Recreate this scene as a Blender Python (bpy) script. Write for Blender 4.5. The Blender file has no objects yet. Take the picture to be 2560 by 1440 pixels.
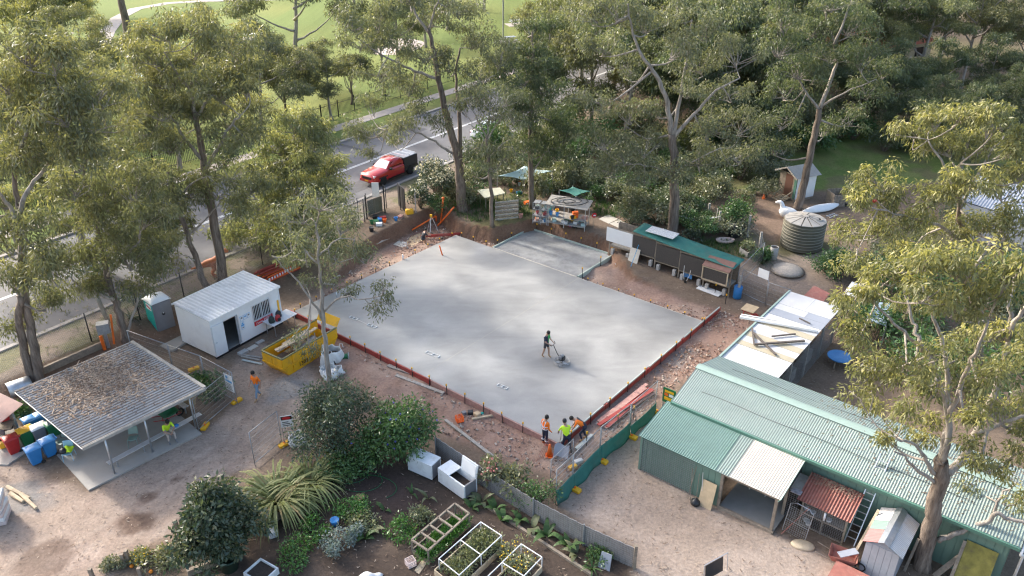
import bpy, bmesh, math, random
import numpy as np
from mathutils import Vector, Matrix, Euler
scene = bpy.context.scene
col = scene.collection
R = math.radians
# camera
CAM_Z, LENS, PITCH = 24.85, 28.0, 28.0
cam_data = bpy.data.cameras.new('camera')
cam_data.lens = LENS; cam_data.sensor_width = 36.0
cam_data.clip_start = 0.5; cam_data.clip_end = 4000
cam = bpy.data.objects.new('camera', cam_data); col.objects.link(cam)
cam.location = (0, 0, CAM_Z); cam.rotation_euler = (R(90 - PITCH), 0, 0)
scene.camera = cam
# sky and sun
SUN_ELEV = R(29); SUN_AZ = math.atan2(-0.80, 0.60)      # direction to the sun, from +Y towards +X
world = bpy.data.worlds.new('World'); scene.world = world; world.use_nodes = True
wn = world.node_tree.nodes; wl = world.node_tree.links
sky = wn.new('ShaderNodeTexSky'); sky.sky_type = 'NISHITA'; sky.sun_disc = False
sky.sun_elevation = SUN_ELEV; sky.sun_rotation = SUN_AZ
sky.air_density = 1.0; sky.dust_density = 4.0; sky.ozone_density = 0.8
wn['Background'].inputs['Strength'].default_value = 0.15
wl.new(sky.outputs['Color'], wn['Background'].inputs['Color'])
sun_data = bpy.data.lights.new('sun', 'SUN'); sun_data.energy = 1.7; sun_data.angle = R(4.0)
sun_data.color = (1.0, 0.97, 0.92)
sun = bpy.data.objects.new('sun', sun_data); col.objects.link(sun)
_d = Vector((math.sin(SUN_AZ) * math.cos(SUN_ELEV), math.cos(SUN_AZ) * math.cos(SUN_ELEV), math.sin(SUN_ELEV)))
sun.location = (-60, 60, 60); sun.rotation_euler = _d.to_track_quat('Z', 'Y').to_euler()
# exposure
vs = scene.view_settings
vs.view_transform = 'Standard'; vs.look = 'None'; vs.gamma = 1.0; vs.use_curve_mapping = False
vs.exposure = 1.58
scene.cycles.use_denoising = True; scene.cycles.pixel_filter_type = 'BLACKMAN_HARRIS'; scene.cycles.filter_width = 1.25; scene.cycles.sample_clamp_indirect = 6
scene.cycles.max_bounces = 8; scene.cycles.diffuse_bounces = 5; scene.cycles.glossy_bounces = 3
scene.cycles.transparent_max_bounces = 10; scene.cycles.transmission_bounces = 5
scene.cycles.caustics_reflective = False; scene.cycles.caustics_refractive = False
# survey: picture points of the photograph to places on the ground
FPX = LENS / 36.0 * 2560
_c, _s = math.cos(R(PITCH)), math.sin(R(PITCH))
def at(u, v, z=0.0):
 x = (u - 1280) / FPX; y = -(v - 720) / FPX
 dx, dy, dz = x, _c + y * _s, -_s + y * _c
 t = (z - CAM_Z) / dz
 return Vector((dx * t, dy * t, z))
def sstep(a, b, x):
 t = np.clip((x - a) / (b - a), 0, 1); return t * t * (3 - 2 * t)
def sdist(poly, X, Y):
 """signed distance to a polygon, positive inside"""
 d = np.full(X.shape, 1e9); inside = np.zeros(X.shape, bool); n = len(poly)
 for i in range(n):
  ax, ay = poly[i][0], poly[i][1]; bx, by = poly[(i + 1) % n][0], poly[(i + 1) % n][1]
  ex, ey = bx - ax, by - ay; L = ex * ex + ey * ey + 1e-12
  t = np.clip(((X - ax) * ex + (Y - ay) * ey) / L, 0, 1)
  d = np.minimum(d, np.hypot(X - ax - t * ex, Y - ay - t * ey))
  cond = ((ay > Y) != (by > Y)) & (X < (bx - ax) * (Y - ay) / (by - ay + 1e-12) + ax)
  inside ^= cond
 return np.where(inside, d, -d)
SA = Vector((-13.54, 43.01, 0)); E1 = Vector((0.777, -0.629, 0)); E2 = Vector((0.629, 0.777, 0))
SL_U, SL_V, SL_Z = 20.28, 14.85, 0.35
def uv(u, v, z=0.0): return SA + E1 * u + E2 * v + Vector((0, 0, z))
PAD = [at(*p) for p in ((800, 720, .5), (880, 645, .8), (923, 600, 1.), (1075, 524, 1.1), (1110, 528, 1.1), (1140, 557, 1.1),
       (1175, 567, 1.), (1230, 580, .9), (1300, 562, 1.), (1345, 552, 1.), (1500, 600, .8), (1535, 640, .6), (1580, 700, .3),
       (1860, 790, .1), (1960, 860, 0), (1700, 960, 0), (1420, 1200, 0), (1100, 1090, 0), (720, 860, 0))]
RC = Vector((-14.36, 67.32, 0)); RD = Vector((0.583, 0.8125, 0)); RN = Vector((-0.8125, 0.583, 0))   # road centre line, its direction, across it
def rd(s, w, z=1.1): return RC + RD * s + RN * w + Vector((0, 0, z))
def natural(X, Y):
 w = (X - RC.x) * RN.x + (Y - RC.y) * RN.y
 return 1.1 * np.maximum(sstep(43.5, 55.5, Y), sstep(-12.0, -8.6, w))
def hz_np(X, Y):
 n = natural(X, Y)
 w = sstep(-0.25, 0.15, sdist(PAD, X, Y))
 return n * (1 - w) + 0.02 * w
def hz(x, y):
 return float(hz_np(np.array([float(x)]), np.array([float(y)]))[0])
def G(u, v, dz=0.0):
 """place on the terrain seen at a picture point"""
 z = 0.0
 for _ in range(6):
  p = at(u, v, z); z = 0.5 * z + 0.5 * hz(p.x, p.y) if _ > 2 else hz(p.x, p.y)
 p = at(u, v, hz(p.x, p.y)); p.z += dz
 return p
# mesh helpers
class MB:
 def __init__(s): s.v = []; s.f = []; s.mi = []; s.cur = 0
 def add(s, vs, fs):
  o = len(s.v); s.v += [tuple(p) for p in vs]
  for f in fs: s.f.append(tuple(i + o for i in f)); s.mi.append(s.cur)
  return s
 def m(s, i): s.cur = i; return s
 def box(s, x0, y0, z0, x1, y1, z1):
  v = [(x, y, z) for z in (z0, z1) for y in (y0, y1) for x in (x0, x1)]
  return s.add(v, [(0, 2, 3, 1), (4, 5, 7, 6), (0, 1, 5, 4), (2, 6, 7, 3), (0, 4, 6, 2), (1, 3, 7, 5)])
 def obox(s, c, size, rot=(0, 0, 0)):
  M = Euler(rot).to_matrix(); c = Vector(c); h = Vector(size) / 2
  v = [c + M @ Vector((x * h.x, y * h.y, z * h.z)) for z in (-1, 1) for y in (-1, 1) for x in (-1, 1)]
  return s.add(v, [(0, 2, 3, 1), (4, 5, 7, 6), (0, 1, 5, 4), (2, 6, 7, 3), (0, 4, 6, 2), (1, 3, 7, 5)])
 def bar(s, a, b, w, h=None, up=(0, 0, 1)):
  a = Vector(a); b = Vector(b); h = h or w
  d = (b - a).normalized(); u = Vector(up)
  if abs(d.dot(u)) > .97: u = Vector((1, 0, 0))
  x = d.cross(u).normalized() * (w / 2); y = x.cross(d).normalized() * (h / 2)
  v = [a - x - y, a + x - y, a + x + y, a - x + y, b - x - y, b + x - y, b + x + y, b - x + y]
  return s.add(v, [(0, 3, 2, 1), (4, 5, 6, 7), (0, 1, 5, 4), (1, 2, 6, 5), (2, 3, 7, 6), (3, 0, 4, 7)])
 def tube(s, pts, r, n=8, cap=True):
  pts = [Vector(p) for p in pts]; k = len(pts)
  rr = list(r) if hasattr(r, '__len__') else [r] * k
  o = len(s.v); px = None
  for i, p in enumerate(pts):
   d = (pts[min(i + 1, k - 1)] - pts[max(i - 1, 0)])
   d = d.normalized() if d.length > 1e-9 else Vector((0, 0, 1))
   if px is None:
    a = Vector((0, 0, 1)) if abs(d.z) < .9 else Vector((1, 0, 0)); px = a.cross(d).normalized()
   else:
    px = (px - d * px.dot(d)); px = px.normalized() if px.length > 1e-6 else Vector((1, 0, 0))
   py = d.cross(px)
   for j in range(n):
    t = 2 * math.pi * j / n; s.v.append(tuple(p + (px * math.cos(t) + py * math.sin(t)) * rr[i]))
  for i in range(k - 1):
   for j in range(n):
    a = o + i * n + j; b = o + i * n + (j + 1) % n
    s.f.append((a, b, b + n, a + n)); s.mi.append(s.cur)
  if cap:
   s.f.append(tuple(o + j for j in reversed(range(n)))); s.mi.append(s.cur)
   s.f.append(tuple(o + (k - 1) * n + j for j in range(n))); s.mi.append(s.cur)
  return s
 def prism(s, poly, z0, z1):
  n = len(poly)
  a = sum(poly[i][0] * poly[(i + 1) % n][1] - poly[(i + 1) % n][0] * poly[i][1] for i in range(n))
  if a < 0: poly = list(reversed(poly))
  v = [(p[0], p[1], z0) for p in poly] + [(p[0], p[1], z1) for p in poly]
  return s.add(v, [tuple(reversed(range(n))), tuple(range(n, 2 * n))] + [(i, (i + 1) % n, n + (i + 1) % n, n + i) for i in range(n)])
 def plate(s, pts, t):
  """a flat polygon in space given real thickness t along its normal"""
  pts = [Vector(p) for p in pts]; nrm = (pts[1] - pts[0]).cross(pts[-1] - pts[0]).normalized() * t
  n = len(pts); v = pts + [p + nrm for p in pts]
  return s.add(v, [tuple(reversed(range(n))), tuple(range(n, 2 * n))] + [(i, (i + 1) % n, n + (i + 1) % n, n + i) for i in range(n)])
 def lathe(s, prof, n=20, c=(0, 0, 0)):
  o = len(s.v); c = Vector(c)
  for r, z in prof:
   for j in range(n):
    t = 2 * math.pi * j / n; s.v.append((c.x + r * math.cos(t), c.y + r * math.sin(t), c.z + z))
  for i in range(len(prof) - 1):
   for j in range(n):
    a = o + i * n + j; b = o + i * n + (j + 1) % n
    s.f.append((a, b, b + n, a + n)); s.mi.append(s.cur)
  s.f.append(tuple(o + j for j in reversed(range(n)))); s.mi.append(s.cur)
  s.f.append(tuple(o + (len(prof) - 1) * n + j for j in range(n))); s.mi.append(s.cur)
  return s
 def corr(s, a, b, c, d, pitch=.15, amp=.02, t=.012):
  """corrugated sheet: a-b runs across the ribs, a-d along them; lower skin gives it thickness"""
  a, b, c, d = map(Vector, (a, b, c, d)); L = (b - a).length
  k_ = max(2, round(L / pitch)); pitch = L / k_; n = 4 * k_; nrm = (b - a).cross(d - a).normalized()
  o = len(s.v)
  for off in (0, -t):
   for i in range(n + 1):
    f = i / n; w = nrm * (amp * math.cos(2 * math.pi * f * L / pitch) + off)
    s.v.append(tuple(a.lerp(b, f) + w)); s.v.append(tuple(d.lerp(c, f) + w))
  k = 2 * (n + 1)
  for i in range(n):
   p = o + 2 * i
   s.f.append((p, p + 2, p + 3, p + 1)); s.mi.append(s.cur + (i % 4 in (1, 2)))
   q = p + k
   s.f.append((q, q + 1, q + 3, q + 2)); s.mi.append(s.cur)
   s.f.append((p, q, q + 2, p + 2)); s.mi.append(s.cur)
   s.f.append((p + 1, p + 3, q + 3, q + 1)); s.mi.append(s.cur)
  return s
 def sheet(s, fn, nu, nv, t=.02):
  """a curved cloth or panel: fn(u,v)->point, doubled with thickness t below"""
  o = len(s.v)
  P = [[Vector(fn(i / nu, j / nv)) for j in range(nv + 1)] for i in range(nu + 1)]
  for off in (0, t):
   for i in range(nu + 1):
    for j in range(nv + 1):
     du = P[min(i + 1, nu)][j] - P[max(i - 1, 0)][j]; dv = P[i][min(j + 1, nv)] - P[i][max(j - 1, 0)]
     n = du.cross(dv); n = n.normalized() if n.length > 1e-9 else Vector((0, 0, 1))
     s.v.append(tuple(P[i][j] - n * off))
  k = (nu + 1) * (nv + 1); w = nv + 1
  for i in range(nu):
   for j in range(nv):
    q = (o + i * w + j, o + (i + 1) * w + j, o + (i + 1) * w + j + 1, o + i * w + j + 1)
    s.f.append(q); s.mi.append(s.cur)
    s.f.append(tuple(x + k for x in reversed(q))); s.mi.append(s.cur)
  edge = [(i, 0) for i in range(nu + 1)] + [(nu, j) for j in range(1, nv + 1)] + [(i, nv) for i in range(nu - 1, -1, -1)] + [(0, j) for j in range(nv - 1, 0, -1)]
  ids = [o + i * w + j for i, j in edge]
  for q in range(len(ids)):
   a, b = ids[q], ids[(q + 1) % len(ids)]
   s.f.append((a, a + k, b + k, b)); s.mi.append(s.cur)
  return s
 def mesh(s, name, mat=None, smooth=False, sub=None):
  me = bpy.data.meshes.new(name)
  v = s.v if sub is None else [(x - sub[0], y - sub[1], z - sub[2]) for x, y, z in s.v]
  me.from_pydata(v, [], s.f)
  mats = mat if isinstance(mat, (list, tuple)) else [mat]
  for q in mats:
   if q is not None: me.materials.append(q)
  if len(mats) > 1: me.polygons.foreach_set('material_index', s.mi)
  if smooth: me.polygons.foreach_set('use_smooth', [True] * len(me.polygons))
  me.update(); return me
 def build(s, name, mat, parent=None, smooth=False, world=False, loc=None, rz=0.0):
  """parent given: a part (world=True when its coordinates are world ones). No parent: origin at the base."""
  sub = None
  if parent is not None and world:
   p = parent; sub = Vector((0, 0, 0))
   while p is not None: sub = sub + p.location; p = p.parent
  elif parent is None and loc is None:
   xs = [q[0] for q in s.v]; ys = [q[1] for q in s.v]; z = min(q[2] for q in s.v)
   loc = sub = Vector(((min(xs) + max(xs)) / 2, (min(ys) + max(ys)) / 2, z))
  o = bpy.data.objects.new(name, s.mesh(name, mat, smooth, sub)); col.objects.link(o)
  if parent is not None:
   o.parent = parent
  if loc is not None: o.location = loc
  if rz: o.rotation_euler = (0, 0, rz)
  return o
def tag(o, label=None, cat=None, group=None, kind=None):
 if label: o['label'] = label
 if cat: o['category'] = cat
 if group: o['group'] = group
 if kind: o['kind'] = kind
 return o
def thing(name, label, cat, loc=(0, 0, 0), rz=0.0, group=None):
 o = bpy.data.objects.new(name, None); col.objects.link(o)
 o.empty_display_size = .2; o.location = loc; o.rotation_euler = (0, 0, rz)
 return tag(o, label, cat, group)
def struct(o): o['kind'] = 'structure'; return o
def link_part(name, me, parent, loc=(0, 0, 0), rot=(0, 0, 0), scale=(1, 1, 1)):
 o = bpy.data.objects.new(name, me); col.objects.link(o); o.parent = parent
 o.location = loc; o.rotation_euler = rot; o.scale = scale; return o
def copy_tree(o, parent=None, **kw):
 c = o.copy(); col.objects.link(c); c.parent = parent
 for ch in list(o.children): copy_tree(ch, c)
 if 'loc' in kw: c.location = kw['loc']
 if 'rz' in kw: c.rotation_euler = (0, 0, kw['rz'])
 if 'scale' in kw: c.scale = (kw['scale'],) * 3
 tag(c, kw.get('label'), None, kw.get('group')); return c
def bevel(o, w=.02, seg=2):
 m = o.modifiers.new('bevel', 'BEVEL'); m.width = w; m.segments = seg; m.limit_method = 'ANGLE'; m.angle_limit = R(40); return o
def heading(a, b): return math.atan2(b[1] - a[1], b[0] - a[0])
# materials
def _nt(name):
 m = bpy.data.materials.new(name); m.use_nodes = True
 nt = m.node_tree; return m, nt, nt.nodes, nt.links, nt.nodes['Principled BSDF']
def mat(name, c, rough=.6, var=.18, scale=3.0, metal=0.0, bump=0.0, bscale=40., spec=.5, dirt=None, dirt_amt=.5, dscale=1.2, coat=0.0, trans=0.0):
 """base colour with two octaves of procedural mottling, optional dirt colour in blotches and fine relief"""
 m, nt, N, L, P = _nt(name)
 geo = N.new('ShaderNodeNewGeometry')
 n1 = N.new('ShaderNodeTexNoise'); n1.inputs['Scale'].default_value = scale; n1.inputs['Detail'].default_value = 6; n1.inputs['Roughness'].default_value = .65
 L.new(geo.outputs['Position'], n1.inputs['Vector'])
 mr = N.new('ShaderNodeMapRange'); mr.inputs['From Min'].default_value = .28; mr.inputs['From Max'].default_value = .72
 mr.inputs['To Min'].default_value = 1 - var; mr.inputs['To Max'].default_value = 1 + var
 L.new(n1.outputs['Fac'], mr.inputs['Value'])
 mul = N.new('ShaderNodeVectorMath'); mul.operation = 'SCALE'; mul.inputs[0].default_value = c[:3]
 L.new(mr.outputs['Result'], mul.inputs['Scale']); out = mul.outputs['Vector']
 if dirt:
  n2 = N.new('ShaderNodeTexNoise'); n2.inputs['Scale'].default_value = dscale; n2.inputs['Detail'].default_value = 8; n2.inputs['Roughness'].default_value = .7
  L.new(geo.outputs['Position'], n2.inputs['Vector'])
  r2 = N.new('ShaderNodeMapRange'); r2.inputs['From Min'].default_value = .5; r2.inputs['From Max'].default_value = .68
  r2.inputs['To Max'].default_value = dirt_amt; L.new(n2.outputs['Fac'], r2.inputs['Value'])
  mx = N.new('ShaderNodeMix'); mx.data_type = 'RGBA'; L.new(r2.outputs['Result'], mx.inputs['Factor'])
  L.new(out, mx.inputs[6]); mx.inputs[7].default_value = (*dirt, 1); out = mx.outputs[2]
 L.new(out, P.inputs['Base Color'])
 P.inputs['Roughness'].default_value = rough; P.inputs['Metallic'].default_value = metal
 P.inputs['Specular IOR Level'].default_value = spec; P.inputs['Coat Weight'].default_value = coat
 if trans: P.inputs['Transmission Weight'].default_value = trans
 if bump:
  n3 = N.new('ShaderNodeTexNoise'); n3.inputs['Scale'].default_value = bscale; n3.inputs['Detail'].default_value = 5
  L.new(geo.outputs['Position'], n3.inputs['Vector'])
  b = N.new('ShaderNodeBump'); b.inputs['Strength'].default_value = bump; b.inputs['Distance'].default_value = .05
  L.new(n3.outputs['Fac'], b.inputs['Height']); L.new(b.outputs['Normal'], P.inputs['Normal'])
 return m
def leaf_mat(name, trans=.42, rough=.45, spec=.5, tint=(1.12, 1.15, .6)):
 """leaf colour comes per leaf from the mesh; light also passes through the blade"""
 m, nt, N, L, P = _nt(name)
 a = N.new('ShaderNodeAttribute'); a.attribute_name = 'leaf'
 L.new(a.outputs['Color'], P.inputs['Base Color'])
 P.inputs['Roughness'].default_value = rough; P.inputs['Specular IOR Level'].default_value = spec
 t = N.new('ShaderNodeBsdfTranslucent'); mu = N.new('ShaderNodeVectorMath'); mu.operation = 'MULTIPLY'; mu.inputs[1].default_value = tint
 L.new(a.outputs['Color'], mu.inputs[0]); L.new(mu.outputs['Vector'], t.inputs['Color'])
 mix = N.new('ShaderNodeMixShader'); mix.inputs['Fac'].default_value = trans
 L.new(P.outputs['BSDF'], mix.inputs[1]); L.new(t.outputs['BSDF'], mix.inputs[2])
 L.new(mix.outputs['Shader'], N['Material Output'].inputs['Surface']); return m
def bark_mat(name, c1, c2, scale=2.2):
 m, nt, N, L, P = _nt(name)
 geo = N.new('ShaderNodeNewGeometry'); mp = N.new('ShaderNodeMapping'); mp.inputs['Scale'].default_value = (3.5, 3.5, .45)
 L.new(geo.outputs['Position'], mp.inputs['Vector'])
 n = N.new('ShaderNodeTexNoise'); n.inputs['Scale'].default_value = scale; n.inputs['Detail'].default_value = 8; n.inputs['Roughness'].default_value = .7
 L.new(mp.outputs['Vector'], n.inputs['Vector'])
 cr = N.new('ShaderNodeValToRGB'); cr.color_ramp.elements[0].position = .36; cr.color_ramp.elements[1].position = .64
 cr.color_ramp.elements[0].color = (*c1, 1); cr.color_ramp.elements[1].color = (*c2, 1)
 L.new(n.outputs['Fac'], cr.inputs['Fac']); L.new(cr.outputs['Color'], P.inputs['Base Color'])
 b = N.new('ShaderNodeBump'); b.inputs['Strength'].default_value = .8; b.inputs['Distance'].default_value = .06
 L.new(n.outputs['Fac'], b.inputs['Height']); L.new(b.outputs['Normal'], P.inputs['Normal'])
 P.inputs['Roughness'].default_value = .85; return m
M = {}
M['steel'] = mat('galvanised_steel', (.52, .54, .56), .38, .15, 6, metal=.75)
M['steel_dull'] = mat('dull_steel', (.34, .35, .36), .55, .2, 6, metal=.5)
M['alu'] = mat('aluminium', (.78, .79, .80), .35, .08, 4, metal=.5)
M['black'] = mat('black_paint', (.018, .018, .02), .5, .2, 5)
M['black_plastic'] = mat('black_plastic', (.022, .023, .026), .45, .2, 5)
M['white'] = mat('white_paint', (.84, .84, .83), .45, .04, 1.5, dirt=(.62, .60, .57), dirt_amt=.3, dscale=1.4)
M['white_clean'] = mat('white_panel', (.82, .82, .81), .4, .04, 2)
M['fridge'] = mat('freezer_enamel', (.80, .82, .82), .35, .04, 3, dirt=(.45, .42, .36), dirt_amt=.4, dscale=2.4)
M['timber'] = mat('weathered_timber', (.27, .22, .17), .8, .35, 5, bump=.3, dirt=(.13, .13, .08), dirt_amt=.5)
M['timber_pale'] = mat('pale_timber', (.52, .42, .29), .75, .2, 5, dirt=(.32, .25, .17), dirt_amt=.5)
M['timber_grey'] = mat('grey_timber', (.38, .35, .31), .85, .25, 6, bump=.3)
M['ply'] = mat('plywood', (.56, .43, .27), .7, .14, 4, dirt=(.40, .30, .19), dirt_amt=.4)
M['ply_pale'] = mat('pale_sheet', (.60, .55, .47), .75, .12, 4)
M['red_timber'] = mat('red_formwork', (.36, .055, .045), .6, .22, 4, dirt=(.26, .17, .14), dirt_amt=.45)
M['pink_timber'] = mat('pink_formwork', (.44, .24, .20), .7, .25, 5, dirt=(.42, .30, .25), dirt_amt=.6, dscale=2.5)
M['green_steel'] = mat('green_sheet', (.15, .245, .195), .5, .07, 1.0, dirt=(.17, .23, .18), dirt_amt=.35)
M['yellow'] = mat('yellow_paint', (.80, .42, .015), .42, .07, 2, dirt=(.40, .22, .06), dirt_amt=.6, dscale=2.2)
M['yellow_plastic'] = mat('yellow_plastic', (.82, .44, .02), .5, .08, 3)
M['orange'] = mat('orange_plastic', (.85, .16, .02), .5, .08, 3)
M['red'] = mat('red_plastic', (.42, .025, .025), .45, .1, 3)
M['red_gloss'] = mat('red_car_paint', (.50, .016, .014), .3, .04, 2, coat=.9)
M['blue'] = mat('blue_plastic', (.03, .20, .50), .4, .1, 3)
M['blue_lid'] = mat('blue_bin_lid', (.10, .30, .60), .28, .1, 3)
M['teal'] = mat('teal_plastic', (.01, .36, .31), .45, .08, 2)
M['green_plastic'] = mat('green_plastic', (.02, .16, .06), .45, .12, 3)
M['grey_plastic'] = mat('grey_plastic', (.20, .20, .21), .5, .1, 2)
M['rubber'] = mat('rubber', (.02, .02, .02), .8, .2, 6)
M['glass_dark'] = mat('dark_glass', (.012, .014, .016), .08, .1, 2, spec=.8)
M['concrete'] = mat('plain_concrete', (.40, .37, .33), .85, .12, 1.6, bump=.15, dirt=(.30, .25, .20), dirt_amt=.5, dscale=.8)
M['block'] = mat('concrete_block', (.45, .43, .40), .9, .15, 6, bump=.3)
M['soil'] = mat('potting_soil', (.055, .04, .03), .95, .4, 14, bump=.6, bscale=30)
M['cloth_green'] = mat('shade_cloth_green', (.035, .17, .14), .8, .15, 3, dirt=(.10, .15, .12), dirt_amt=.5)
M['cloth_pale'] = mat('shade_cloth_pale', (.42, .55, .53), .8, .06, 2)
M['cloth_white'] = mat('white_cloth', (.72, .72, .70), .8, .06, 3)
M['mesh_dark'] = mat('dark_shade_mesh', (.07, .062, .055), .85, .2, 14)
M['tank'] = mat('olive_tank', (.095, .088, .062), .6, .12, 2)
M['tank_top'] = mat('tank_lid', (.36, .335, .30), .65, .12, 3, dirt=(.34, .31, .27), dirt_amt=.5)
M['rust'] = mat('rusty_iron', (.34, .13, .10), .7, .2, 4, dirt=(.42, .26, .20), dirt_amt=.6, dscale=3)
M['leather'] = mat('tan_boot', (.40, .25, .13), .7, .15, 10)
LEAF = leaf_mat('gum_leaf'); LEAF_DARK = leaf_mat('glossy_leaf', .2, .38, .55, (1.1, 1.2, .5)); BLADE = leaf_mat('grass_blade', .35, .5, .4, (1.1, 1.1, .6))
BARK = bark_mat('rough_bark', (.085, .062, .048), (.27, .215, .17)); BARK_PALE = bark_mat('smooth_bark', (.21, .178, .15), (.45, .40, .345), 1.6)
# ================================================================== THE SETTING
rngG = np.random.default_rng(5)
def vnoise(X, Y, sc, seed):
 """smooth value noise for ragged zone edges and bumps"""
 r = np.random.default_rng(seed); T = r.random((64, 64))
 x = X / sc; y = Y / sc; xi = np.floor(x).astype(int); yi = np.floor(y).astype(int)
 fx = x - xi; fy = y - yi; fx = fx * fx * (3 - 2 * fx); fy = fy * fy * (3 - 2 * fy)
 g = lambda a, b: T[a % 64, b % 64]
 return (g(xi, yi) * (1 - fx) + g(xi + 1, yi) * fx) * (1 - fy) + (g(xi, yi + 1) * (1 - fx) + g(xi + 1, yi + 1) * fx) * fy
def fbm(X, Y, sc, seed): return .55 * vnoise(X, Y, sc, seed) + .3 * vnoise(X, Y, sc / 2.1, seed + 1) + .15 * vnoise(X, Y, sc / 4.3, seed + 2)
def axis(lo, a, b, hi, st):
 core = np.arange(a, b + 1e-6, st); up = [b]; d = st
 while up[-1] < hi: d *= 1.18; up.append(up[-1] + d)
 dn = [a]; d = st
 while dn[-1] > lo: d *= 1.18; dn.append(dn[-1] - d)
 return np.array(sorted(dn[1:]) + list(core) + up[1:])
gx = axis(-1500, -44, 40, 1500, .26); gy = axis(-60, 18, 66, 2500, .26)
X, Y = np.meshgrid(gx, gy)
Z = hz_np(X, Y)
near = 1 - sstep(60, 90, Y)
bump = (fbm(X, Y, 1.6, 3) - .5) * .10 + (fbm(X, Y, .6, 8) - .5) * .05
sd_pad = sdist(PAD, X, Y)
padw = sstep(-.2, .6, sd_pad)
U = (X - SA.x) * E1.x + (Y - SA.y) * E1.y; V = (X - SA.x) * E2.x + (Y - SA.y) * E2.y
W = (X - RC.x) * RN.x + (Y - RC.y) * RN.y
spoil = .26 * np.exp(-(((U - 12.2) / 2.6) ** 2 + ((V - 17.3) / 1.1) ** 2)) + .22 * np.exp(-(((U - 15.5) / 2.2) ** 2 + ((V - 16.6) / .9) ** 2)) \
 + .25 * np.exp(-(((U - 8.5) / 3.0) ** 2 + ((V + 1.6) / .7) ** 2))
Z = Z + bump * near * (.35 + .9 * padw) + spoil * (.2 + 1.6 * fbm(X, Y, .7, 12))
Z = np.where((U > -.25) & (U < SL_U + .25) & (V > -.25) & (V < SL_V + .25), np.minimum(Z, .06), Z)
Z = np.where((W > -7) & (W < 7), 1.04, Z)
Z = np.where(W > 7, 1.1, Z)
def zone(pxs, soft=.35, rag=.9, seed=1, sc=1.6, world=False):
 poly = pxs if world else [G(*p) for p in pxs]
 return sstep(-soft, soft, sdist(poly, X, Y) + (fbm(X, Y, sc, seed) - .5) * 2 * rag)
def blend(C, w, c): return C * (1 - w[..., None]) + np.array(c) * w[..., None]
C = np.zeros(X.shape + (3,)) + np.array((.20, .148, .108))                        # leaf litter and mulch
C = blend(C, sstep(.5, .62, fbm(X, Y, 5, 31)) * .7 * sstep(47, 52, Y), (.12, .125, .045))
lawn = sstep(6.5, 7.5, W + (fbm(X, Y, 2, 40) - .5) * .6)
C = blend(C, lawn, (.165, .215, .06))
C = blend(C, lawn * sstep(.48, .62, fbm(X, Y, 9, 44)) * .7, (.24, .25, .075))
C = blend(C, lawn * sstep(.55, .7, fbm(X, Y, 14, 47)) * .6, (.11, .155, .035))
backlawn = zone([(1560, 520), (1700, 480), (1850, 470), (1950, 480), (2130, 470), (2300, 460), (2560, 420), (2560, 300), (1500, 330)], .6, 1.2, 50, 3)
C = blend(C, backlawn * .9, (.14, .20, .05)); C = blend(C, backlawn * sstep(.46, .6, fbm(X, Y, 1.6, 51)) * .7, (.21, .22, .08)); C = blend(C, backlawn * sstep(.56, .68, fbm(X, Y, 2.8, 52)) * .6, (.16, .13, .08))
verge = sstep(-9.8, -9.0, W + (fbm(X, Y, 1.5, 55) - .5) * 1.2) * sstep(-5.6, -6.4, W)
C = blend(C, verge * .8, (.27, .215, .165)); C = blend(C, verge * sstep(.5, .62, fbm(X, Y, 1.3, 57)) * .6, (.13, .145, .05))
site = sstep(-.3, .5, sd_pad + (fbm(X, Y, 1.2, 60) - .5) * .7)
C = blend(C, site, (.335, .222, .172))
C = blend(C, site * sstep(.50, .66, fbm(X, Y, .9, 63)) * .55, (.235, .145, .105))
C = blend(C, site * sstep(.52, .7, fbm(X, Y, 2.3, 66)) * .6, (.42, .31, .24))
gzx, gzy = np.gradient(hz_np(X, Y)); steep = sstep(.06, .16, np.hypot(gzx, gzy) * near)
C = blend(C, steep * .95, (.20, .115, .075))
rearsoil = zone([(1500, 590), (1560, 650), (1850, 745), (1830, 690), (1560, 600)], .3, .5, 68)
C = blend(C, rearsoil * .6, (.14, .095, .07))
drive = zone([(-400, 1500), (-400, 1150), (0, 1130), (70, 1170), (220, 1232), (500, 1088), (600, 1003), (560, 930), (640, 850), (760, 880), (800, 960), (745, 1060), (650, 1160), (585, 1170), (480, 1260), (420, 1330), (300, 1400), (240, 1500)], .35, .5, 70)
C = blend(C, drive, (.345, .268, .213))
C = blend(C, drive * sstep(.5, .68, fbm(X, Y, 2.6, 72)) * .6, (.42, .335, .28))
C = blend(C, drive * sstep(.55, .7, fbm(X, Y, 1.4, 75)) * .45, (.29, .215, .17))
for rut, off in (([(60, 1500), (200, 1370), (380, 1240), (560, 1110), (650, 1010), (700, 930)], 0), ([(160, 1540), (290, 1400), (450, 1270), (610, 1140), (700, 1030), (740, 940)], 0), ([(1640, 1480), (1640, 1330), (1560, 1220), (1480, 1180)], 0), ([(1760, 1480), (1740, 1340), (1640, 1230), (1540, 1150)], 0)):
 q = [G(*p) for p in rut]; d = np.full(X.shape, 9.)
 for a_, b_ in zip(q[:-1], q[1:]):
  e_ = b_ - a_; t_ = np.clip(((X - a_.x) * e_.x + (Y - a_.y) * e_.y) / (e_.x ** 2 + e_.y ** 2), 0, 1); d = np.minimum(d, np.hypot(X - a_.x - t_ * e_.x, Y - a_.y - t_ * e_.y))
 d = d + (fbm(X, Y, 1.1, 76) - .5) * .25; C = blend(C, sstep(.28, .08, d) * .4, (.27, .20, .16)); C = blend(C, sstep(.1, .0, np.abs(d - .34)) * .35, (.47, .38, .31))
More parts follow.
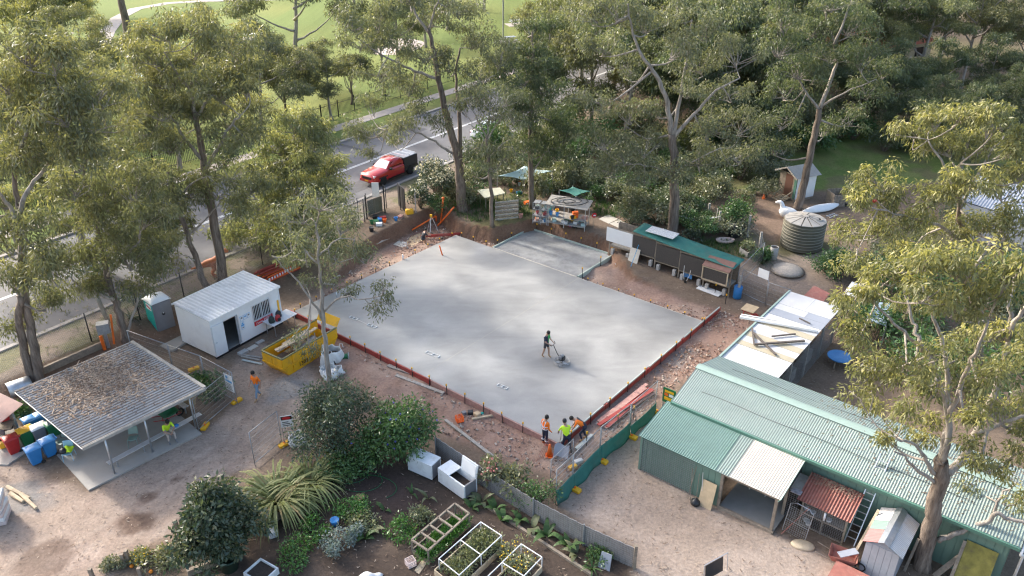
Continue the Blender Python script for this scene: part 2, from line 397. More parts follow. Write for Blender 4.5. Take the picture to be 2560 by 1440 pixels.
yard = zone([(1390, 1260), (1460, 1180), (1600, 1060), (1640, 1190), (1800, 1280), (1960, 1340), (2090, 1400), (2120, 1500), (1595, 1500), (1590, 1370)], .3, .45, 78)
C = blend(C, yard, (.335, .265, .212)); C = blend(C, yard * sstep(.46, .66, fbm(X, Y, 3.2, 79)) * .65, (.41, .335, .28))
shedside = zone([(1590, 1160), (1800, 1260), (1960, 1330), (2150, 1390), (2560, 1560), (2560, 1500), (2140, 1330), (1620, 1150)], .3, .4, 81)
C = blend(C, shedside * .5, (.20, .145, .105))
gard = zone([(450, 1460), (560, 1395), (660, 1300), (820, 1190), (900, 1140), (1030, 1140), (1090, 1170), (1190, 1260), (1290, 1260), (1420, 1310), (1585, 1400), (1580, 1500), (440, 1500)], .3, .4, 84)
C = blend(C, gard, (.082, .060, .046)); C = blend(C, gard * sstep(.5, .66, fbm(X, Y, 1.1, 86)) * .55, (.16, .115, .085))
soilbed = zone([(890, 1200), (960, 1170), (1080, 1230), (1085, 1290), (1000, 1330), (890, 1270)], .3, .3, 88)
C = blend(C, soilbed, (.078, .055, .046))
bottomleft = zone([(250, 1500), (330, 1410), (470, 1340), (600, 1400), (480, 1500)], .3, .4, 90)
C = blend(C, bottomleft * .8, (.135, .105, .075))
tanky = zone([(1890, 600), (1960, 640), (2120, 620), (2170, 660), (2050, 740), (1960, 740), (1840, 690)], .4, .6, 92)
C = blend(C, tanky * .8, (.33, .255, .20))
mul = zone([(1500, 560), (1640, 560), (1870, 560), (1940, 620), (1990, 540), (1960, 480), (1800, 480), (1700, 520), (1560, 530)], .5, 1.0, 94, 2.5)
C = blend(C, mul * .75, (.235, .160, .115))
for cx, cy, r, sq, k in ((373, 1245, .42, .5, .8), (345, 1305, .75, .7, .85), (300, 1300, .3, .6, .4), (110, 1400, 1.1, .7, .55), (150, 1360, .6, .8, .4), (443, 1197, .17, .6, .7), (700, 1000, .9, .7, .0)):
 p = G(cx, cy); d = np.hypot(X - p.x, (Y - p.y) / 1.0) + (fbm(X, Y, .7, 97) - .5) * .5
 C = blend(C, sstep(r + .08, r - .12, d) * k, (.135, .088, .065))
for cx, cy, r, k in ((720, 975, 1.15, .8), (15, 1250, 1.3, .75), (100, 1260, .7, .5), (1545, 1110, .9, .0)):
 p = G(cx, cy); d = np.hypot(X - p.x, Y - p.y) + (fbm(X, Y, .9, 98) - .5) * 1.1
 C = blend(C, sstep(r + .2, r - .25, d) * k, (.225, .222, .215))
wetedge = sstep(.9, .2, np.abs(U - SL_U - .7)) * (V > -1) * (V < 12) * sstep(.35, .6, fbm(X, Y, .8, 101))
C = blend(C, wetedge * .8, (.17, .165, .16))
clay = sstep(.55, .0, np.abs(U + .9)) * (V > -1) * (V < 13)
C = blend(C, clay * .5, (.45, .33, .25))
C = np.clip(C * (1 + (fbm(X, Y, .5, 120)[..., None] - .5) * .35), 0, 1)
me = bpy.data.meshes.new('ground'); ny, nx = X.shape
me.vertices.add(nx * ny); me.vertices.foreach_set('co', np.stack([X, Y, Z], -1).astype(np.float32).ravel())
ii = np.arange(nx * ny).reshape(ny, nx)
q = np.stack([ii[:-1, :-1], ii[:-1, 1:], ii[1:, 1:], ii[1:, :-1]], -1).reshape(-1, 4)
me.loops.add(q.size); me.loops.foreach_set('vertex_index', q.ravel().astype(np.int32))
me.polygons.add(len(q)); me.polygons.foreach_set('loop_start', np.arange(0, q.size, 4, dtype=np.int32)); me.polygons.foreach_set('loop_total', np.full(len(q), 4, np.int32))
me.update(calc_edges=True)
at_ = me.color_attributes.new('soil', 'FLOAT_COLOR', 'POINT')
at_.data.foreach_set('color', np.concatenate([C, np.ones(C.shape[:2] + (1,))], -1).astype(np.float32).ravel())
me.polygons.foreach_set('use_smooth', [True] * len(q))
m, nt, N, L, P = _nt('ground_soil')
a = N.new('ShaderNodeAttribute'); a.attribute_name = 'soil'
geo = N.new('ShaderNodeNewGeometry')
n1 = N.new('ShaderNodeTexNoise'); n1.inputs['Scale'].default_value = 7; n1.inputs['Detail'].default_value = 9; n1.inputs['Roughness'].default_value = .75
n2 = N.new('ShaderNodeTexVoronoi'); n2.inputs['Scale'].default_value = 9; n2.feature = 'F1'
L.new(geo.outputs['Position'], n1.inputs['Vector']); L.new(geo.outputs['Position'], n2.inputs['Vector'])
mr = N.new('ShaderNodeMapRange'); mr.inputs['From Min'].default_value = .3; mr.inputs['From Max'].default_value = .7; mr.inputs['To Min'].default_value = .68; mr.inputs['To Max'].default_value = 1.28
L.new(n1.outputs['Fac'], mr.inputs['Value'])
ch = N.new('ShaderNodeMapRange'); ch.inputs['From Min'].default_value = .82; ch.inputs['From Max'].default_value = .93
L.new(n2.outputs['Color'], ch.inputs['Value'])
sc_ = N.new('ShaderNodeVectorMath'); sc_.operation = 'SCALE'; L.new(a.outputs['Color'], sc_.inputs[0]); L.new(mr.outputs['Result'], sc_.inputs['Scale'])
mx = N.new('ShaderNodeMix'); mx.data_type = 'RGBA'
f2 = N.new('ShaderNodeMath'); f2.operation = 'MULTIPLY'; f2.inputs[1].default_value = .22; L.new(ch.outputs['Result'], f2.inputs[0])
sp = N.new('ShaderNodeVectorMath'); sp.operation = 'SCALE'; sp.inputs['Scale'].default_value = 1.5; L.new(a.outputs['Color'], sp.inputs[0])
L.new(f2.outputs[0], mx.inputs['Factor']); L.new(sc_.outputs['Vector'], mx.inputs[6]); L.new(sp.outputs['Vector'], mx.inputs[7])
L.new(mx.outputs[2], P.inputs['Base Color']); P.inputs['Roughness'].default_value = .95; P.inputs['Specular IOR Level'].default_value = .2
b = N.new('ShaderNodeBump'); b.inputs['Strength'].default_value = .6; b.inputs['Distance'].default_value = .06
L.new(n1.outputs['Fac'], b.inputs['Height']); L.new(b.outputs['Normal'], P.inputs['Normal'])
me.materials.append(m)
ground = bpy.data.objects.new('ground', me); col.objects.link(ground); struct(ground)
# road, kerbs, footpath, markings
M['asphalt'] = mat('asphalt', (.165, .16, .16), .8, .16, .5, bump=.15, bscale=60, dirt=(.22, .21, .205), dirt_amt=.6, dscale=.22)
M['kerb'] = mat('kerb_concrete', (.36, .33, .30), .85, .15, 2)
M['path'] = mat('path_concrete', (.42, .37, .33), .85, .12, 1.5)
M['paint'] = mat('road_paint', (.72, .72, .70), .7, .15, 6)
def strip(name, w0, w1, z0, z1, m, s0=-70, s1=120, parent=None):
 mb = MB(); n = 20
 for i in range(n):
  a, b = s0 + (s1 - s0) * i / n, s0 + (s1 - s0) * (i + 1) / n
  p = [rd(a, w0), rd(b, w0), rd(b, w1), rd(a, w1)]
  mb.add([(q.x, q.y, z1) for q in p], [(0, 3, 2, 1)])
  mb.add([(p[0].x, p[0].y, z0), (p[1].x, p[1].y, z0), (p[1].x, p[1].y, z1), (p[0].x, p[0].y, z1)], [(0, 1, 2, 3)])
  mb.add([(p[3].x, p[3].y, z0), (p[2].x, p[2].y, z0), (p[2].x, p[2].y, z1), (p[3].x, p[3].y, z1)], [(0, 3, 2, 1)])
 o = mb.build(name, m, parent, world=parent is not None)
 return o
road = struct(strip('road', -6.0, 6.0, .98, 1.075, M['asphalt']))
struct(strip('kerb', 6.0, 6.35, .98, 1.20, M['kerb'])); struct(strip('kerb', -6.3, -6.0, .98, 1.13, M['kerb']))
struct(strip('footpath', 9.1, 10.7, 1.0, 1.13, M['path']))
for w in (-.09, .09): strip('centre_line', w - .055, w + .055, 1.0, 1.079, M['paint'], parent=road)
M['asphalt_dark'] = mat('asphalt_patch', (.115, .112, .112), .85, .2, 3, bump=.2, bscale=60)
for s0_, s1_, w0_, w1_ in ((-24, -21.5, 1.2, 4.6), (-6, -1.5, -4.8, -2.9), (4, 4.5, -5.9, 5.9), (9, 13, 2.2, 3.6), (-13, -12.6, -5.9, 5.9), (22, 27, -3, -1)): strip('asphalt_patch', w0_, w1_, 1.0, 1.0775, M['asphalt_dark'], s0_, s1_, parent=road)
def ribbon(name, pts, w, z, m):
 mb = MB(); L_, R_ = [], []
 for i, p in enumerate(pts):
  d = (pts[min(i + 1, len(pts) - 1)] - pts[max(i - 1, 0)]).normalized(); n = Vector((-d.y, d.x, 0)) * w / 2
  L_.append(p + n); R_.append(p - n)
 for i in range(len(pts) - 1):
  mb.add([(v.x, v.y, z) for v in (L_[i], R_[i], R_[i + 1], L_[i + 1])], [(0, 1, 2, 3)])
  mb.add([(v.x, v.y, z_) for v, z_ in ((L_[i], z - .15), (L_[i], z), (L_[i + 1], z), (L_[i + 1], z - .15))], [(0, 1, 2, 3)])
  mb.add([(v.x, v.y, z_) for v, z_ in ((R_[i], z - .15), (R_[i], z), (R_[i + 1], z), (R_[i + 1], z - .15))], [(3, 2, 1, 0)])
 return struct(mb.build(name, m))
pp = [at(*p, 1.1) for p in ((240, 150), (255, 110), (268, 80), (295, 45), (340, 22), (420, 8), (520, 2), (640, 0), (760, -4))]
ribbon('park_path', pp, 2.4, 1.135, M['path'])
M['sand'] = mat('pale_sand', (.60, .51, .44), .95, .1, 1)
c0 = at(985, 116, 1.1); mb = MB()
mb.prism([(c0.x + math.cos(t) * 4.2 * (1 + .1 * math.sin(3 * t)), c0.y + math.sin(t) * 6.5 * (1 + .08 * math.cos(2 * t))) for t in np.linspace(0, 2 * math.pi, 40)[:-1]], 1.0, 1.13)
struct(mb.build('sand_patch', M['sand']))
# concrete slab under the trowel
def slab_mat():
 m, nt, N, L, P = _nt('fresh_concrete')
 geo = N.new('ShaderNodeNewGeometry'); mp = N.new('ShaderNodeMapping'); mp.inputs['Rotation'].default_value = (0, 0, R(-58)); mp.inputs['Scale'].default_value = (.16, .34, 1)
 L.new(geo.outputs['Position'], mp.inputs['Vector'])
 n = N.new('ShaderNodeTexNoise'); n.inputs['Scale'].default_value = 1.6; n.inputs['Detail'].default_value = 7; n.inputs['Roughness'].default_value = .6; n.inputs['Distortion'].default_value = .6
 L.new(mp.outputs['Vector'], n.inputs['Vector'])
 n2 = N.new('ShaderNodeTexNoise'); n2.inputs['Scale'].default_value = .33; n2.inputs['Detail'].default_value = 5
 L.new(geo.outputs['Position'], n2.inputs['Vector'])
 n3 = N.new('ShaderNodeTexNoise'); n3.inputs['Scale'].default_value = 14; n3.inputs['Detail'].default_value = 8; L.new(geo.outputs['Position'], n3.inputs['Vector'])
 wv = N.new('ShaderNodeTexWave'); wv.wave_type = 'RINGS'; wv.inputs['Scale'].default_value = .55; wv.inputs['Distortion'].default_value = 9; wv.inputs['Detail'].default_value = 3; wv.inputs['Detail Scale'].default_value = .5
 mp2 = N.new('ShaderNodeMapping'); mp2.inputs['Location'].default_value = (4, -36, 0); L.new(geo.outputs['Position'], mp2.inputs['Vector']); L.new(mp2.outputs['Vector'], wv.inputs['Vector'])
 cr = N.new('ShaderNodeValToRGB'); e = cr.color_ramp.elements
 e[0].position = .32; e[0].color = (.288, .282, .266, 1); e[1].position = .68; e[1].color = (.40, .389, .364, 1)
 L.new(n.outputs['Fac'], cr.inputs['Fac'])
 cr2 = N.new('ShaderNodeMapRange'); cr2.inputs['From Min'].default_value = .3; cr2.inputs['From Max'].default_value = .7; cr2.inputs['To Min'].default_value = .76; cr2.inputs['To Max'].default_value = 1.15
 L.new(n2.outputs['Fac'], cr2.inputs['Value'])
 v1 = N.new('ShaderNodeVectorMath'); v1.operation = 'SCALE'; L.new(cr.outputs['Color'], v1.inputs[0]); L.new(cr2.outputs['Result'], v1.inputs['Scale'])
 a3 = N.new('ShaderNodeMapRange'); a3.inputs['From Min'].default_value = .2; a3.inputs['From Max'].default_value = .8; a3.inputs['To Min'].default_value = .94; a3.inputs['To Max'].default_value = 1.06; L.new(n3.outputs['Fac'], a3.inputs['Value'])
 aw = N.new('ShaderNodeMapRange'); aw.inputs['To Min'].default_value = .992; aw.inputs['To Max'].default_value = 1.008; L.new(wv.outputs['Fac'], aw.inputs['Value'])
 mm = N.new('ShaderNodeMath'); mm.operation = 'MULTIPLY'; L.new(a3.outputs['Result'], mm.inputs[0]); L.new(aw.outputs['Result'], mm.inputs[1])
 v2 = N.new('ShaderNodeVectorMath'); v2.operation = 'SCALE'; L.new(v1.outputs['Vector'], v2.inputs[0]); L.new(mm.outputs[0], v2.inputs['Scale'])
 L.new(v2.outputs['Vector'], P.inputs['Base Color'])
 rr = N.new('ShaderNodeMapRange'); rr.inputs['From Min'].default_value = .35; rr.inputs['From Max'].default_value = .65; rr.inputs['To Min'].default_value = .30; rr.inputs['To Max'].default_value = .52
 L.new(n2.outputs['Fac'], rr.inputs['Value']); L.new(rr.outputs['Result'], P.inputs['Roughness']); P.inputs['Specular IOR Level'].default_value = .5
 return m
M['slab'] = slab_mat()
def uvbox(mb, u0, v0, z0, u1, v1, z1):
 p = [uv(u0, v0), uv(u1, v0), uv(u1, v1), uv(u0, v1)]; return mb.prism([(q.x, q.y) for q in p], z0, z1)
slab = struct(uvbox(MB(), 0, 0, -.3, SL_U, SL_V, SL_Z).build('concrete_slab', M['slab']))
uvbox(MB(), 11.15, .05, SL_Z - .05, 11.18, SL_V - .05, SL_Z + .002).build('joint_line', mat('joint_edge', (.42, .39, .33), .6), slab, world=True)
M['slab2'] = mat('screeded_concrete', (.30, .295, .28), .55, .22, 1.8, dirt=(.40, .39, .37), dirt_amt=.7, dscale=.9, bump=.2, bscale=12)
PU0, PU1, PV0, PV1 = 3.6, 10.95, SL_V + .05, SL_V + 4.45
patio = struct(uvbox(MB(), PU0, PV0, -.3, PU1, PV1, SL_Z - .06).build('patio_slab', M['slab2']))
# ================================================================== TREES
def onY(u, v, Yp):
 x = (u - 1280) / FPX; y = -(v - 720) / FPX
 dx, dy, dz = x, _c + y * _s, -_s + y * _c
 t = Yp / dy
 return Vector((dx * t, Yp, CAM_Z + dz * t))
PAL = {  # leaf colours (linear): old, mid, young growth with sunlit yellow painted in
 'olive': ((.122, .134, .076), (.205, .212, .122), (.330, .308, .145)),
 'grey': ((.122, .138, .088), (.205, .220, .145), (.295, .285, .165)),
 'fresh': ((.145, .168, .092), (.235, .256, .142), (.365, .348, .160)),
 'gold': ((.132, .145, .072), (.235, .240, .112), (.450, .410, .155)),
 'dark': ((.078, .106, .058), (.130, .166, .090), (.235, .232, .125)),
 'lush': ((.046, .100, .034), (.085, .165, .055), (.155, .235, .068)),
 'lemon': ((.150, .190, .070), (.265, .310, .120), (.430, .420, .200)),
 'silver': ((.150, .190, .175), (.250, .300, .280), (.340, .390, .360)),
 'hedge': ((.042, .072, .044), (.075, .112, .068), (.165, .165, .090)),
}
def leaf_cloud(rng, cl, n_per, size, pal, young=.5, droop=.9, spread=(.62, .46), lw=.26):  # young: strength of new-growth colour and painted sun on clump tops
 """cl: (k,4) cluster centres and radii; returns vertex and colour arrays of four-cornered leaves"""
 k = len(cl); n = k * n_per
 ci = np.repeat(np.arange(k), n_per); c = cl[ci, :3]; r = cl[ci, 3:4]
 d = rng.normal(size=(n, 3)); d /= np.linalg.norm(d, axis=1, keepdims=True) + 1e-9
 rad = rng.random((n, 1)) ** .5
 off = d * rad * r * np.array([spread[0], spread[0], spread[1]]) * 2.05
 p = c + off
 dr = d * .55 + rng.normal(size=(n, 3)) * .5 + np.array([0, 0, -droop]); dr /= np.linalg.norm(dr, axis=1, keepdims=True) + 1e-9
 sd = np.cross(dr, rng.normal(size=(n, 3))); sd /= np.linalg.norm(sd, axis=1, keepdims=True) + 1e-9
 Ln = size * rng.uniform(.65, 1.35, (n, 1)); w = Ln * lw * .5
 P = np.stack([p, p + dr * Ln * .42 + sd * w, p + dr * Ln, p + dr * Ln * .42 - sd * w], 1)
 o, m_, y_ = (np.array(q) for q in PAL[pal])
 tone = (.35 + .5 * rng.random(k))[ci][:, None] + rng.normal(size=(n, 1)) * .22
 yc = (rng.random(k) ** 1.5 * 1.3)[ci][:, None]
 young_lit = np.clip((d[:, 2:3] * rad * .8 + .25) * yc * young * 2.2 + rng.normal(size=(n, 1)) * .10, 0, 1)  # yellower toward clump tops: new growth, plus sunlight put into the leaf colour
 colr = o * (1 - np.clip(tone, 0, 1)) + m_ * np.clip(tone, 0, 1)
 colr = colr * (1 - young_lit) + y_ * young_lit
 colr *= rng.uniform(.8, 1.25, (n, 1))
 return P.reshape(-1, 3), np.repeat(colr, 4, 0)
def leaf_mesh(name, V, Cc, m):
 me = bpy.data.meshes.new(name); n = len(V) // 4
 me.vertices.add(len(V)); me.vertices.foreach_set('co', V.astype(np.float32).ravel())
 me.loops.add(4 * n); me.loops.foreach_set('vertex_index', np.arange(4 * n, dtype=np.int32))
 me.polygons.add(n); me.polygons.foreach_set('loop_start', np.arange(0, 4 * n, 4, dtype=np.int32)); me.polygons.foreach_set('loop_total', np.full(n, 4, np.int32))
 me.update(calc_edges=True)
 a = me.color_attributes.new('leaf', 'FLOAT_COLOR', 'POINT')
 a.data.foreach_set('color', np.concatenate([np.clip(Cc, 0, 1), np.ones((len(Cc), 1))], 1).astype(np.float32).ravel())
 me.materials.append(m); return me
def smooth_line(pts, sub=3):
 pts = [Vector(p) for p in pts]; out = []
 for i in range(len(pts) - 1):
  p0, p1, p2, p3 = pts[max(i - 1, 0)], pts[i], pts[i + 1], pts[min(i + 2, len(pts) - 1)]
  for j in range(sub):
   t = j / sub
   out.append(.5 * ((2 * p1) + (p2 - p0) * t + (2 * p0 - 5 * p1 + 4 * p2 - p3) * t * t + (3 * p1 - p0 - 3 * p2 + p3) * t ** 3))
 return out + [pts[-1]]
def make_tree(name, label, base, stems, masses, seed=1, pal='olive', leaf=.30, n_per=120, dens=1.0, young=.5, bark=None, group=None, cr=.62, lm=None, droop=.9):
 """stems: (points, r0, r1, is_trunk); masses: (centre, (rx,ry,rz)) crown lobes filled with leafy twigs"""
 rng = np.random.default_rng(seed); base = Vector(base)
 t = thing(name, label, 'tree', base, 0, group)
 tr, br = MB(), MB(); nodes = []; limbs = []
 for pts, r0, r1, trunk in stems:
  sp = smooth_line(pts, 4); k = len(sp)
  for i in range(1, k - 1): sp[i] = sp[i] + Vector(rng.normal(size=3) * .035)
  rr = [r0 + (r1 - r0) * (i / (k - 1)) ** .8 for i in range(k)]
  if trunk: rr[0] *= 1.35
  (tr if trunk else limbs.append(MB()) or limbs[-1]).tube([p - base for p in sp], rr, 9 if r0 > .15 else 6)
  nodes += [(p - base, rr[i]) for i, p in enumerate(sp) if i > k * (.45 if trunk else .2)]
 NP = np.array([tuple(n[0]) for n in nodes]); NR = np.array([n[1] for n in nodes])
 cl = []
 for c, (rx, ry, rz) in masses:
  c = Vector(c) - base
  rx, ry, rz = rx * 1.28, ry * 1.28, rz * 1.28
  n = max(3, int(dens * 4.0 * (rx * ry * rz) ** (2 / 3) + .5))
  d = rng.normal(size=(n, 3)); d /= np.linalg.norm(d, axis=1, keepdims=True); d[:, 2] = np.where(d[:, 2] < -.3, -d[:, 2], d[:, 2])
  q = np.array(c) + d * (rng.random((n, 1)) ** .4) * np.array([rx, ry, rz]) * .92
  for p in q: cl.append((*p, cr * rng.uniform(.7, 1.3)))
  j = int(np.argmin(np.linalg.norm(NP - np.array(c), axis=1))); s0 = Vector(NP[j]); cv = Vector(c) - Vector((0, 0, rz * .35))
  mid = s0.lerp(cv, .5) + Vector(rng.normal(size=3) * .18) - Vector((0, 0, .12 * (cv - s0).length))
  r_ = min(NR[j] * .7, .09)
  if (cv - s0).length > .5:
   ln = smooth_line([s0, mid, cv], 3); br.tube(ln, [r_ + (.03 - r_) * i / (len(ln) - 1) for i in range(len(ln))], 5)
  for p in q:
   p = Vector(p); a = cv.lerp(s0, float(rng.random()) * .35)
   br.tube([a, a.lerp(p, .55) + Vector(rng.normal(size=3) * .12), p], [.028, .02, .008], 4, False)
 b = bark or BARK
 tr.build('trunk', b, t, smooth=True); tag(br.build('twigs', BARK_PALE, t, smooth=True), kind='stuff')
 for lb in limbs: lb.build('branch', BARK_PALE, t, smooth=True)
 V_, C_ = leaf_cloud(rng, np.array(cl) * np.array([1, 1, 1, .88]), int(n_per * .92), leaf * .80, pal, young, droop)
 link_part('crown', leaf_mesh('crown', V_, C_, lm or LEAF), t)
 return t
def px_tree(name, label, base_px, stems, masses, dY=0, **kw):
 """stems and lobes measured on the photograph, set at the tree's own distance with depth of their own"""
 base = G(*base_px); Yp = base.y + dY; seed = kw.get('seed', 1); rng = np.random.default_rng(seed + 900)
 S = []
 for st in stems:
  pts, r0, r1, trunk = st[:4]; ds = st[4] if len(st) > 4 else 0
  out = []
  for i, p in enumerate(pts):
   dep = ds * i / max(1, len(pts) - 1)
   out.append(onY(p[0], p[1], Yp + dep) if (i or not trunk) else Vector((onY(p[0], p[1], Yp).x, Yp, base.z - .15)))
  S.append((out, r0, r1, trunk))
 Ms = []
 for m_ in masses:
  u, v, ru, rv = m_[:4]
  rx = ru / FPX * math.hypot(Yp, CAM_Z - 8) * 1.05; rz = rv / FPX * math.hypot(Yp, CAM_Z - 8) * 1.1
  dy = m_[4] if len(m_) > 4 else float(rng.uniform(-1, 1)) * 1.9
  Ms.append((onY(u, v, Yp + dy), (rx, max(rx, rz) * .9, rz)))
 return make_tree(name, label, base, S, Ms, **kw)
T1 = px_tree('gum_tree', 'tall grey-limbed gum with twin stems beside the curved metal hood at far left', (97, 955),
 [([(84, 960), (62, 883), (50, 816), (52, 740)], .24, .17, True), ([(97, 960), (86, 866), (70, 790), (57, 700), (50, 600), (44, 520), (36, 440), (34, 340), (25, 200)], .27, .06, True, 1.0),
     ([(50, 570), (25, 520), (0, 480), (-30, 430)], .12, .05, False, -1.5), ([(46, 550), (62, 490), (95, 440), (140, 386), (160, 330)], .13, .05, False, 1.5), ([(36, 420), (70, 330), (110, 260), (150, 215)], .1, .04, False, -1)],
 [(50, 120, 85, 50), (130, 150, 70, 45), (20, 210, 70, 60), (110, 220, 80, 50), (190, 215, 70, 45), (60, 300, 90, 50), (170, 300, 80, 50), (260, 250, 60, 40), (240, 330, 70, 45), (110, 380, 90, 45), (20, 390, 60, 50),
     (200, 400, 60, 40), (20, 620, 60, 50), (100, 560, 60, 45), (110, 640, 60, 40), (40, 720, 70, 45), (110, 760, 60, 45), (60, 800, 60, 30), (140, 700, 40, 40), (0, 500, 50, 50)], seed=11, pal='olive', young=.6, n_per=150, dens=1.15)
T2 = px_tree('gum_tree', 'bushy grey-green gum leaning over the chain-link fence behind the shelter', (312, 850),
 [([(314, 850), (298, 785), (283, 740), (268, 690), (256, 640), (240, 570), (215, 470), (208, 400)], .25, .06, True, 1.0), ([(285, 750), (240, 730), (200, 715), (170, 690)], .11, .04, False, -1), ([(270, 690), (310, 640), (350, 600)], .1, .04, False, -1), ([(312, 845), (330, 800), (345, 740)], .1, .05, False, .5)],
 [(250, 430, 80, 50), (330, 470, 70, 50), (180, 480, 70, 45), (270, 510, 80, 45), (360, 540, 60, 45), (200, 560, 70, 45), (290, 580, 80, 45), (370, 610, 55, 40), (230, 640, 80, 40), (320, 660, 70, 40), (170, 650, 50, 40), (270, 710, 70, 30), (350, 720, 45, 30), (390, 680, 40, 30), (190, 720, 40, 25)], seed=12, pal='olive', young=.4, n_per=140, dens=1.1)
T3 = px_tree('gum_tree', 'tall spreading gum with golden top rising behind the white cabin', (556, 702),
 [([(556, 702), (546, 620), (526, 513), (513, 440), (508, 400), (495, 330), (487, 280)], .34, .14, True), ([(487, 285), (480, 220), (500, 185), (520, 160)], .13, .05, False, 1), ([(511, 430), (545, 370), (575, 320), (600, 290)], .14, .05, False, -1.2), ([(508, 400), (470, 360), (440, 310), (425, 285)], .14, .05, False, -1), ([(490, 300), (520, 250), (560, 200), (580, 150)], .1, .04, False, 1.2), ([(480, 225), (440, 180), (410, 130)], .1, .04, False, -1), ([(425, 290), (380, 250), (340, 215)], .08, .03, False, 1)],
 [(420, 75, 60, 32), (495, 65, 60, 30), (565, 105, 55, 35), (330, 135, 50, 35), (385, 150, 55, 35), (470, 140, 65, 40), (590, 160, 55, 35), (430, 205, 70, 40), (540, 225, 75, 45), (345, 215, 60, 40), (620, 215, 45, 40), (400, 285, 75, 40), (565, 300, 70, 40), (480, 280, 60, 35), (345, 320, 60, 40), (620, 350, 50, 35), (420, 370, 60, 35), (640, 270, 40, 30)], seed=13, pal='olive', young=.85, n_per=145, dens=1.2)
T3b = px_tree('gum_tree', 'gum with slanting bare trunk just behind the cabin roof', (517, 718),
 [([(517, 718), (492, 655), (470, 590), (437, 490), (420, 430)], .24, .1, True), ([(440, 500), (480, 460), (520, 440)], .08, .03, False, -1), ([(470, 590), (520, 540), (560, 490)], .08, .03, False, 1), ([(492, 655), (470, 640), (440, 640)], .05, .02, False, -.6)],
 [(400, 440, 60, 40), (430, 520, 50, 40), (380, 530, 55, 40), (470, 480, 60, 40), (540, 480, 60, 40), (590, 440, 60, 40), (600, 530, 50, 35), (440, 600, 40, 30), (350, 590, 40, 30), (420, 655, 35, 22), (480, 560, 35, 25), (640, 480, 40, 40)], seed=14, pal='olive', young=.35, n_per=135)
T5 = px_tree('young_gum_tree', 'dense pale green young gum beside the stack of red timber', (765, 652),
 [([(765, 652), (752, 600), (748, 520), (740, 430), (735, 340)], .16, .05, True), ([(750, 560), (700, 530), (650, 560)], .07, .03, False, -1), ([(748, 520), (800, 470), (820, 420)], .07, .03, False, 1)],
 [(735, 312, 48, 40), (790, 360, 58, 45), (695, 370, 50, 40), (740, 410, 65, 40), (825, 430, 45, 45), (680, 450, 60, 40), (770, 480, 75, 45), (835, 510, 45, 45), (640, 510, 55, 40), (710, 530, 75, 45), (790, 560, 65, 40), (610, 580, 50, 40), (680, 600, 70, 40), (760, 615, 65, 30), (560, 590, 35, 30), (620, 645, 45, 25)], seed=15, pal='fresh', young=.8, n_per=135, dens=1.7, bark=BARK_PALE, leaf=.32)
T6 = px_tree('gum_sapling', 'slender pale-trunked gum standing between skip bin and bulk bags', (822, 978),
 [([(823, 980), (817, 890), (809, 805), (803, 730), (800, 690), (795, 630), (790, 560)], .15, .05, True), ([(806, 800), (775, 745), (735, 695), (700, 655), (680, 640)], .07, .02, False, -1.2), ([(810, 780), (850, 742), (900, 746), (945, 742), (965, 715)], .06, .015, False, -1.5), ([(798, 640), (840, 600), (885, 600)], .05, .02, False, .8), ([(797, 660), (750, 610), (720, 560)], .05, .02, False, .8)],
 [(800, 505, 55, 30), (755, 545, 55, 35), (850, 570, 55, 35), (890, 620, 40, 35), (800, 590, 65, 35), (735, 610, 45, 32), (845, 650, 50, 28), (770, 655, 50, 25), (910, 650, 25, 22), (820, 700, 28, 16), (700, 650, 22, 16), (962, 718, 26, 14), (950, 775, 22, 18), (975, 750, 12, 16), (875, 728, 18, 12), (740, 842, 30, 16), (790, 868, 34, 14), (760, 700, 20, 14)], seed=16, pal='grey', young=.4, n_per=90, dens=1.5, cr=.45, leaf=.24, bark=BARK_PALE)
T7 = px_tree('gum_tree', 'tall thick-trunked gum at the top corner of the excavation, red ute behind', (1155, 527),
 [([(1156, 528), (1152, 460), (1145, 400), (1128, 330), (1112, 270), (1096, 195), (1085, 130), (1070, 70)], .44, .12, True), ([(1145, 405), (1150, 340), (1147, 270), (1140, 200), (1150, 120)], .22, .06, True, 1.5), ([(1140, 388), (1105, 367), (1070, 345), (1040, 330), (1000, 318), (960, 325)], .12, .03, False, -2), ([(1098, 200), (1040, 178), (985, 152), (930, 122), (890, 90)], .13, .03, False, -1.5),
     ([(1075, 85), (1040, 35), (1015, -20)], .12, .05, False, 1), ([(1072, 75), (1090, 20), (1110, -30)], .1, .04, False, -1), ([(1130, 330), (1090, 300), (1060, 280)], .07, .03, False, -1.5), ([(1148, 280), (1190, 230), (1230, 190)], .09, .03, False, -1)],
 [(880, 60, 45, 30), (950, 45, 45, 30), (900, 115, 40, 28), (985, 105, 45, 28), (1060, 140, 50, 30), (950, 190, 55, 35), (1020, 225, 60, 35), (1080, 50, 50, 35), (1150, 30, 60, 35), (1190, 105, 55, 35), (1120, 165, 50, 35), (1200, 185, 50, 35), (1250, 150, 40, 40), (1000, 315, 45, 20), (945, 335, 45, 22), (900, 320, 35, 25), (1085, 305, 30, 22), (1040, 275, 35, 22), (920, 385, 18, 14), (1190, 245, 45, 30), (1030, 0, 60, 30), (920, 265, 30, 25), (985, 355, 25, 14)], seed=17, pal='grey', young=.4, n_per=130, dens=1.05)
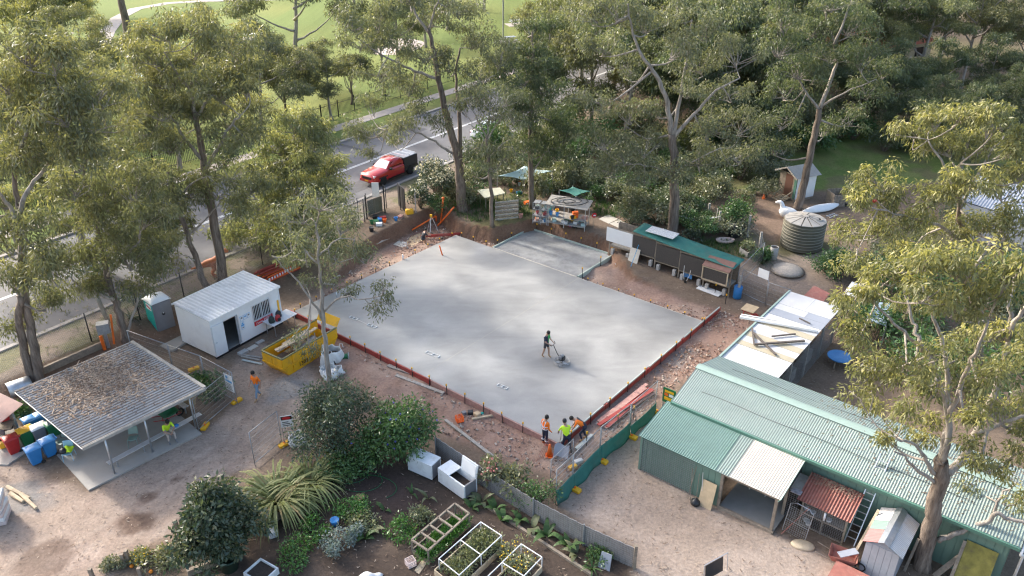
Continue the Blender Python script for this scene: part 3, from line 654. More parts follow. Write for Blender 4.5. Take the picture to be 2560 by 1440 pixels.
T8 = px_tree('gum_tree', 'thin twiggy gum by the slatted timber screen', (1231, 566),
 [([(1231, 566), (1227, 490), (1223, 420), (1216, 345)], .17, .09, True), ([(1216, 345), (1190, 290), (1165, 250)], .07, .02, False, -1), ([(1216, 345), (1225, 270), (1235, 220)], .07, .02, False, 1), ([(1218, 350), (1250, 300), (1285, 270)], .07, .02, False, -1), ([(1218, 365), (1200, 330), (1170, 310)], .05, .02, False, 1), ([(1222, 400), (1255, 360), (1290, 340)], .05, .02, False, .5)],
 [(1195, 235, 50, 30), (1255, 250, 45, 30), (1165, 275, 30, 25), (1230, 295, 45, 25), (1285, 300, 35, 28), (1190, 370, 28, 20), (1250, 365, 40, 25), (1240, 420, 45, 25), (1180, 430, 30, 22), (1290, 380, 30, 25)], seed=18, pal='grey', young=.2, n_per=90, dens=.9)
T9 = px_tree('gum_tree', 'narrow dark conical tree behind the shelf cart of pots', (1331, 520),
 [([(1331, 522), (1326, 420), (1325, 330), (1330, 240), (1333, 140), (1330, 80)], .25, .05, True), ([(1327, 440), (1350, 400), (1375, 370)], .08, .03, False, -.6)],
 [(1328, 80, 28, 26), (1320, 125, 42, 30), (1345, 165, 48, 32), (1305, 205, 50, 32), (1362, 225, 48, 34), (1330, 265, 58, 34), (1292, 300, 46, 34), (1385, 300, 48, 34), (1345, 340, 50, 28), (1415, 340, 36, 34), (1300, 370, 36, 26), (1390, 390, 44, 28)], seed=19, pal='dark', young=.3, n_per=150, dens=1.35)
T10 = px_tree('gum_tree', 'broad old gum with pale crooked limbs behind the bird cages', (1680, 588),
 [([(1680, 588), (1686, 500), (1684, 400), (1680, 335)], .42, .26, True), ([(1680, 340), (1668, 255), (1640, 190), (1605, 140), (1580, 70), (1570, 10)], .2, .05, False, -1.5), ([(1684, 345), (1735, 285), (1790, 225), (1850, 195)], .16, .04, False, -1), ([(1682, 340), (1700, 240), (1720, 140), (1730, 50)], .17, .05, False, 1.5), ([(1686, 430), (1740, 400), (1800, 370)], .1, .03, False, -1.5), ([(1684, 440), (1640, 420), (1590, 410)], .1, .03, False, -1)],
 [(1480, 40, 60, 40), (1540, 40, 60, 40), (1620, 60, 55, 40), (1690, 40, 60, 40), (1500, 120, 55, 40), (1560, 175, 45, 40), (1700, 120, 60, 40), (1770, 85, 55, 40), (1760, 170, 60, 40), (1640, 280, 40, 30), (1840, 140, 55, 40), (1720, 230, 55, 35), (1820, 235, 55, 35), (1780, 320, 70, 40), (1860, 310, 55, 40), (1610, 370, 55, 40), (1550, 400, 55, 35), (1500, 350, 55, 40), (1750, 400, 70, 35), (1690, 440, 60, 28), (1850, 395, 55, 35), (1610, 450, 50, 25), (1510, 430, 45, 28), (1480, 260, 45, 40), (1560, 290, 40, 40)], seed=20, pal='grey', young=.3, n_per=125, dens=.85)
T11 = px_tree('gum_tree', 'tall forked gum rising past the corner of the little wooden hut', (1994, 522),
 [([(1992, 524), (2012, 450), (2036, 340), (2048, 272)], .36, .2, True), ([(2048, 275), (2022, 240), (2000, 205), (1985, 160)], .12, .04, False, -1), ([(2050, 270), (2075, 205), (2092, 150), (2080, 90), (2060, 20)], .17, .05, False, 1.2), ([(2052, 268), (2110, 232), (2190, 198)], .11, .03, False, -1.5), ([(2086, 110), (2110, 50), (2130, 0)], .1, .04, False, -.6)],
 [(2000, 180, 60, 38), (2080, 140, 60, 38), (1940, 120, 60, 38), (2150, 150, 60, 38), (2020, 80, 65, 38), (2130, 70, 65, 38), (1960, 235, 50, 32), (2170, 235, 50, 32), (2210, 180, 45, 36), (1950, 40, 55, 36), (2060, 330, 40, 28), (2130, 300, 50, 32), (1950, 310, 45, 36), (2080, 15, 60, 30), (1930, 370, 45, 30)], seed=21, pal='dark', young=.45, n_per=125, dens=.9)
T12 = px_tree('gum_tree', 'big foreground gum whose mottled trunk rises in front of the green shed', (2308, 1418),
 [([(2306, 1420), (2326, 1320), (2340, 1250), (2350, 1190), (2354, 1150)], .33, .25, True), ([(2338, 1215), (2300, 1180), (2268, 1150), (2235, 1128)], .09, .03, False, -.8), ([(2345, 1190), (2318, 1160), (2305, 1130), (2270, 1105), (2240, 1095)], .11, .03, False, -.6),
     ([(2352, 1160), (2362, 1100), (2374, 1041), (2368, 930), (2353, 846), (2334, 790), (2304, 712)], .15, .04, False, 1.5), ([(2356, 1150), (2372, 1060), (2340, 937), (2308, 878), (2259, 833), (2207, 777), (2148, 705)], .13, .03, False, .6), ([(2308, 880), (2290, 830), (2275, 780), (2252, 700)], .09, .03, False, 1.2),
     ([(2356, 1180), (2392, 1162), (2440, 1080), (2474, 1009), (2500, 927), (2520, 839), (2523, 738), (2555, 666)], .18, .05, False, 1.8), ([(2518, 850), (2545, 790), (2580, 740)], .1, .04, False, -.6), ([(2345, 1352), (2400, 1327), (2462, 1305), (2490, 1283), (2525, 1300), (2575, 1302)], .12, .06, False, -1), ([(2486, 1286), (2500, 1240), (2540, 1210)], .07, .03, False, .4), ([(2440, 1085), (2500, 1060), (2570, 1040)], .11, .05, False, -.4), ([(2374, 1041), (2410, 950), (2440, 880), (2470, 800)], .1, .04, False, -.8)],
 [(2112, 790, 42, 36), (2160, 735, 48, 32), (2195, 690, 45, 28), (2245, 670, 48, 34), (2262, 770, 42, 22), (2310, 740, 50, 34), (2380, 775, 50, 38), (2450, 730, 55, 42), (2520, 690, 50, 45), (2330, 660, 55, 34), (2400, 670, 60, 38), (2120, 850, 40, 34), (2175, 915, 45, 30), (2220, 950, 48, 34), (2150, 985, 34, 24), (2270, 925, 42, 30), (2205, 1030, 42, 26), (2260, 1040, 44, 30), (2212, 1090, 26, 16), (2350, 885, 34, 32), (2420, 865, 48, 38), (2480, 840, 38, 36), (2400, 955, 48, 38), (2465, 955, 42, 34), (2530, 930, 36, 48), (2325, 990, 40, 30), (2290, 1090, 32, 16), (2420, 1050, 42, 26), (2440, 1110, 36, 22), (2425, 1222, 32, 22), (2540, 1150, 34, 40), (2545, 1250, 26, 30), (2480, 1180, 26, 18), (2480, 1035, 38, 28), (2555, 1070, 38, 44), (2350, 1065, 32, 22), (2300, 955, 36, 28), (2515, 1010, 36, 36), (2560, 860, 36, 50), (2450, 1170, 30, 22)], seed=22, pal='gold', young=.6, n_per=125, dens=2.1, cr=.42, leaf=.25)
T13 = px_tree('gum_tree', 'golden-topped gum behind the foreground gum at right edge', (2440, 1012),
 [([(2440, 1015), (2446, 870), (2430, 720), (2410, 600), (2395, 500), (2400, 410)], .26, .06, True), ([(2412, 610), (2340, 560), (2260, 540), (2180, 520)], .1, .03, False, -1.5), ([(2400, 520), (2440, 440), (2480, 380), (2510, 340)], .1, .03, False, 1), ([(2425, 690), (2480, 600), (2540, 540)], .1, .03, False, 1), ([(2396, 470), (2350, 400), (2320, 350)], .08, .03, False, .6)],
 [(2290, 330, 42, 32), (2345, 305, 46, 32), (2415, 285, 50, 32), (2500, 300, 50, 34), (2375, 370, 58, 36), (2450, 365, 58, 40), (2530, 370, 46, 42), (2205, 450, 48, 32), (2150, 505, 48, 36), (2225, 520, 50, 36), (2110, 585, 42, 32), (2180, 590, 55, 34), (2275, 565, 55, 38), (2340, 500, 55, 38), (2425, 465, 52, 40), (2505, 480, 50, 40), (2380, 585, 56, 40), (2460, 570, 50, 44), (2530, 575, 42, 48), (2120, 660, 42, 26), (2280, 630, 48, 28), (2240, 330, 20, 16), (2560, 430, 40, 50)], seed=23, pal='gold', young=.62, n_per=120, dens=2.0, cr=.45, leaf=.26)
def proto_gum(seed, h, pal, young, wide=1.0, label='', bare=.42, dens=1.0, loc=(0, 0, 0)):
 rng = np.random.default_rng(seed); b = Vector(loc)
 lean = Vector((rng.uniform(-.06, .06) * h, rng.uniform(-.06, .06) * h, 0))
 top = b + Vector((0, 0, h * .82)) + lean
 st = [([b - Vector((0, 0, .3)), b.lerp(top, .3) + Vector(rng.normal(size=3) * .15), b.lerp(top, .65) + Vector(rng.normal(size=3) * .25), top], .021 * h, .05, True)]
 ms = [(top + Vector((0, 0, h * .06)), (h * .10 * wide, h * .10 * wide, h * .07))]
 for i in range(7):
  a = i * 2.4 + rng.uniform(-.4, .4); f = bare + (.95 - bare) * (i + .5) / 7; s = b.lerp(top, f * .86)
  out = h * wide * (.27 - .13 * f) * rng.uniform(.85, 1.2)
  e = s + Vector((math.cos(a) * out, math.sin(a) * out, h * rng.uniform(.10, .19)))
  st.append(([s, s.lerp(e, .5) + Vector((0, 0, -.02 * h)), e], .009 * h, .03, False))
  for j in range(3):
   o = Vector(rng.normal(size=3) * np.array([.07, .07, .045]) * h * wide)
   ms.append((e + o, (h * .085 * wide * rng.uniform(.8, 1.2), h * .085 * wide, h * .055 * rng.uniform(.8, 1.3))))
 return make_tree('gum_tree', label, b, st, ms, seed=seed, pal=pal, young=young, n_per=100, dens=dens, leaf=.42, cr=.75, group='gum trees of the bush behind the site', bark=BARK_PALE)
GRP_PARK = 'gum trees in the park across the road'; GRP_BUSH = 'gum trees of the bush behind the site'
protos = [proto_gum(41, 17, 'grey', .3, 1.1, 'bush gum', .3, 1.0, G(1525, 292)), proto_gum(42, 16, 'olive', .45, 1.2, 'bush gum', .28, 1.0, G(1620, 330)), proto_gum(43, 14, 'dark', .35, 1.3, 'bush gum', .2, 1.1, G(1760, 400)), proto_gum(45, 15, 'olive', .5, 1.0, 'bush gum', .45, .85, G(1450, 215)), proto_gum(46, 19, 'fresh', .3, .9, 'bush gum', .33, .8, G(1700, 255)), proto_gum(44, 18, 'grey', .45, .95, 'bush gum', .38, .95, G(1880, 300))]
KIND_L = ('grey-green gum', 'broad olive gum', 'low dark gum', 'open-crowned gum', 'pale tall gum', 'tall narrow gum')
def BUSH_L(k, u, v):
 col_ = 'centre' if u < 1700 else ('right of centre' if u < 2080 else 'right')
 row = 'along the top edge' if v < 60 else ('in the far bush' if v < 190 else 'in the near bush beyond the site')
 return KIND_L[k] + ' ' + row + ', ' + col_ + ' of the picture'
for k, (p, q) in enumerate(zip(protos, ((1525, 292), (1620, 330), (1760, 400), (1450, 215), (1700, 255), (1880, 300)))): tag(p, BUSH_L(k, *q), None, GRP_BUSH)
rngF = np.random.default_rng(77)
spots = []
for (u, v) in ((1440, 250), (1575, 235), (1660, 250), (1730, 300), (1820, 330), (1930, 330), (1450, 170), (1540, 150), (1640, 160), (1740, 190), (1840, 210), (1940, 210), (2030, 230), (2120, 330), (2230, 330), (2150, 240), (2260, 250), (2330, 300), (2440, 300), (2540, 260),
               (1500, 90), (1600, 80), (1700, 100), (1800, 110), (1900, 120), (2000, 120), (2100, 140), (2210, 150), (2330, 170), (2440, 180), (2550, 160), (1480, 30), (1640, 20), (1760, 30), (1880, 40), (2000, 30), (2120, 50), (2240, 60), (2360, 60), (2480, 70), (2600, 60), (1580, -40), (1800, -50), (2050, -50), (2300, -50), (2550, -50), (2640, 220), (2700, 120),
               (1390, 330), (2400, 420), (2520, 390), (2300, 400), (1480, 330), (1560, 350), (1690, 360), (1790, 370), (1900, 380), (1420, 100), (1390, 200), (1680, 210), (1990, 300), (2060, 180), (2180, 200), (2080, 290), (2380, 240), (2500, 330), (2600, 330), (1560, 210), (1790, 250), (1880, 160), (2290, 110)):
 spots.append((u, v))
for i, (u, v) in enumerate(spots):
 p = at(u + rngF.uniform(-18, 18), v + rngF.uniform(-10, 10), 1.05)
 k = int(rngF.integers(0, 6)); s = rngF.uniform(.8, 1.15)
 if v > 280 and u > 2050: k, s = 2, rngF.uniform(.5, .7)
 copy_tree(protos[k], loc=p, rz=rngF.uniform(0, 6.28), scale=s, label=BUSH_L(k, u, v), group=GRP_BUSH)
def park_tree(k, u, v, s, label, rz=0):
 return copy_tree(protos[k], loc=at(u, v, 1.05), rz=rz, scale=s, label=label, group=GRP_PARK)
park_tree(0, 745, 205, 1.15, 'tall many-limbed gum on the park lawn above the white cabin', .4)
park_tree(0, 1000, 210, .85, 'gum by the park fence between lawn and road', 1.3)
park_tree(4, 890, 75, 1.0, 'gum at the top edge of the lawn left of the sand patch', 2.1)
park_tree(3, 1065, 120, .8, 'gum right of the sand patch in the park', 3.0)
park_tree(5, 1120, 75, .9, 'leaning gum at the top of the park near the picnic tables', 4.2)
park_tree(1, 1210, 30, .9, 'gum at the top centre beyond the picnic tables', 5.2)
park_tree(0, 1380, 70, .9, 'gum at the top centre right of the picnic tables', .9)
park_tree(2, 990, 0, .9, 'dark gum at the top edge behind the sand patch', 1.9)
park_tree(1, 700, -30, .9, 'gum at the far top edge above the lawn', 2.6)
park_tree(2, 1300, -30, 1., 'dark gum at the far top edge right of the dark trunk', 3.6)
park_tree(2, 800, -40, .9, 'dark gum at the far top edge left of centre', 4.6)
for k, u, v, s, lb in ((0, 215, 660, .85, 'gum on the road verge left of the slanting trunk'), (1, 60, 640, .8, 'gum on the road verge at the left edge'), (2, 385, 690, .5, 'low gum on the verge beside the toilet'), (1, 450, 425, .75, 'gum on the far verge behind the golden gum'), (0, 655, 345, .7, 'gum on the far verge right of the golden gum'), (1, 130, 500, .8, 'gum on the far verge at left'), (1, 830, 300, .55, 'small gum on the far verge left of the road bend'), (1, 300, 455, .7, 'gum on the far verge, second from left'), (4, 960, 238, .6, 'gum at the park fence above the ute'), (1, 245, 290, .75, 'broad gum inside the park left of the golden gum'), (0, 560, 290, .7, 'gum inside the park fence behind the golden gum')):
 park_tree(k, u, v, s, lb, u * .7).location = G(u, v)
def round_tree(name, label, base_px, h, rad, pal, young, seed, n=16, bare=.25):
 rng = np.random.default_rng(seed); b = at(base_px[0], base_px[1], 1.05); c = b + Vector((0, 0, h * .62))
 st = [([b - Vector((0, 0, .2)), b + Vector((.1, 0, h * .3)), c], .18, .06, True)]; ms = []
 for i in range(n):
  d = rng.normal(size=3); d /= np.linalg.norm(d); d[2] = abs(d[2]) * .9 - .15
  e = c + Vector((d[0] * rad * .68, d[1] * rad * .68, d[2] * h * .40))
  ms.append((e, (rad * .38, rad * .38, h * .13)))
  if i % 3 == 0: st.append(([b + Vector((0, 0, h * bare)), b.lerp(e, .6), e], .07, .03, False))
 return make_tree(name, label, b, st, ms, seed=seed, pal=pal, young=young, n_per=110, dens=1.2, leaf=.36, cr=.7)
round_tree('wattle_tree', 'rounded bright yellow-green tree at the top left by the park path', (165, 165), 10.5, 6.2, 'gold', .75, 51, 22)
round_tree('wattle_tree', 'greyish rounded tree at the top left corner', (30, 150), 12, 6.0, 'fresh', .5, 52, 20)
round_tree('dark_tree', 'dark conifer-like tree at the top left beside the bare trunk', (210, 45), 9.5, 6.5, 'dark', .1, 53, 22)
round_tree('wattle_tree', 'small olive tree left of the golden gum, over the fence', (215, 330), 8.5, 5, 'olive', .6, 54, 18)
round_tree('wattle_tree', 'olive tree beside the park fence right of the golden gum', (715, 300), 7.5, 4.6, 'olive', .6, 55, 18)
round_tree('wattle_tree', 'small green tree at the park fence above the red ute', (880, 262), 5.2, 2.8, 'olive', .4, 56, 12)
round_tree('wattle_tree', 'bushy tree inside the park fence at far left', (40, 430), 6.5, 4.5, 'olive', .5, 57, 14)
b = at(320, 97, 1.05); mb = MB(); Yb = b.y
tb = thing('dead_gum_tree', 'bare dark trunk standing on the park lawn at top left', 'tree', b)
ln = smooth_line([Vector((b.x, b.y, b.z - .2)), onY(314, 50, Yb), onY(303, 5, Yb), onY(296, -60, Yb), onY(285, -160, Yb)], 5)
mb.tube(ln, [.62 - .012 * i for i in range(len(ln))], 10).build('trunk', BARK, tb, smooth=True, world=True)
mb = MB(); p0 = onY(300, -20, Yb); mb.tube(smooth_line([p0, onY(330, -90, Yb + 1), onY(360, -150, Yb + 1)], 4), [.25 - .02 * i for i in range(9)], 7); mb.build('branch', BARK, tb, smooth=True, world=True)
# ================================================================== BUILDINGS
def text_mesh(body, size, m, extrude=.004, shear=0.0):
 cu = bpy.data.curves.new('lettering', 'FONT'); cu.body = body; cu.size = size; cu.extrude = extrude; cu.align_x = 'CENTER'; cu.align_y = 'CENTER'; cu.shear = shear; cu.resolution_u = 2
 o = bpy.data.objects.new('lettering', cu); col.objects.link(o)
 me = bpy.data.meshes.new_from_object(o.evaluated_get(bpy.context.evaluated_depsgraph_get()))
 bpy.data.objects.remove(o); me.materials.clear(); me.materials.append(m); me.name = 'lettering'; return me
TH1 = math.atan2(-.629, .777)
S0 = Vector((7.62, 30.62, 0))
def SH(s, t, z=0.0): return S0 + E1 * s + E2 * t + Vector((0, 0, z))
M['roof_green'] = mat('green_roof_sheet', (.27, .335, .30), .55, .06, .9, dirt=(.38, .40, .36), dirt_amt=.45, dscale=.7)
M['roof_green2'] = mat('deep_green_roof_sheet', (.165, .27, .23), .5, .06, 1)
M['roof_cream'] = mat('cream_roof_sheet', (.66, .60, .51), .5, .05, 1, dirt=(.50, .42, .33), dirt_amt=.3)
M['ridge_cap'] = mat('ridge_capping', (.31, .41, .36), .45, .06, 2)
M['shed_floor'] = mat('shed_floor', (.23, .23, .22), .8, .1, 2)
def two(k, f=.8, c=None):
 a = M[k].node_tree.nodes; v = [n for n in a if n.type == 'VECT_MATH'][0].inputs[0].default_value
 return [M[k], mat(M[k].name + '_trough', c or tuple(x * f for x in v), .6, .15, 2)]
# long green shed
shed = thing('green_shed', 'long green corrugated shed with low gable roof at lower right', 'shed', S0, TH1)
Lh, Wd, EV, RG = 14.4, 4.75, 2.6, 3.3
mb = MB()
mb.box(.25, Wd - .3, 0, Lh - .25, Wd - .2, EV)                                   # rear wall
mb.box(.2, .28, 0, .28, Wd - .2, EV); mb.box(Lh - .3, .28, 0, Lh - .22, Wd - .2, EV)
mb.add([(.2, .28, EV), (.2, Wd - .2, EV), (.2, Wd / 2, RG - .06), (.28, .28, EV), (.28, Wd - .2, EV), (.28, Wd / 2, RG - .06)], [(0, 1, 2), (5, 4, 3)])
mb.add([(Lh - .3, .28, EV), (Lh - .3, Wd - .2, EV), (Lh - .3, Wd / 2, RG - .06), (Lh - .22, .28, EV), (Lh - .22, Wd - .2, EV), (Lh - .22, Wd / 2, RG - .06)], [(0, 1, 2), (5, 4, 3)])
mb.build('wall', M['green_steel'], shed)
bw = .305; me_b = MB().box(0, 0, 0, bw - .012, .035, EV - .03).mesh('wall_board', M['green_steel'])
for i in range(int((Lh - .5) / bw)): link_part('wall_board', me_b, shed, (.27 + i * bw, .20, 0))
MB().box(.26, .232, .0, Lh - .26, .28, EV - .02).build('wall_backing', M['green_steel'], shed)
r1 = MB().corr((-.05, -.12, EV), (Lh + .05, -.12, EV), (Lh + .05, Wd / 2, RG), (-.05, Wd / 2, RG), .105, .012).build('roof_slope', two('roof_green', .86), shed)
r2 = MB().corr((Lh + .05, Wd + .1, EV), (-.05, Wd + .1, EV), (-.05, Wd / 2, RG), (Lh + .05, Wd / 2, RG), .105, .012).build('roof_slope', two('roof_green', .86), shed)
mb = MB(); sl = (RG - EV) / (Wd / 2)
mb.plate([(-.08, Wd / 2, RG + .045), (-.08, Wd / 2 - .24, RG + .045 - .24 * sl), (Lh + .08, Wd / 2 - .24, RG + .045 - .24 * sl), (Lh + .08, Wd / 2, RG + .045)], .012)
mb.plate([(Lh + .08, Wd / 2, RG + .045), (Lh + .08, Wd / 2 + .24, RG + .045 - .24 * sl), (-.08, Wd / 2 + .24, RG + .045 - .24 * sl), (-.08, Wd / 2, RG + .045)], .012)
mb.build('ridge_capping', M['ridge_cap'], shed)
M['gutter'] = mat('green_gutter', (.10, .22, .165), .45, .08, 2)
MB().box(-.05, -.22, EV - .14, Lh + .05, -.12, EV - .01).build('gutter', M['gutter'], shed)
MB().box(-.09, -.15, EV - .2, -.055, Wd / 2, EV + .02).build('barge_board', M['gutter'], shed)
mb = MB(); mb.tube([(Lh + .12, -.17, EV - .1), (Lh + .12, -.17, EV - .3), (Lh + .2, .1, EV - .45), (Lh + .2, .16, .3)], .05, 8); mb.tube([(Lh + .12, Wd, EV + .0), (Lh + .12, .2, EV - .04), (Lh + .12, -.17, EV - .1)], .05, 8)
mb.build('downpipe', M['white'], shed, smooth=True)
mb = MB().tube([(.9 + i * .9, .95 + .04 * math.sin(i * 1.3), EV + .32 + .013 * math.sin(i) + .03) for i in range(14)], .012, 4).build('roof_cable', M['black'], shed)
MB().tube([(1.2 + i * .9, 3.6 + .05 * math.sin(i * 1.1), EV + .36) for i in range(10)], .012, 4).build('roof_cable', M['black'], shed)
rngL = np.random.default_rng(6); mb = MB()
for i in range(900):
 x = Lh * (.35 + .65 * rngL.random() ** .6); y = rngL.uniform(-.05, Wd - .1); z = RG - abs(y - Wd / 2) * sl + .02; a = rngL.uniform(0, 6.28); l = rngL.uniform(.05, .16); mb.bar((x, y, z), (x + l * math.cos(a), y + l * math.sin(a), z + .01), .025, .008)
tag(mb.build('leaf_litter', mat('roof_leaves', (.20, .145, .10), .9, .4, 30), shed), kind='stuff')
M['moss_board'] = mat('mossy_board', (.24, .21, .05), .85, .35, 3, dirt=(.10, .08, .05), dirt_amt=.7, dscale=1.6)
d = thing('mossy_board', 'moss-stained yellowish board leaning on the green shed wall at lower right', 'board', SH(13.35, -.15), TH1)
MB().plate([(-.55, -.55, .0), (.55, -.55, 0), (.55, .28, 1.75), (-.55, .28, 1.75)], .03).build('panel', M['moss_board'], d)
MB().bar((-.62, -.62, .02), (-.6, .22, 1.7), .12, .04).build('edge_strip', M['timber'], d)
tag(MB().bar(SH(12.2, -.7, .05), SH(12.75, -.1, 1.0), .22, .05).build('loose_plank', M['timber'], None), 'weathered plank propped beside the mossy board at lower right', 'plank')
# lean-to in front of the shed
lean = thing('lean_to', 'lean-to with deep green and cream corrugated roof over an open bay', 'shed', SH(0, 0), TH1)
zf, zb = 1.98, 2.47
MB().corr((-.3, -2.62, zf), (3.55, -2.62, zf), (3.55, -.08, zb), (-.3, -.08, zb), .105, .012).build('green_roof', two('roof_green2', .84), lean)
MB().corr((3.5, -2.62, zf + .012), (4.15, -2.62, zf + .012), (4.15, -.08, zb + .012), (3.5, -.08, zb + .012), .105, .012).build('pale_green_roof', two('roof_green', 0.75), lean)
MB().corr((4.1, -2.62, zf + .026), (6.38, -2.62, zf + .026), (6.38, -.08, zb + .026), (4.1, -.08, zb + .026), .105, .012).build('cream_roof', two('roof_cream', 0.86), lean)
MB().plate([(6.30, -2.64, zf - .12), (6.42, -2.64, zf + .06), (6.42, -.06, zb + .06), (6.30, -.06, zb - .12)], .02).build('barge_board', M['roof_green2'], lean)
me_b2 = MB().box(0, 0, 0, bw - .012, .03, 1.9).mesh('wall_board', M['green_steel'])
for i in range(13): link_part('wall_board', me_b2, lean, (-.18 + i * bw, -2.47, 0))
MB().box(-.17, -2.44, 0, 3.76, -2.40, 1.88).build('wall_backing', M['green_steel'], lean)
MB().box(-.2, -2.46, 0, -.16, .2, 2.0).build('end_wall', M['green_steel'], lean)
MB().box(-.22, -2.52, 0, -.10, -2.40, 1.96).build('corner_post', M['green_steel'], lean)
for x, y in ((3.8, -2.45), (6.2, -2.45), (6.2, -1.2)): MB().box(x - .06, y - .06, 0, x + .06, y + .06, 1.95 + (.25 if y > -2 else 0)).build('post', M['timber'], lean)
MB().box(3.86, -2.5, zf - .17, 6.14, -2.45, zf - .05).build('beam', M['timber'], lean)
MB().box(3.84, -2.42, .02, 6.3, .15, .10).build('floor', M['shed_floor'], lean)
MB().box(3.8, -2.56, 0, 6.32, -2.425, .13).build('sill_log', M['timber'], lean)
MB().box(6.22, -1.2, 0, 6.26, .15, 2.1).build('side_panel', M['mesh_dark'], lean)
for i in range(4): MB().tube([(4.6 + .35 * i, -2.3, zf - .1), (4.6 + .35 * i, -2.3, zf - .35 - .1 * (i % 2))], .01, 4).build('hanging_cord', M['cloth_white'], lean)
def wire_grid(w, h, sx, sz, r, frame=0.0, fr=.02):
 mb = MB()
 for i in range(int(w / sx) + 1): mb.bar((i * sx, 0, 0), (i * sx, 0, h), r)
 for j in range(int(h / sz) + 1): mb.bar((0, 0, j * sz), (w, 0, j * sz), r)
 return mb
wire = wire_grid(2.6, 1.85, .10, .10, .009).mesh('wire_mesh', M['steel_dull'])
link_part('wire_mesh', wire, lean, (-.1, -2.56, .02))
b = thing('plywood_sheet', 'yellowish plywood sheet leaning on the green wall beside the open bay', 'board', SH(3.35, -2.72), TH1)
MB().plate([(-.32, -.16, 0), (.32, -.16, 0), (.32, .12, 1.25), (-.32, .12, 1.25)], .015).build('panel', M['ply'], b)
for i, (s, h, k) in enumerate(((2.45, 1.5, .1), (2.62, 1.7, -.05), (2.8, 1.4, .06), (2.95, 1.55, .12))):
 tag(MB().tube([SH(s + k * 2, -2.85, 0), SH(s, -2.58, h)], .014, 5).build('garden_stake', M['timber'] if i < 3 else M['alu'], None), ('thin dark stake leaning on the green wall, first from the wire mesh', 'tall thin stake leaning on the green wall, second from the wire mesh', 'short stake leaning on the green wall, third from the wire mesh', 'white broom handle leaning by the plywood sheet')[i], 'stake')
bin_ = MB().lathe([(.18, 0), (.22, .06), (.2, .2), (.1, .26), (.02, .34)], 9, SH(2.95, -2.95)).build('rubbish_bag', M['black_plastic'], None, smooth=True); tag(bin_, 'black rubbish bag on the gravel by the plywood sheet', 'bag')
# flat-roofed annex with patchwork sheets
an = thing('flat_roof_annex', 'flat white-roofed animal pen shed with grey and tan roof sheets', 'shed', SH(0, 5.0), TH1)
M['sheet_white'] = mat('white_roof_sheet', (.56, .56, .56), .5, .05, 1.5, dirt=(.52, .50, .48), dirt_amt=.5)
M['sheet_grey'] = mat('grey_roof_sheet', (.33, .35, .39), .5, .06, 2); M['sheet_tan'] = mat('tan_roof_sheet', (.44, .39, .28), .55, .08, 2)
rows = [(0, 1.9, 'sheet_white'), (1.9, 2.35, 'sheet_tan'), (2.35, 2.95, 'sheet_white'), (2.95, 3.5, 'sheet_tan'), (3.5, 4.6, 'sheet_white'), (4.6, 5.15, 'sheet_tan'), (5.15, 6.0, 'sheet_white'), (6.0, 6.75, 'sheet_grey'), (6.75, 7.45, 'sheet_white'), (7.45, 9.25, 'sheet_white')]
for i, (a, b_, k) in enumerate(rows):
 zz = 2.36 + .004 * (i % 2) + .006 * a
 if i == 8:
  MB().box(-.05, a + .006, zz, 1.75, b_ - .006, zz + .03).build('roof_sheet', M[k], an); MB().box(1.76, a + .006, zz, 3.0, b_ - .006, zz + .03).build('roof_sheet', M['sheet_grey'], an)
 elif k == 'sheet_white' and b_ - a > 1.5:
  for x0, x1 in ((-.05, 1.48), (1.49, 3.0)): MB().box(x0, a + .006, zz, x1, b_ - .006, zz + .03).build('roof_sheet', M[k], an)
 else: MB().box(-.05, a + .006, zz, 3.0, b_ - .006, zz + .03).build('roof_sheet', M[k], an)
MB().box(-.16, -.1, 2.30, -.06, 9.3, 2.48).build('edge_flashing', M['ridge_cap'], an)
for y in (.1, 2.4, 4.7, 7.0, 9.1):
 for x in (.05, 2.85): MB().box(x - .05, y - .05, 0, x + .05, y + .05, 2.35).build('post', M['timber_grey'], an)
MB().box(.02, .1, .2, .06, 9.1, 2.3).build('side_wall', M['timber_grey'], an)
wire2 = wire_grid(2.2, 1.9, .1, .1, .008).mesh('wire_mesh', M['steel_dull'])
for i in range(4): link_part('wire_mesh', wire2, an, (2.9, .2 + i * 2.28, .05), (0, 0, R(90)))
for i in range(3): MB().box(2.0, 1.2 + i * 2.4, 0, 2.6, 1.9 + i * 2.4, .7).build('nest_box', M['timber_grey'], an)
def roof_bar(nm, s0, t0, s1, t1, w, h, m, label, cat, dz=0.0):
 o = MB().bar(SH(s0, t0, 2.47 + h / 2 + dz), SH(s1, t1, 2.47 + h / 2 + dz), w, h).build(nm, m, None); return tag(o, label, cat)
roof_bar('white_beam', -1.0, 9.35, 2.95, 10.6, .16, .12, M['white'], 'long white beam lying across the flat annex roof', 'beam', .02)
roof_bar('white_batten', -1.1, 9.75, .9, 10.4, .07, .05, M['white_clean'], 'thin white batten overhanging the annex roof edge', 'beam')
M['old_dark'] = mat('old_dark_timber', (.12, .10, .085), .85, .3, 6)
roof_bar('old_timber', .8, 7.15, 2.75, 9.2, .12, .09, M['old_dark'], 'longest dark weathered timber on the annex roof', 'timber')
roof_bar('old_timber', 1.2, 8.55, 2.1, 9.6, .07, .07, M['old_dark'], 'short dark timber on the annex roof beside the white beam', 'timber')
roof_bar('old_timber', .25, 8.3, 2.1, 6.95, .12, .06, M['old_dark'], 'dark timber lying under the longest one on the annex roof', 'timber')
roof_bar('old_timber', -.0, 8.75, .75, 7.3, .08, .05, M['old_dark'], 'dark timber near the slab-side edge of the annex roof', 'timber')
roof_bar('old_timber', 1.6, 11.4, 2.3, 11.2, .06, .05, M['old_dark'], 'small stick lying on the grey roof sheet', 'timber')
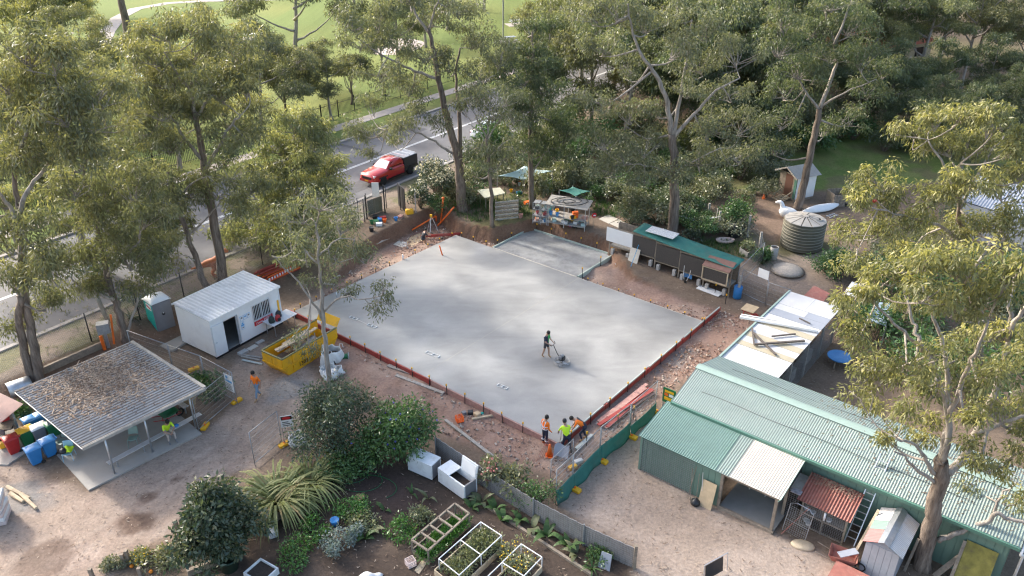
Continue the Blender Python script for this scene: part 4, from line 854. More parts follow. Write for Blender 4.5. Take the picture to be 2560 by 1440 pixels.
# rusty roofed bird hutch
hu = thing('bird_hutch', 'two-storey timber bird hutch with rust-red corrugated roof', 'hutch', SH(6.95, -.05), TH1)
mb = MB(); MB().corr((-.25, -1.35, 1.38), (1.95, -1.35, 1.38), (1.95, .12, 1.85), (-.25, .12, 1.85), .12, .022).build('rusty_roof', two('rust', 0.7), hu)
for x in (0, .9, 1.8):
 for y in (-1.2, 0): MB().box(x - .04, y - .04, 0, x + .04, y + .04, 1.36 if y < -.5 else 1.78).build('post', M['timber'], hu)
for z in (.08, .72, 1.3): MB().box(-.02, -1.24, z - .04, 1.82, -1.2 + .02, z + .04).build('rail', M['timber'], hu)
MB().box(-.02, -1.18, .68, 1.82, 0, .72).build('shelf', M['timber_grey'], hu)
MB().box(1.78, -1.16, .05, 1.82, -.05, 1.4).build('end_panel', M['green_steel'], hu); MB().box(.0, .0, .05, 1.8, .04, 1.75).build('back_panel', M['timber_grey'], hu)
w3 = wire_grid(1.75, 1.22, .08, .08, .007).mesh('wire_mesh', M['steel']); link_part('wire_mesh', w3, hu, (.02, -1.26, .08))
MB().box(-.75, -1.0, .0, -.7, 0, 1.5).build('side_pen_wall', M['mesh_dark'], hu); MB().plate([(-.8, -1.1, 1.45), (-.26, -1.1, 1.45), (-.26, .0, 1.62), (-.8, .0, 1.62)], .03).build('side_pen_roof', M['timber_grey'], hu)
w4 = wire_grid(.55, 1.3, .1, .1, .007).mesh('wire_mesh', M['steel']); link_part('wire_mesh', w4, hu, (-.75, -1.1, .08))
bowl = MB().lathe([(.0, 0), (.1, .02), (.13, .12), (.11, .12)], 12)
for i, (x, y, z) in enumerate(((.15, -1.0, .74), (.42, -1.05, .74), (.2, -.95, .08), (1.1, -1.1, .75), (.35, -1.1, .1))):
 o = bowl.build('bowl', M['white_clean'], None, loc=SH(6.95 + x, -.05 + y, z), smooth=True)
 tag(o, ('white bowl on the hutch shelf, leftmost', 'white bowl on the hutch shelf, second from left', 'white bowl on the hutch floor at left', 'white bowl on the hutch shelf at right', 'white bowl on the hutch floor, second from left')[i], 'bowl')
MB().tube([(.95, -1.29, .85), (.95, -1.29, 1.25)], .045, 8).build('water_pipe', M['white_clean'], hu, smooth=True)
rngL = np.random.default_rng(8); mb = MB()
for i in range(220):
 p = Vector((-.2 + 2.1 * rngL.random(), .0 - .22 * abs(rngL.normal()), 1.80)); p.z = 1.42 + (p.y + 1.35) / 1.47 * .47 + .03 + .05 * rngL.random(); a = rngL.uniform(0, 6.28); l = rngL.uniform(.05, .2)
 mb.bar(p, p + Vector((math.cos(a) * l, math.sin(a) * l * .5, .02)), .015, .008)
tag(mb.build('leaf_litter', M['timber'], hu), kind='stuff')
tag(MB().box(0, 0, 0, .42, .28, .03).build('framed_picture', mat('faded_print', (.35, .33, .36), .5, .5, 9), None, loc=SH(6.35, -1.3, 1.52), rz=TH1), 'small faded printed panel on the hutch side roof', 'panel')
mb = MB()
g = thing('wire_gate', 'small silver wire gate leaning against the bird hutch', 'gate', SH(6.55, -1.75), TH1 - .1)
mb.tube([(0, -.25, 0), (0, .1, 1.25), (.25, .13, 1.38), (.8, .13, 1.38), (1.0, .1, 1.25), (1.0, -.25, 0)], .016, 6); mb.bar((0, -.1, .55), (1, -.1, .55), .02); mb.build('frame', M['steel'], g)
w5 = wire_grid(.98, 1.2, .09, .09, .006).mesh('wire_mesh', M['steel']); link_part('wire_mesh', w5, g, (.01, -.24, .02), (R(-15), 0, 0))
tag(MB().tube([SH(6.6, -2.25, 0), SH(7.25, -1.35, 1.2)], .02, 6).build('broom_handle', M['rust'], None), 'reddish wooden handle leaning on the wire gate', 'tool handle')
# aluminium ladder
la = thing('aluminium_ladder', 'long aluminium extension ladder leaning onto the green shed roof', 'ladder', SH(9.0, -1.05), TH1)
A0, A1 = Vector((0, 0, 0)), Vector((.12, 2.15, 3.35))
for x in (-.2, .2): MB().bar(A0 + Vector((x, 0, 0)), A1 + Vector((x, 0, 0)), .035, .08).build('stile', M['alu'], la)
rung = MB().bar((-.2, 0, 0), (.2, 0, 0), .03).mesh('rung', M['alu'])
for i in range(1, 14): link_part('rung', rung, la, A0.lerp(A1, i / 14))
# small patchwork garden shed
gs = thing('garden_shed', 'small grey shed with patchwork gable roof at the bottom right', 'shed', SH(9.75, -2.2), TH1)
for x0, x1, y0, y1 in ((0, 1.25, 0, .04), (0, 1.25, 2.06, 2.1), (0, .04, .041, 2.059), (1.21, 1.25, .041, 2.059)):
 MB().box(x0, y0, 0, x1, y1, 1.58).build('wall', M['sheet_grey'], gs)
bd = MB().box(0, 0, 0, .235, .02, 1.6).mesh('wall_board', mat('grey_boards', (.42, .43, .46), .6, .1, 3))
for i in range(5): link_part('wall_board', bd, gs, (.01 + i * .247, -.022, 0))
mb = MB().add([(0, 0, 1.58), (1.25, 0, 1.58), (.625, 0, 1.88), (0, .03, 1.58), (1.25, .03, 1.58), (.625, .03, 1.88)], [(0, 1, 2), (5, 4, 3)]); mb.build('gable', M['sheet_grey'], gs)
M['roof_pink'] = mat('faded_red_sheet', (.47, .17, .16), .6, .2, 3, dirt=(.30, .20, .18), dirt_amt=.5); M['roof_zinc'] = mat('old_zinc_sheet', (.58, .57, .56), .5, .1, 3, dirt=(.50, .38, .28), dirt_amt=.7, dscale=2.5)
for y0, y1, k in ((-.1, .75, 'roof_pink'), (.74, 1.35, 'roof_green2'), (1.34, 2.25, 'roof_zinc')):
 dz = .004 * ['roof_pink', 'roof_green2', 'roof_zinc'].index(k)
 MB().corr((-.12, y1, 1.56 + dz), (-.12, y0, 1.56 + dz), (.62, y0, 1.93 + dz), (.62, y1, 1.93 + dz), .09, .014).build('roof_sheet', two(k, .8), gs)
for y0, y1 in ((-.1, 1.1), (1.09, 2.25)): MB().corr((1.37, y0, 1.56 + (y0 > 0) * .006), (1.37, y1, 1.56 + (y0 > 0) * .006), (.63, y1, 1.93 + (y0 > 0) * .006), (.63, y0, 1.93 + (y0 > 0) * .006), .09, .014).build('roof_sheet', two('roof_zinc', .78), gs)
mb = MB(); mb.plate([(.42, -.14, 1.86), (.625, -.14, 1.965), (.625, 2.3, 1.965), (.42, 2.3, 1.86)], .01); mb.plate([(.625, -.14, 1.965), (.83, -.14, 1.86), (.83, 2.3, 1.86), (.625, 2.3, 1.965)], .01); mb.build('ridge_capping', M['steel'], gs)
for y in (2.25, 1.3): tag(MB().bar(SH(11.2, y - 2.2 - .2, 0), SH(11.3, y - 2.2 + .2, 2.1 if y > 2 else 1.5), .09, .05).build('old_plank', M['timber'], None), 'dark upright plank leaning behind the garden shed' if y > 2 else 'shorter dark plank leaning beside the garden shed', 'plank')
tag(MB().bar(SH(9.35, -2.0, 0), SH(9.62, -.35, 1.75), .1, .05).build('timber_post', M['timber_pale'], None), 'pale timber leaning between ladder and garden shed', 'plank')
# rusty wheelbarrow and junk by the ladder
wb = thing('old_wheelbarrow', 'rusty old wheelbarrow full of scrap beside the ladder', 'wheelbarrow', SH(9.2, -2.35), TH1 + .2)
MB().prism([(-.45, -.3), (.35, -.22), (.35, .22), (-.45, .3)], .32, .36).build('tray_floor', M['rust'], wb)
for a, b2, c_, d_ in (((-.45, -.3, .36), (.35, -.22, .36), (.45, -.3, .62), (-.6, -.38, .62)), ((.35, .22, .36), (-.45, .3, .36), (-.6, .38, .62), (.45, .3, .62)), ((.35, -.22, .36), (.35, .22, .36), (.45, .3, .62), (.45, -.3, .62)), ((-.45, .3, .36), (-.45, -.3, .36), (-.6, -.38, .62), (-.6, .38, .62))):
 MB().plate([a, b2, c_, d_], .01).build('tray_side', M['rust'], wb)
for y in (-.25, .25): MB().tube([(.6, y * .3, .2), (-.4, y, .3), (-1.1, y * 1.2, .5)], .02, 6).build('handle', M['timber'], wb)
mb = MB(); mb.tube([(.6 + .19 * math.cos(t), 0, .2 + .19 * math.sin(t)) for t in np.linspace(0, 2 * math.pi, 17)], .04, 6, False); mb.build('wheel', M['rubber'], wb, smooth=True)
tag(MB().bar(SH(9.0, -2.6, .66), SH(9.5, -2.0, .72), .3, .03).build('scrap_sheet', M['sheet_grey'], None), 'bluish grey sheet lying in the rusty wheelbarrow', 'sheet')
tag(MB().prism([(0, 0), (1.35, 0), (1.35, 1.0), (0, 1.0)], 0, .5).build('rusty_trough', M['rust'], None, loc=SH(9.0, -3.75), rz=TH1), 'brown rusty metal box at the bottom edge below the garden shed', 'box')
st = MB().lathe([(.52, 0), (.50, .12), (.40, .2), (.1, .24)], 14, (0, 0, 0)); ms = st.mesh('stump', M['timber_pale'], True)
o = bpy.data.objects.new('tree_stump', ms); col.objects.link(o); o.location = SH(7.55, -2.35); o.scale = (.95, .55, .6); o.rotation_euler = (.1, 0, -.3); tag(o, 'pale sawn tree stump on the gravel before the hutch', 'stump')
# open shelter at the left
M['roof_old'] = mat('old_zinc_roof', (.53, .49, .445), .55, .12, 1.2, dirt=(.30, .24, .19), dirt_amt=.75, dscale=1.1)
SP = [Vector((-24.0, 31.6, 2.38)), Vector((-20.25, 36.1, 2.40)), Vector((-15.0, 32.05, 2.28)), Vector((-18.85, 27.55, 2.26))]     # left, back, right, front corners
sh = thing('open_shelter', 'open-sided shelter with litter-covered corrugated roof at left', 'shelter', Vector((-19.5, 31.8, 0)))
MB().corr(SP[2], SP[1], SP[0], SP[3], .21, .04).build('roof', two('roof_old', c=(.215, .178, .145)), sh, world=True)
gz = Vector((0, 0, 1)); d3 = (SP[2] - SP[3]).normalized()
MB().bar(SP[3] + gz * -.05, SP[2] + gz * -.05, .13, .15).build('gutter', M['timber_grey'], sh, world=True)
MB().bar(SP[1] + gz * .02, SP[2] + gz * .02, .16, .1).build('roof_edge', M['timber_grey'], sh, world=True); MB().bar(SP[0] + gz * -.06, SP[1] + gz * -.06, .1, .16).build('fascia', M['timber'], sh, world=True); MB().bar(SP[0] + gz * -.06, SP[3] + gz * -.09, .05, .05).build('purlin', M['steel'], sh, world=True)
fl = [G(222, 1228), G(505, 1086)]; dd = (fl[1] - fl[0]).normalized(); nn = Vector((-dd.y, dd.x, 0))
flo = MB().prism([(q.x, q.y) for q in (fl[0], fl[1], fl[1] + nn * 4.9, fl[0] + nn * 4.9)], -.2, .07); flo.build('floor_slab', M['concrete'], sh, world=True)
for (u, v) in ((287, 1183), (382, 1130), (490, 1070)):
 p = at(u, v, .07); MB().tube([p, Vector((p.x, p.y, 2.2))], .045, 8).build('post', M['steel'], sh, world=True, smooth=True)
 q = p + nn * 5.0; MB().tube([q, Vector((q.x, q.y, 2.3))], .045, 8).build('post', M['steel'], sh, world=True, smooth=True)
bk = fl[0] + nn * 4.8; MB().prism([(p.x, p.y) for p in (bk + dd * .3, bk + dd * 5.3, bk + dd * 5.3 + nn * .06, bk + dd * .3 + nn * .06)], .0, 1.9).build('back_wall', M['timber_grey'], sh, world=True)
M['litter'] = mat('dry_litter', (.38, .30, .23), .9, .45, 30); M['litter2'] = mat('dark_litter', (.17, .115, .08), .9, .45, 30)
rngL = np.random.default_rng(4); mbs = MB()
for i in range(6500):
 a, b_ = .5 + .25 * rngL.normal(), .66 + .24 * rngL.normal()
 if not (.02 < a < .97 and .04 < b_ < .985): continue
 if rngL.random() > 1.15 - 1.1 * max(0, (.30 - b_) * 3): continue
 p = SP[3].lerp(SP[2], a).lerp(SP[0].lerp(SP[1], a), b_) + gz * (.03 + .05 * rngL.random()); t = rngL.uniform(0, 6.28); l = rngL.uniform(.04, .15) if i % 40 else rngL.uniform(.3, .8)
 mbs.m(int(rngL.random() < .45)).bar(p, p + Vector((math.cos(t) * l, math.sin(t) * l, rngL.normal() * .015)), .03 * rngL.uniform(.5, 1.3), .012)
tag(mbs.build('leaf_litter', [M['litter'], M['litter2']], sh, world=True), kind='stuff')
def bench(p0, p1, label, zt=.46):
 b = thing('aluminium_bench', label, 'bench', (p0 + p1) / 2); d = (p1 - p0).normalized(); n = Vector((-d.y, d.x, 0))
 for k in (-.1, .0, .1): MB().bar(p0 + n * k + gz * zt, p1 + n * k + gz * zt, .09, .035).build('seat_plank', M['alu'], b, world=True)
 for f in (.08, .36, .64, .92):
  q = p0.lerp(p1, f); MB().bar(q - n * .12 + gz * (zt - .03), q + n * .12 + gz * (zt - .03), .05, .03).build('bracket', M['steel'], b, world=True); MB().bar(q, q + gz * (zt - .04), .05).build('leg', M['steel'], b, world=True)
 return b
bench(at(275, 1178, .07), at(505, 1052, .07), 'long aluminium bench along the open front of the shelter')
bench(at(415, 1000, .07), at(470, 1036, .07), 'short pale bench at the right end inside the shelter')
b = thing('plywood_sheet', 'brown plywood sheet closing the right end of the shelter', 'board', at(480, 1035, .07))
MB().plate([at(430, 985, .6), at(487, 1020, .1), at(492, 975, 1.5), at(455, 960, 1.6)], .02).build('panel', M['ply'], b, world=True)
# small rusty lean-to and hood at the far left
M['roof_rusty'] = mat('rust_stained_sheet', (.56, .42, .36), .6, .12, 2, dirt=(.38, .20, .15), dirt_amt=.6)
lt = thing('rusty_lean_to', 'rust-stained corrugated lean-to at the left picture edge', 'shed', at(20, 1080, 0))
MB().corr(at(-60, 1060, 2.0), at(-45, 960, 2.2), at(59, 1010, 2.2), at(-5, 1062, 1.95), .13, .024).build('roof', two('roof_rusty', 0.6), lt, world=True)
p = at(48, 1090, 0); MB().bar(p, Vector((p.x, p.y, 2.05)), .16).build('post', M['timber_grey'], lt, world=True)
p = at(-60, 1140, 0); MB().bar(p, Vector((p.x, p.y, 1.95)), .14).build('post', M['timber_grey'], lt, world=True)
q = [at(*c) for c in ((-60, 1160), (20, 1165), (70, 1130), (55, 1070), (-60, 1070))]; MB().prism([(v.x, v.y) for v in q], -.1, .08).build('floor_slab', M['concrete'], lt, world=True)
for z in (.55, 1.15): MB().plate([at(-60, 1075, z), at(28, 1075, z), at(35, 1050, z), at(-60, 1050, z)], .04).build('shelf', M['timber'], lt, world=True)
for i, (u, v, z, k, nm, lb) in enumerate(((12, 1050, 1.2, 'red', 'tool_case', 'bright red case on the top shelf of the rusty lean-to'), (20, 1072, .6, 'black_plastic', 'tool_case', 'black case on the middle shelf of the rusty lean-to'), (0, 1086, .6, 'grey_plastic', 'tool_case', 'grey case on the middle shelf at the picture edge'), (5, 1105, .1, 'black_plastic', 'tool_case', 'black case on the floor of the rusty lean-to'), (14, 1116, .1, 'yellow_plastic', 'tool_case', 'yellow case on the floor of the rusty lean-to'))):
 tag(bevel(MB().box(-.22, -.15, 0, .22, .15, .28).build(nm, M[k], None, loc=at(u, v, z), rz=.6), .03), lb, 'case')
ho = thing('curved_metal_hood', 'half-round galvanised hood standing behind the shelter at far left', 'hood', at(55, 985, .3), .75)
mb = MB().sheet(lambda a, b_: (-.55 + 1.1 * b_, .5 * math.cos(math.pi * a * 1.02), .25 + .62 * math.sin(math.pi * a) ** .8), 14, 3, .012); mb.build('shell', M['steel'], ho, smooth=True)
for x in (-.5, .5): MB().box(x - .02, -.5, 0, x + .02, -.46, .3).build('leg', M['steel'], ho); MB().box(x - .02, .46, 0, x + .02, .5, .3).build('leg', M['steel'], ho)
# white site cabin
cp = [at(541, 893, .15), at(707, 803, .15)]; cab_d = (cp[1] - cp[0]).normalized(); CA = math.atan2(cab_d.y, cab_d.x); CL = (cp[1] - cp[0]).length; CWd, CHt = 3.1, 2.55
cab = thing('site_cabin', 'white portable site cabin with open door and barred window', 'cabin', Vector((cp[0].x, cp[0].y, 0)), CA)
z0 = .15
DX0, DX1, DZ = .78, 1.72, 2.12; WX0, WX1, WZ0, WZ1 = 2.85, 4.15, 1.12, 2.12
mb = MB(); T_ = .06
for x0, x1, za, zb2 in ((0, DX0, z0, CHt), (DX0, DX1, DZ, CHt), (DX1, WX0, z0, CHt), (WX0, WX1, z0, WZ0), (WX0, WX1, WZ1, CHt), (WX1, CL, z0, CHt)): mb.box(x0, 0, za, x1, T_, zb2)
mb.build('front_wall', M['white'], cab)
MB().box(.0, T_ + .001, z0, T_, CWd, CHt).build('end_wall', M['white'], cab); MB().box(CL - T_, T_ + .001, z0, CL, CWd, CHt).build('end_wall', M['white'], cab); MB().box(T_ + .001, CWd - T_, z0, CL - T_ - .001, CWd, CHt).build('rear_wall', M['white'], cab)
MB().box(T_ + .002, T_ + .002, z0 - .05, CL - T_ - .002, CWd - T_ - .002, z0 + .05).build('floor', M['shed_floor'], cab)
MB().box(0, 0, z0 - .13, CL, .08, z0 - .003).build('chassis_rail', M['black'], cab); MB().box(0, CWd - .08, z0 - .13, CL, CWd, z0 - .003).build('chassis_rail', M['black'], cab)
M['cabin_roof'] = mat('white_cabin_roof', (.82, .82, .82), .4, .05, 2, dirt=(.58, .58, .58), dirt_amt=.6, dscale=1.6)
MB().corr((-.1, -.12, CHt + .02), (CL + .1, -.12, CHt + .02), (CL + .1, CWd + .1, CHt + .12), (-.1, CWd + .1, CHt + .12), .26, .03).build('roof', two('cabin_roof', .84), cab)
for a, b2 in (((-.1, -.1, CHt - .03), (CL + .1, -.1, CHt - .03)), ((-.1, CWd + .1, CHt + .07), (CL + .1, CWd + .1, CHt + .07))): MB().bar(a, b2, .06, .1).build('roof_edge', M['white_clean'], cab)
for x in (0, CL): MB().box(x - .03, -.03, z0, x + .03, -.001, CHt - .04).build('corner_trim', M['white_clean'], cab)
dr = MB().box(.0, -.11, z0 + .05, .76, -.06, DZ).build('door', M['white_clean'], cab); MB().tube([(.1, -.12, 1.1), (.1, -.17, 1.1), (.16, -.17, 1.1)], .02, 6).build('handle', M['steel'], dr)
for x0, x1, za, zb2 in ((DX0, DX0 + .05, z0, DZ), (DX1 - .05, DX1, z0, DZ), (DX0 + .051, DX1 - .051, DZ - .05, DZ)): MB().box(x0, -.02, za, x1, .05, zb2).build('door_frame', M['alu'], cab)
MB().box(DX1 + .02, -.10, z0 + .1, DX1 + .06, -.0, DZ).build('security_door', M['alu'], cab)
win = MB().box(WX0 + .03, .02, WZ0 + .03, WX1 - .03, .035, WZ1 - .03).build('window', M['glass_dark'], cab)
for x0, x1, za, zb2 in ((WX0 - .04, WX1 + .04, WZ1 - .03, WZ1 + .04), (WX0 - .04, WX1 + .04, WZ0 - .04, WZ0 + .03), (WX0 - .04, WX0 + .03, WZ0 + .031, WZ1 - .031), (WX1 - .03, WX1 + .04, WZ0 + .031, WZ1 - .031), ((WX0 + WX1) / 2 - .03, (WX0 + WX1) / 2 + .03, WZ0 + .031, WZ1 - .031)): MB().box(x0, -.03, za, x1, .015, zb2).build('frame', M['alu'], win)
barm = MB().box(-.012, -.05, WZ0 - .06, .012, -.034, WZ1 + .03).mesh('bar', M['white_clean'])
for i in range(11): link_part('bar', barm, win, (WX0 + .08 + i * .114, 0, 0))
M['notice_blue'] = mat('notice_blue', (.12, .38, .68), .5, .1, 4)
for i, (x, z, w, h) in enumerate(((1.95, 1.55, .22, .30), (2.2, 1.55, .22, .30), (2.45, 1.55, .22, .30), (1.95, 1.2, .22, .3), (1.95, .98, .22, .18))):
 nb = MB().box(x, -.012, z, x + w, -.004, z + h).build('notice', M['notice_blue'], cab); MB().box(x + .015, -.015, z + (.12 if i == 3 else .015), x + w - .015, -.0125, z + h - .015).build('paper', M['white_clean'], nb); MB().box(x + .05, -.018, z + h * .45, x + w - .05, -.0155, z + h * .78).build('print', M['notice_blue'] if i % 2 else M['grey_plastic'], nb)
M['sign_red'] = mat('sign_red', (.60, .02, .03), .4, .05, 2)
sg = MB().box(2.85, -.03, .78, 4.2, -.008, 1.06).build('hire_sign', M['sign_red'], cab)
link_part('lettering', text_mesh('HIRE', .27, M['white_clean']), sg, (3.82, -.033, .92), (R(90), 0, 0)); link_part('lettering', text_mesh('Coates', .19, M['white_clean'], shear=.3), sg, (3.2, -.033, .91), (R(90), 0, 0))
MB().box(3.4, -1.02, .82, CL + .35, -.05, .87).build('folding_table', M['white_clean'], cab)
for x, y in ((3.55, -.9), (CL + .2, -.9), (3.55, -.15), (CL + .2, -.15)): MB().bar((x, y, 0), (x, y, .82), .035).build('table_leg', M['steel'], cab)
MB().box(CL - .22, -.035, .75, CL - .1, -.008, 1.7).build('spirit_level', M['yellow_plastic'], cab)
def pack(x, y, m1, label, s=1.0, acc=None):
 w = Vector((cp[0].x, cp[0].y, 0)) + cab_d * x + Vector((-cab_d.y, cab_d.x, 0)) * y; w.z = .87
 t = thing('backpack', label, 'backpack', w, CA)
 b = MB().lathe([(.13, 0), (.17, .06), (.18, .2), (.15, .34), (.07, .42), (.02, .43)], 12).build('body', m1, t, smooth=True); b.scale = (1.1 * s, .8 * s, s)
 p_ = MB().lathe([(.05, 0), (.12, .03), (.13, .14), (.09, .21), (.02, .22)], 10).build('front_pocket', acc or m1, t, smooth=True, loc=(0, -.14 * s, .03)); p_.scale = (s, .6 * s, s)
 MB().tube([(-.04, .02, .41 * s), (-.04, .02, .47 * s), (.04, .02, .47 * s), (.04, .02, .41 * s)], .012, 5).build('handle', M['black'], t)
pack(3.62, -.62, mat('dark_green_canvas', (.03, .045, .04), .8, .2, 6), 'dark green bag on the cabin table, leftmost of three')
pack(3.98, -.75, M['red'], 'red and black backpack on the cabin table, middle of three', .95, M['black']); pack(4.32, -.42, M['black_plastic'], 'black backpack on the cabin table under the window', 1.0)
ch = thing('black_chair', 'black chair just inside the open cabin door', 'chair', Vector((cp[0].x, cp[0].y, z0 + .05)) + cab_d * 1.25 + Vector((-cab_d.y, cab_d.x, 0)) * 1.2, CA + .4)
MB().box(-.2, -.2, .42, .2, .2, .47).build('seat', M['black_plastic'], ch); MB().box(-.2, .17, .5, .2, .21, .9).build('backrest', M['black_plastic'], ch)
for x in (-.17, .17):
 for y in (-.17, .17): MB().bar((x, y, 0), (x, y, .42), .03).build('leg', M['steel_dull'], ch)
for i, (x, y, w_, l_, h_, k, lb) in enumerate(((1.25, -.75, .55, .35, .16, 'block', 'pale concrete block step below the cabin door'), (1.95, -.7, .6, .35, .05, 'ply_pale', 'flat pale board on the dirt right of the cabin step'), (2.6, -.6, .5, .25, .08, 'block', 'grey block on the dirt below the cabin sign'))):
 q = Vector((cp[0].x, cp[0].y, 0)) + cab_d * x + Vector((-cab_d.y, cab_d.x, 0)) * y; q.z = hz(q.x, q.y)
 tag(bevel(MB().box(-w_ / 2, -l_ / 2, 0, w_ / 2, l_ / 2, h_).build('step_block', M[k], None, loc=q, rz=CA), .01), lb, 'block')
# portable toilet
tp = at(397, 838, .25); to = thing('portable_toilet', 'teal and grey portable toilet with white roof beside the cabin', 'toilet', tp, heading(at(397, 838, .25), at(437, 822, .25)))
MB().box(-.02, -.02, 0, 1.12, 1.14, .12).build('base', M['black_plastic'], to)
for x0, x1, y0, y1, k in ((0, .05, .051, 1.1, 'teal'), (1.05, 1.1, .051, 1.1, 'teal'), (.051, 1.049, 1.05, 1.1, 'teal')): bevel(MB().box(x0, y0, .12, x1, y1, 2.05).build('wall', M[k], to), .02)
MB().box(0, 0, .12, 1.1, .05, 2.1).build('front_frame', M['grey_plastic'], to); do = bevel(MB().box(.1, -.025, .2, 1.0, -.003, 1.98).build('door', M['grey_plastic'], to), .01)
MB().box(.25, -.04, .28, .85, -.026, .5).build('door_panel', M['grey_plastic'], do); mb = MB(); mb.lathe([(.09, 0), (.09, .02)], 14); lk = mb.build('lock', M['black'], do, loc=(.55, -.03, 1.25)); lk.rotation_euler = (R(90), 0, 0)
link_part('indicator', MB().lathe([(.03, 0), (.03, .03)], 10).mesh('indicator', M['white_clean']), do, (.55, -.04, 1.32), (R(90), 0, 0))
for z in (.5, .9, 1.3, 1.7): MB().box(-.012, .12, z, -.001, 1.02, z + .05).build('rib', M['teal'], to)
MB().box(-.016, .2, 1.55, -.002, .8, 1.9).build('logo_panel', M['white_clean'], to); MB().plate([(-.018, .25, 1.6), (-.018, .75, 1.72), (-.018, .75, 1.84), (-.018, .25, 1.72)], .003).build('logo_stripe', M['sign_red'], to)
MB().sheet(lambda a, b_: (-.06 + 1.22 * a, -.06 + 1.22 * b_, 2.06 + .28 * (math.sin(math.pi * min(max(a, .0), 1)) * math.sin(math.pi * b_)) ** .5), 10, 10, .03).build('roof', M['white_clean'], to, smooth=True)
pd = MB().prism([(p.x, p.y) for p in (G(380, 850), G(432, 880), G(500, 838), G(440, 810))], -.05, .12); pd.build('toilet_pad', M['concrete'], None)
for o in bpy.data.objects:
 if o.name.startswith('toilet_pad'): struct(o)
# ================================================================== THE BUILDING SITE
# formwork boards round the slab
M['alu_edge'] = mat('screed_rail', (.50, .55, .52), .5, .1, 4)
def uvbar(u0, v0, z0, u1, v1, z1, w, h): return MB().bar(uv(u0, v0, z0), uv(u1, v1, z1), w, h)
segs = [(-.3, 3.4), (3.45, 7.6), (7.65, 11.8), (11.85, 16.0), (16.05, 20.35)]
for i, (a, b_) in enumerate(segs):
 tag(uvbar(a, -.045, .17, b_, -.045, .17, .07, .35).build('formwork_board', M['red_timber'] if i < 3 else M['pink_timber'], None), 'red formwork board along the front-left slab edge, number %s from the cabin end' % ('one', 'two', 'three', 'four', 'five')[i], 'formwork board', 'formwork boards round the slab')
for i, (a, b_) in enumerate([(-.1, 4.0), (4.05, 8.2), (8.25, 12.2), (12.25, 17.2)]):
 tag(uvbar(SL_U + .05, a, .15, SL_U + .05, b_, .15, .08, .36).build('formwork_board', M['red_timber'], None), 'red formwork board along the front-right slab edge, number %s from the workers' % ('one', 'two', 'three', 'four')[i], 'formwork board', 'formwork boards round the slab')
 tag(uvbar(SL_U + .02 + .06, a + .15, .40, SL_U + .08, b_ - .2, .40, .05, .09).build('screed_rail', M['alu_edge'], None), 'pale metal rail on top of the front-right formwork, number %s from the workers' % ('one', 'two', 'three', 'four')[i], 'rail', 'rails on the formwork')
for i, (a, b_) in enumerate([(-.2, 7.4), (7.45, 15.0)]): tag(uvbar(-.045, a, .14, -.045, b_, .14, .06, .3).build('formwork_board', M['pink_timber'], None), 'low dusty formwork board on the back-left slab edge, ' + ('cabin-side half' if i == 0 else 'far half'), 'formwork board', 'formwork boards round the slab')
for i, (a, b_) in enumerate([(11.05, 15.6), (15.65, 20.3)]): tag(uvbar(a, SL_V + .045, .16, b_, SL_V + .045, .16, .06, .33).build('formwork_board', M['ply_pale'], None), 'pale formwork board on the back-right slab edge, ' + ('nearer the patio' if i == 0 else 'nearer the right corner'), 'formwork board', 'formwork boards round the slab')
M['green_timber'] = mat('greenish_formwork', (.46, .52, .44), .7, .12, 4)
for i, (a, b_, c_, d_) in enumerate(((PU0 - .04, PV0, PU0 - .04, PV1), (PU0 - .08, PV1 + .05, PU1 + .1, PV1 + .05), (PU1 + .05, PV0 + .1, PU1 + .05, PV1))):
 tag(uvbar(a, b_, .22, c_, d_, .22, .09, .34).build('formwork_board', M['green_timber'], None), 'greenish pale formwork board on the ' + ('left', 'rear', 'right')[i] + ' side of the patio slab', 'formwork board', 'formwork boards round the slab')
tag(uvbar(PU0, SL_V + .02, .36, PU1, SL_V + .02, .36, .07, .03).build('edge_strip', M['ply_pale'], None), 'thin pale strip between the main slab and the patio slab', 'strip')
tag(uvbar(-2.1, 13.2, .2, .1, 15.4, .3, .06, .2).build('formwork_board', M['red_timber'], None), 'short red board past the far corner of the slab', 'formwork board')
# pegs with yellow caps
peg = thing('formwork_peg', '', 'peg', (0, 0, 0)); MB().bar((0, 0, -.25), (0, 0, .55), .035).build('stake', M['black'], peg); MB().lathe([(.0, .53), (.045, .53), (.045, .62), (.0, .635)], 8).build('cap', M['yellow_plastic'], peg)
rngP = np.random.default_rng(31); first = [True]
def put_peg(p, label, h=1.0):
 o = peg if first[0] else copy_tree(peg)
 first[0] = False; o.location = p; o.rotation_euler = (rngP.normal() * .03, rngP.normal() * .03, rngP.uniform(0, 1.5)); o.scale = (1, 1, h); tag(o, label, 'peg', 'yellow-capped pegs round the formwork')
for i in range(16): put_peg(uv(.3 + i * 1.28, -.14, .06), 'yellow-capped peg along the front-left formwork of the slab')
for i in range(9): put_peg(uv(SL_U + .17, .8 + i * 1.75, .06), 'yellow-capped peg along the front-right formwork of the slab')
for i in range(12): put_peg(uv(-.16, .6 + i * 1.27, .06), 'yellow-capped peg along the back-left edge of the slab', .85)
for i in range(8): put_peg(uv(11.8 + i * 1.2, SL_V + .16, .06), 'yellow-capped peg along the back-right edge of the slab', .7)
for i in range(3): put_peg(uv(.4 + i * 1.2, SL_V + .2, .05), 'yellow-capped peg behind the far corner of the slab', .9)
for i in range(3): put_peg(uv(PU0 - .15, PV0 + .7 + i * 1.6, .08), 'yellow-capped peg left of the patio slab')
for i in range(6): put_peg(uv(PU0 + .5 + i * 1.35, PV1 + .17, .1), 'yellow-capped peg behind the patio slab', 1.2)
for i in range(2): put_peg(uv(PU1 + .16, PV0 + .5 + i * 2.2, .1), 'yellow-capped peg right of the patio slab', 1.3)
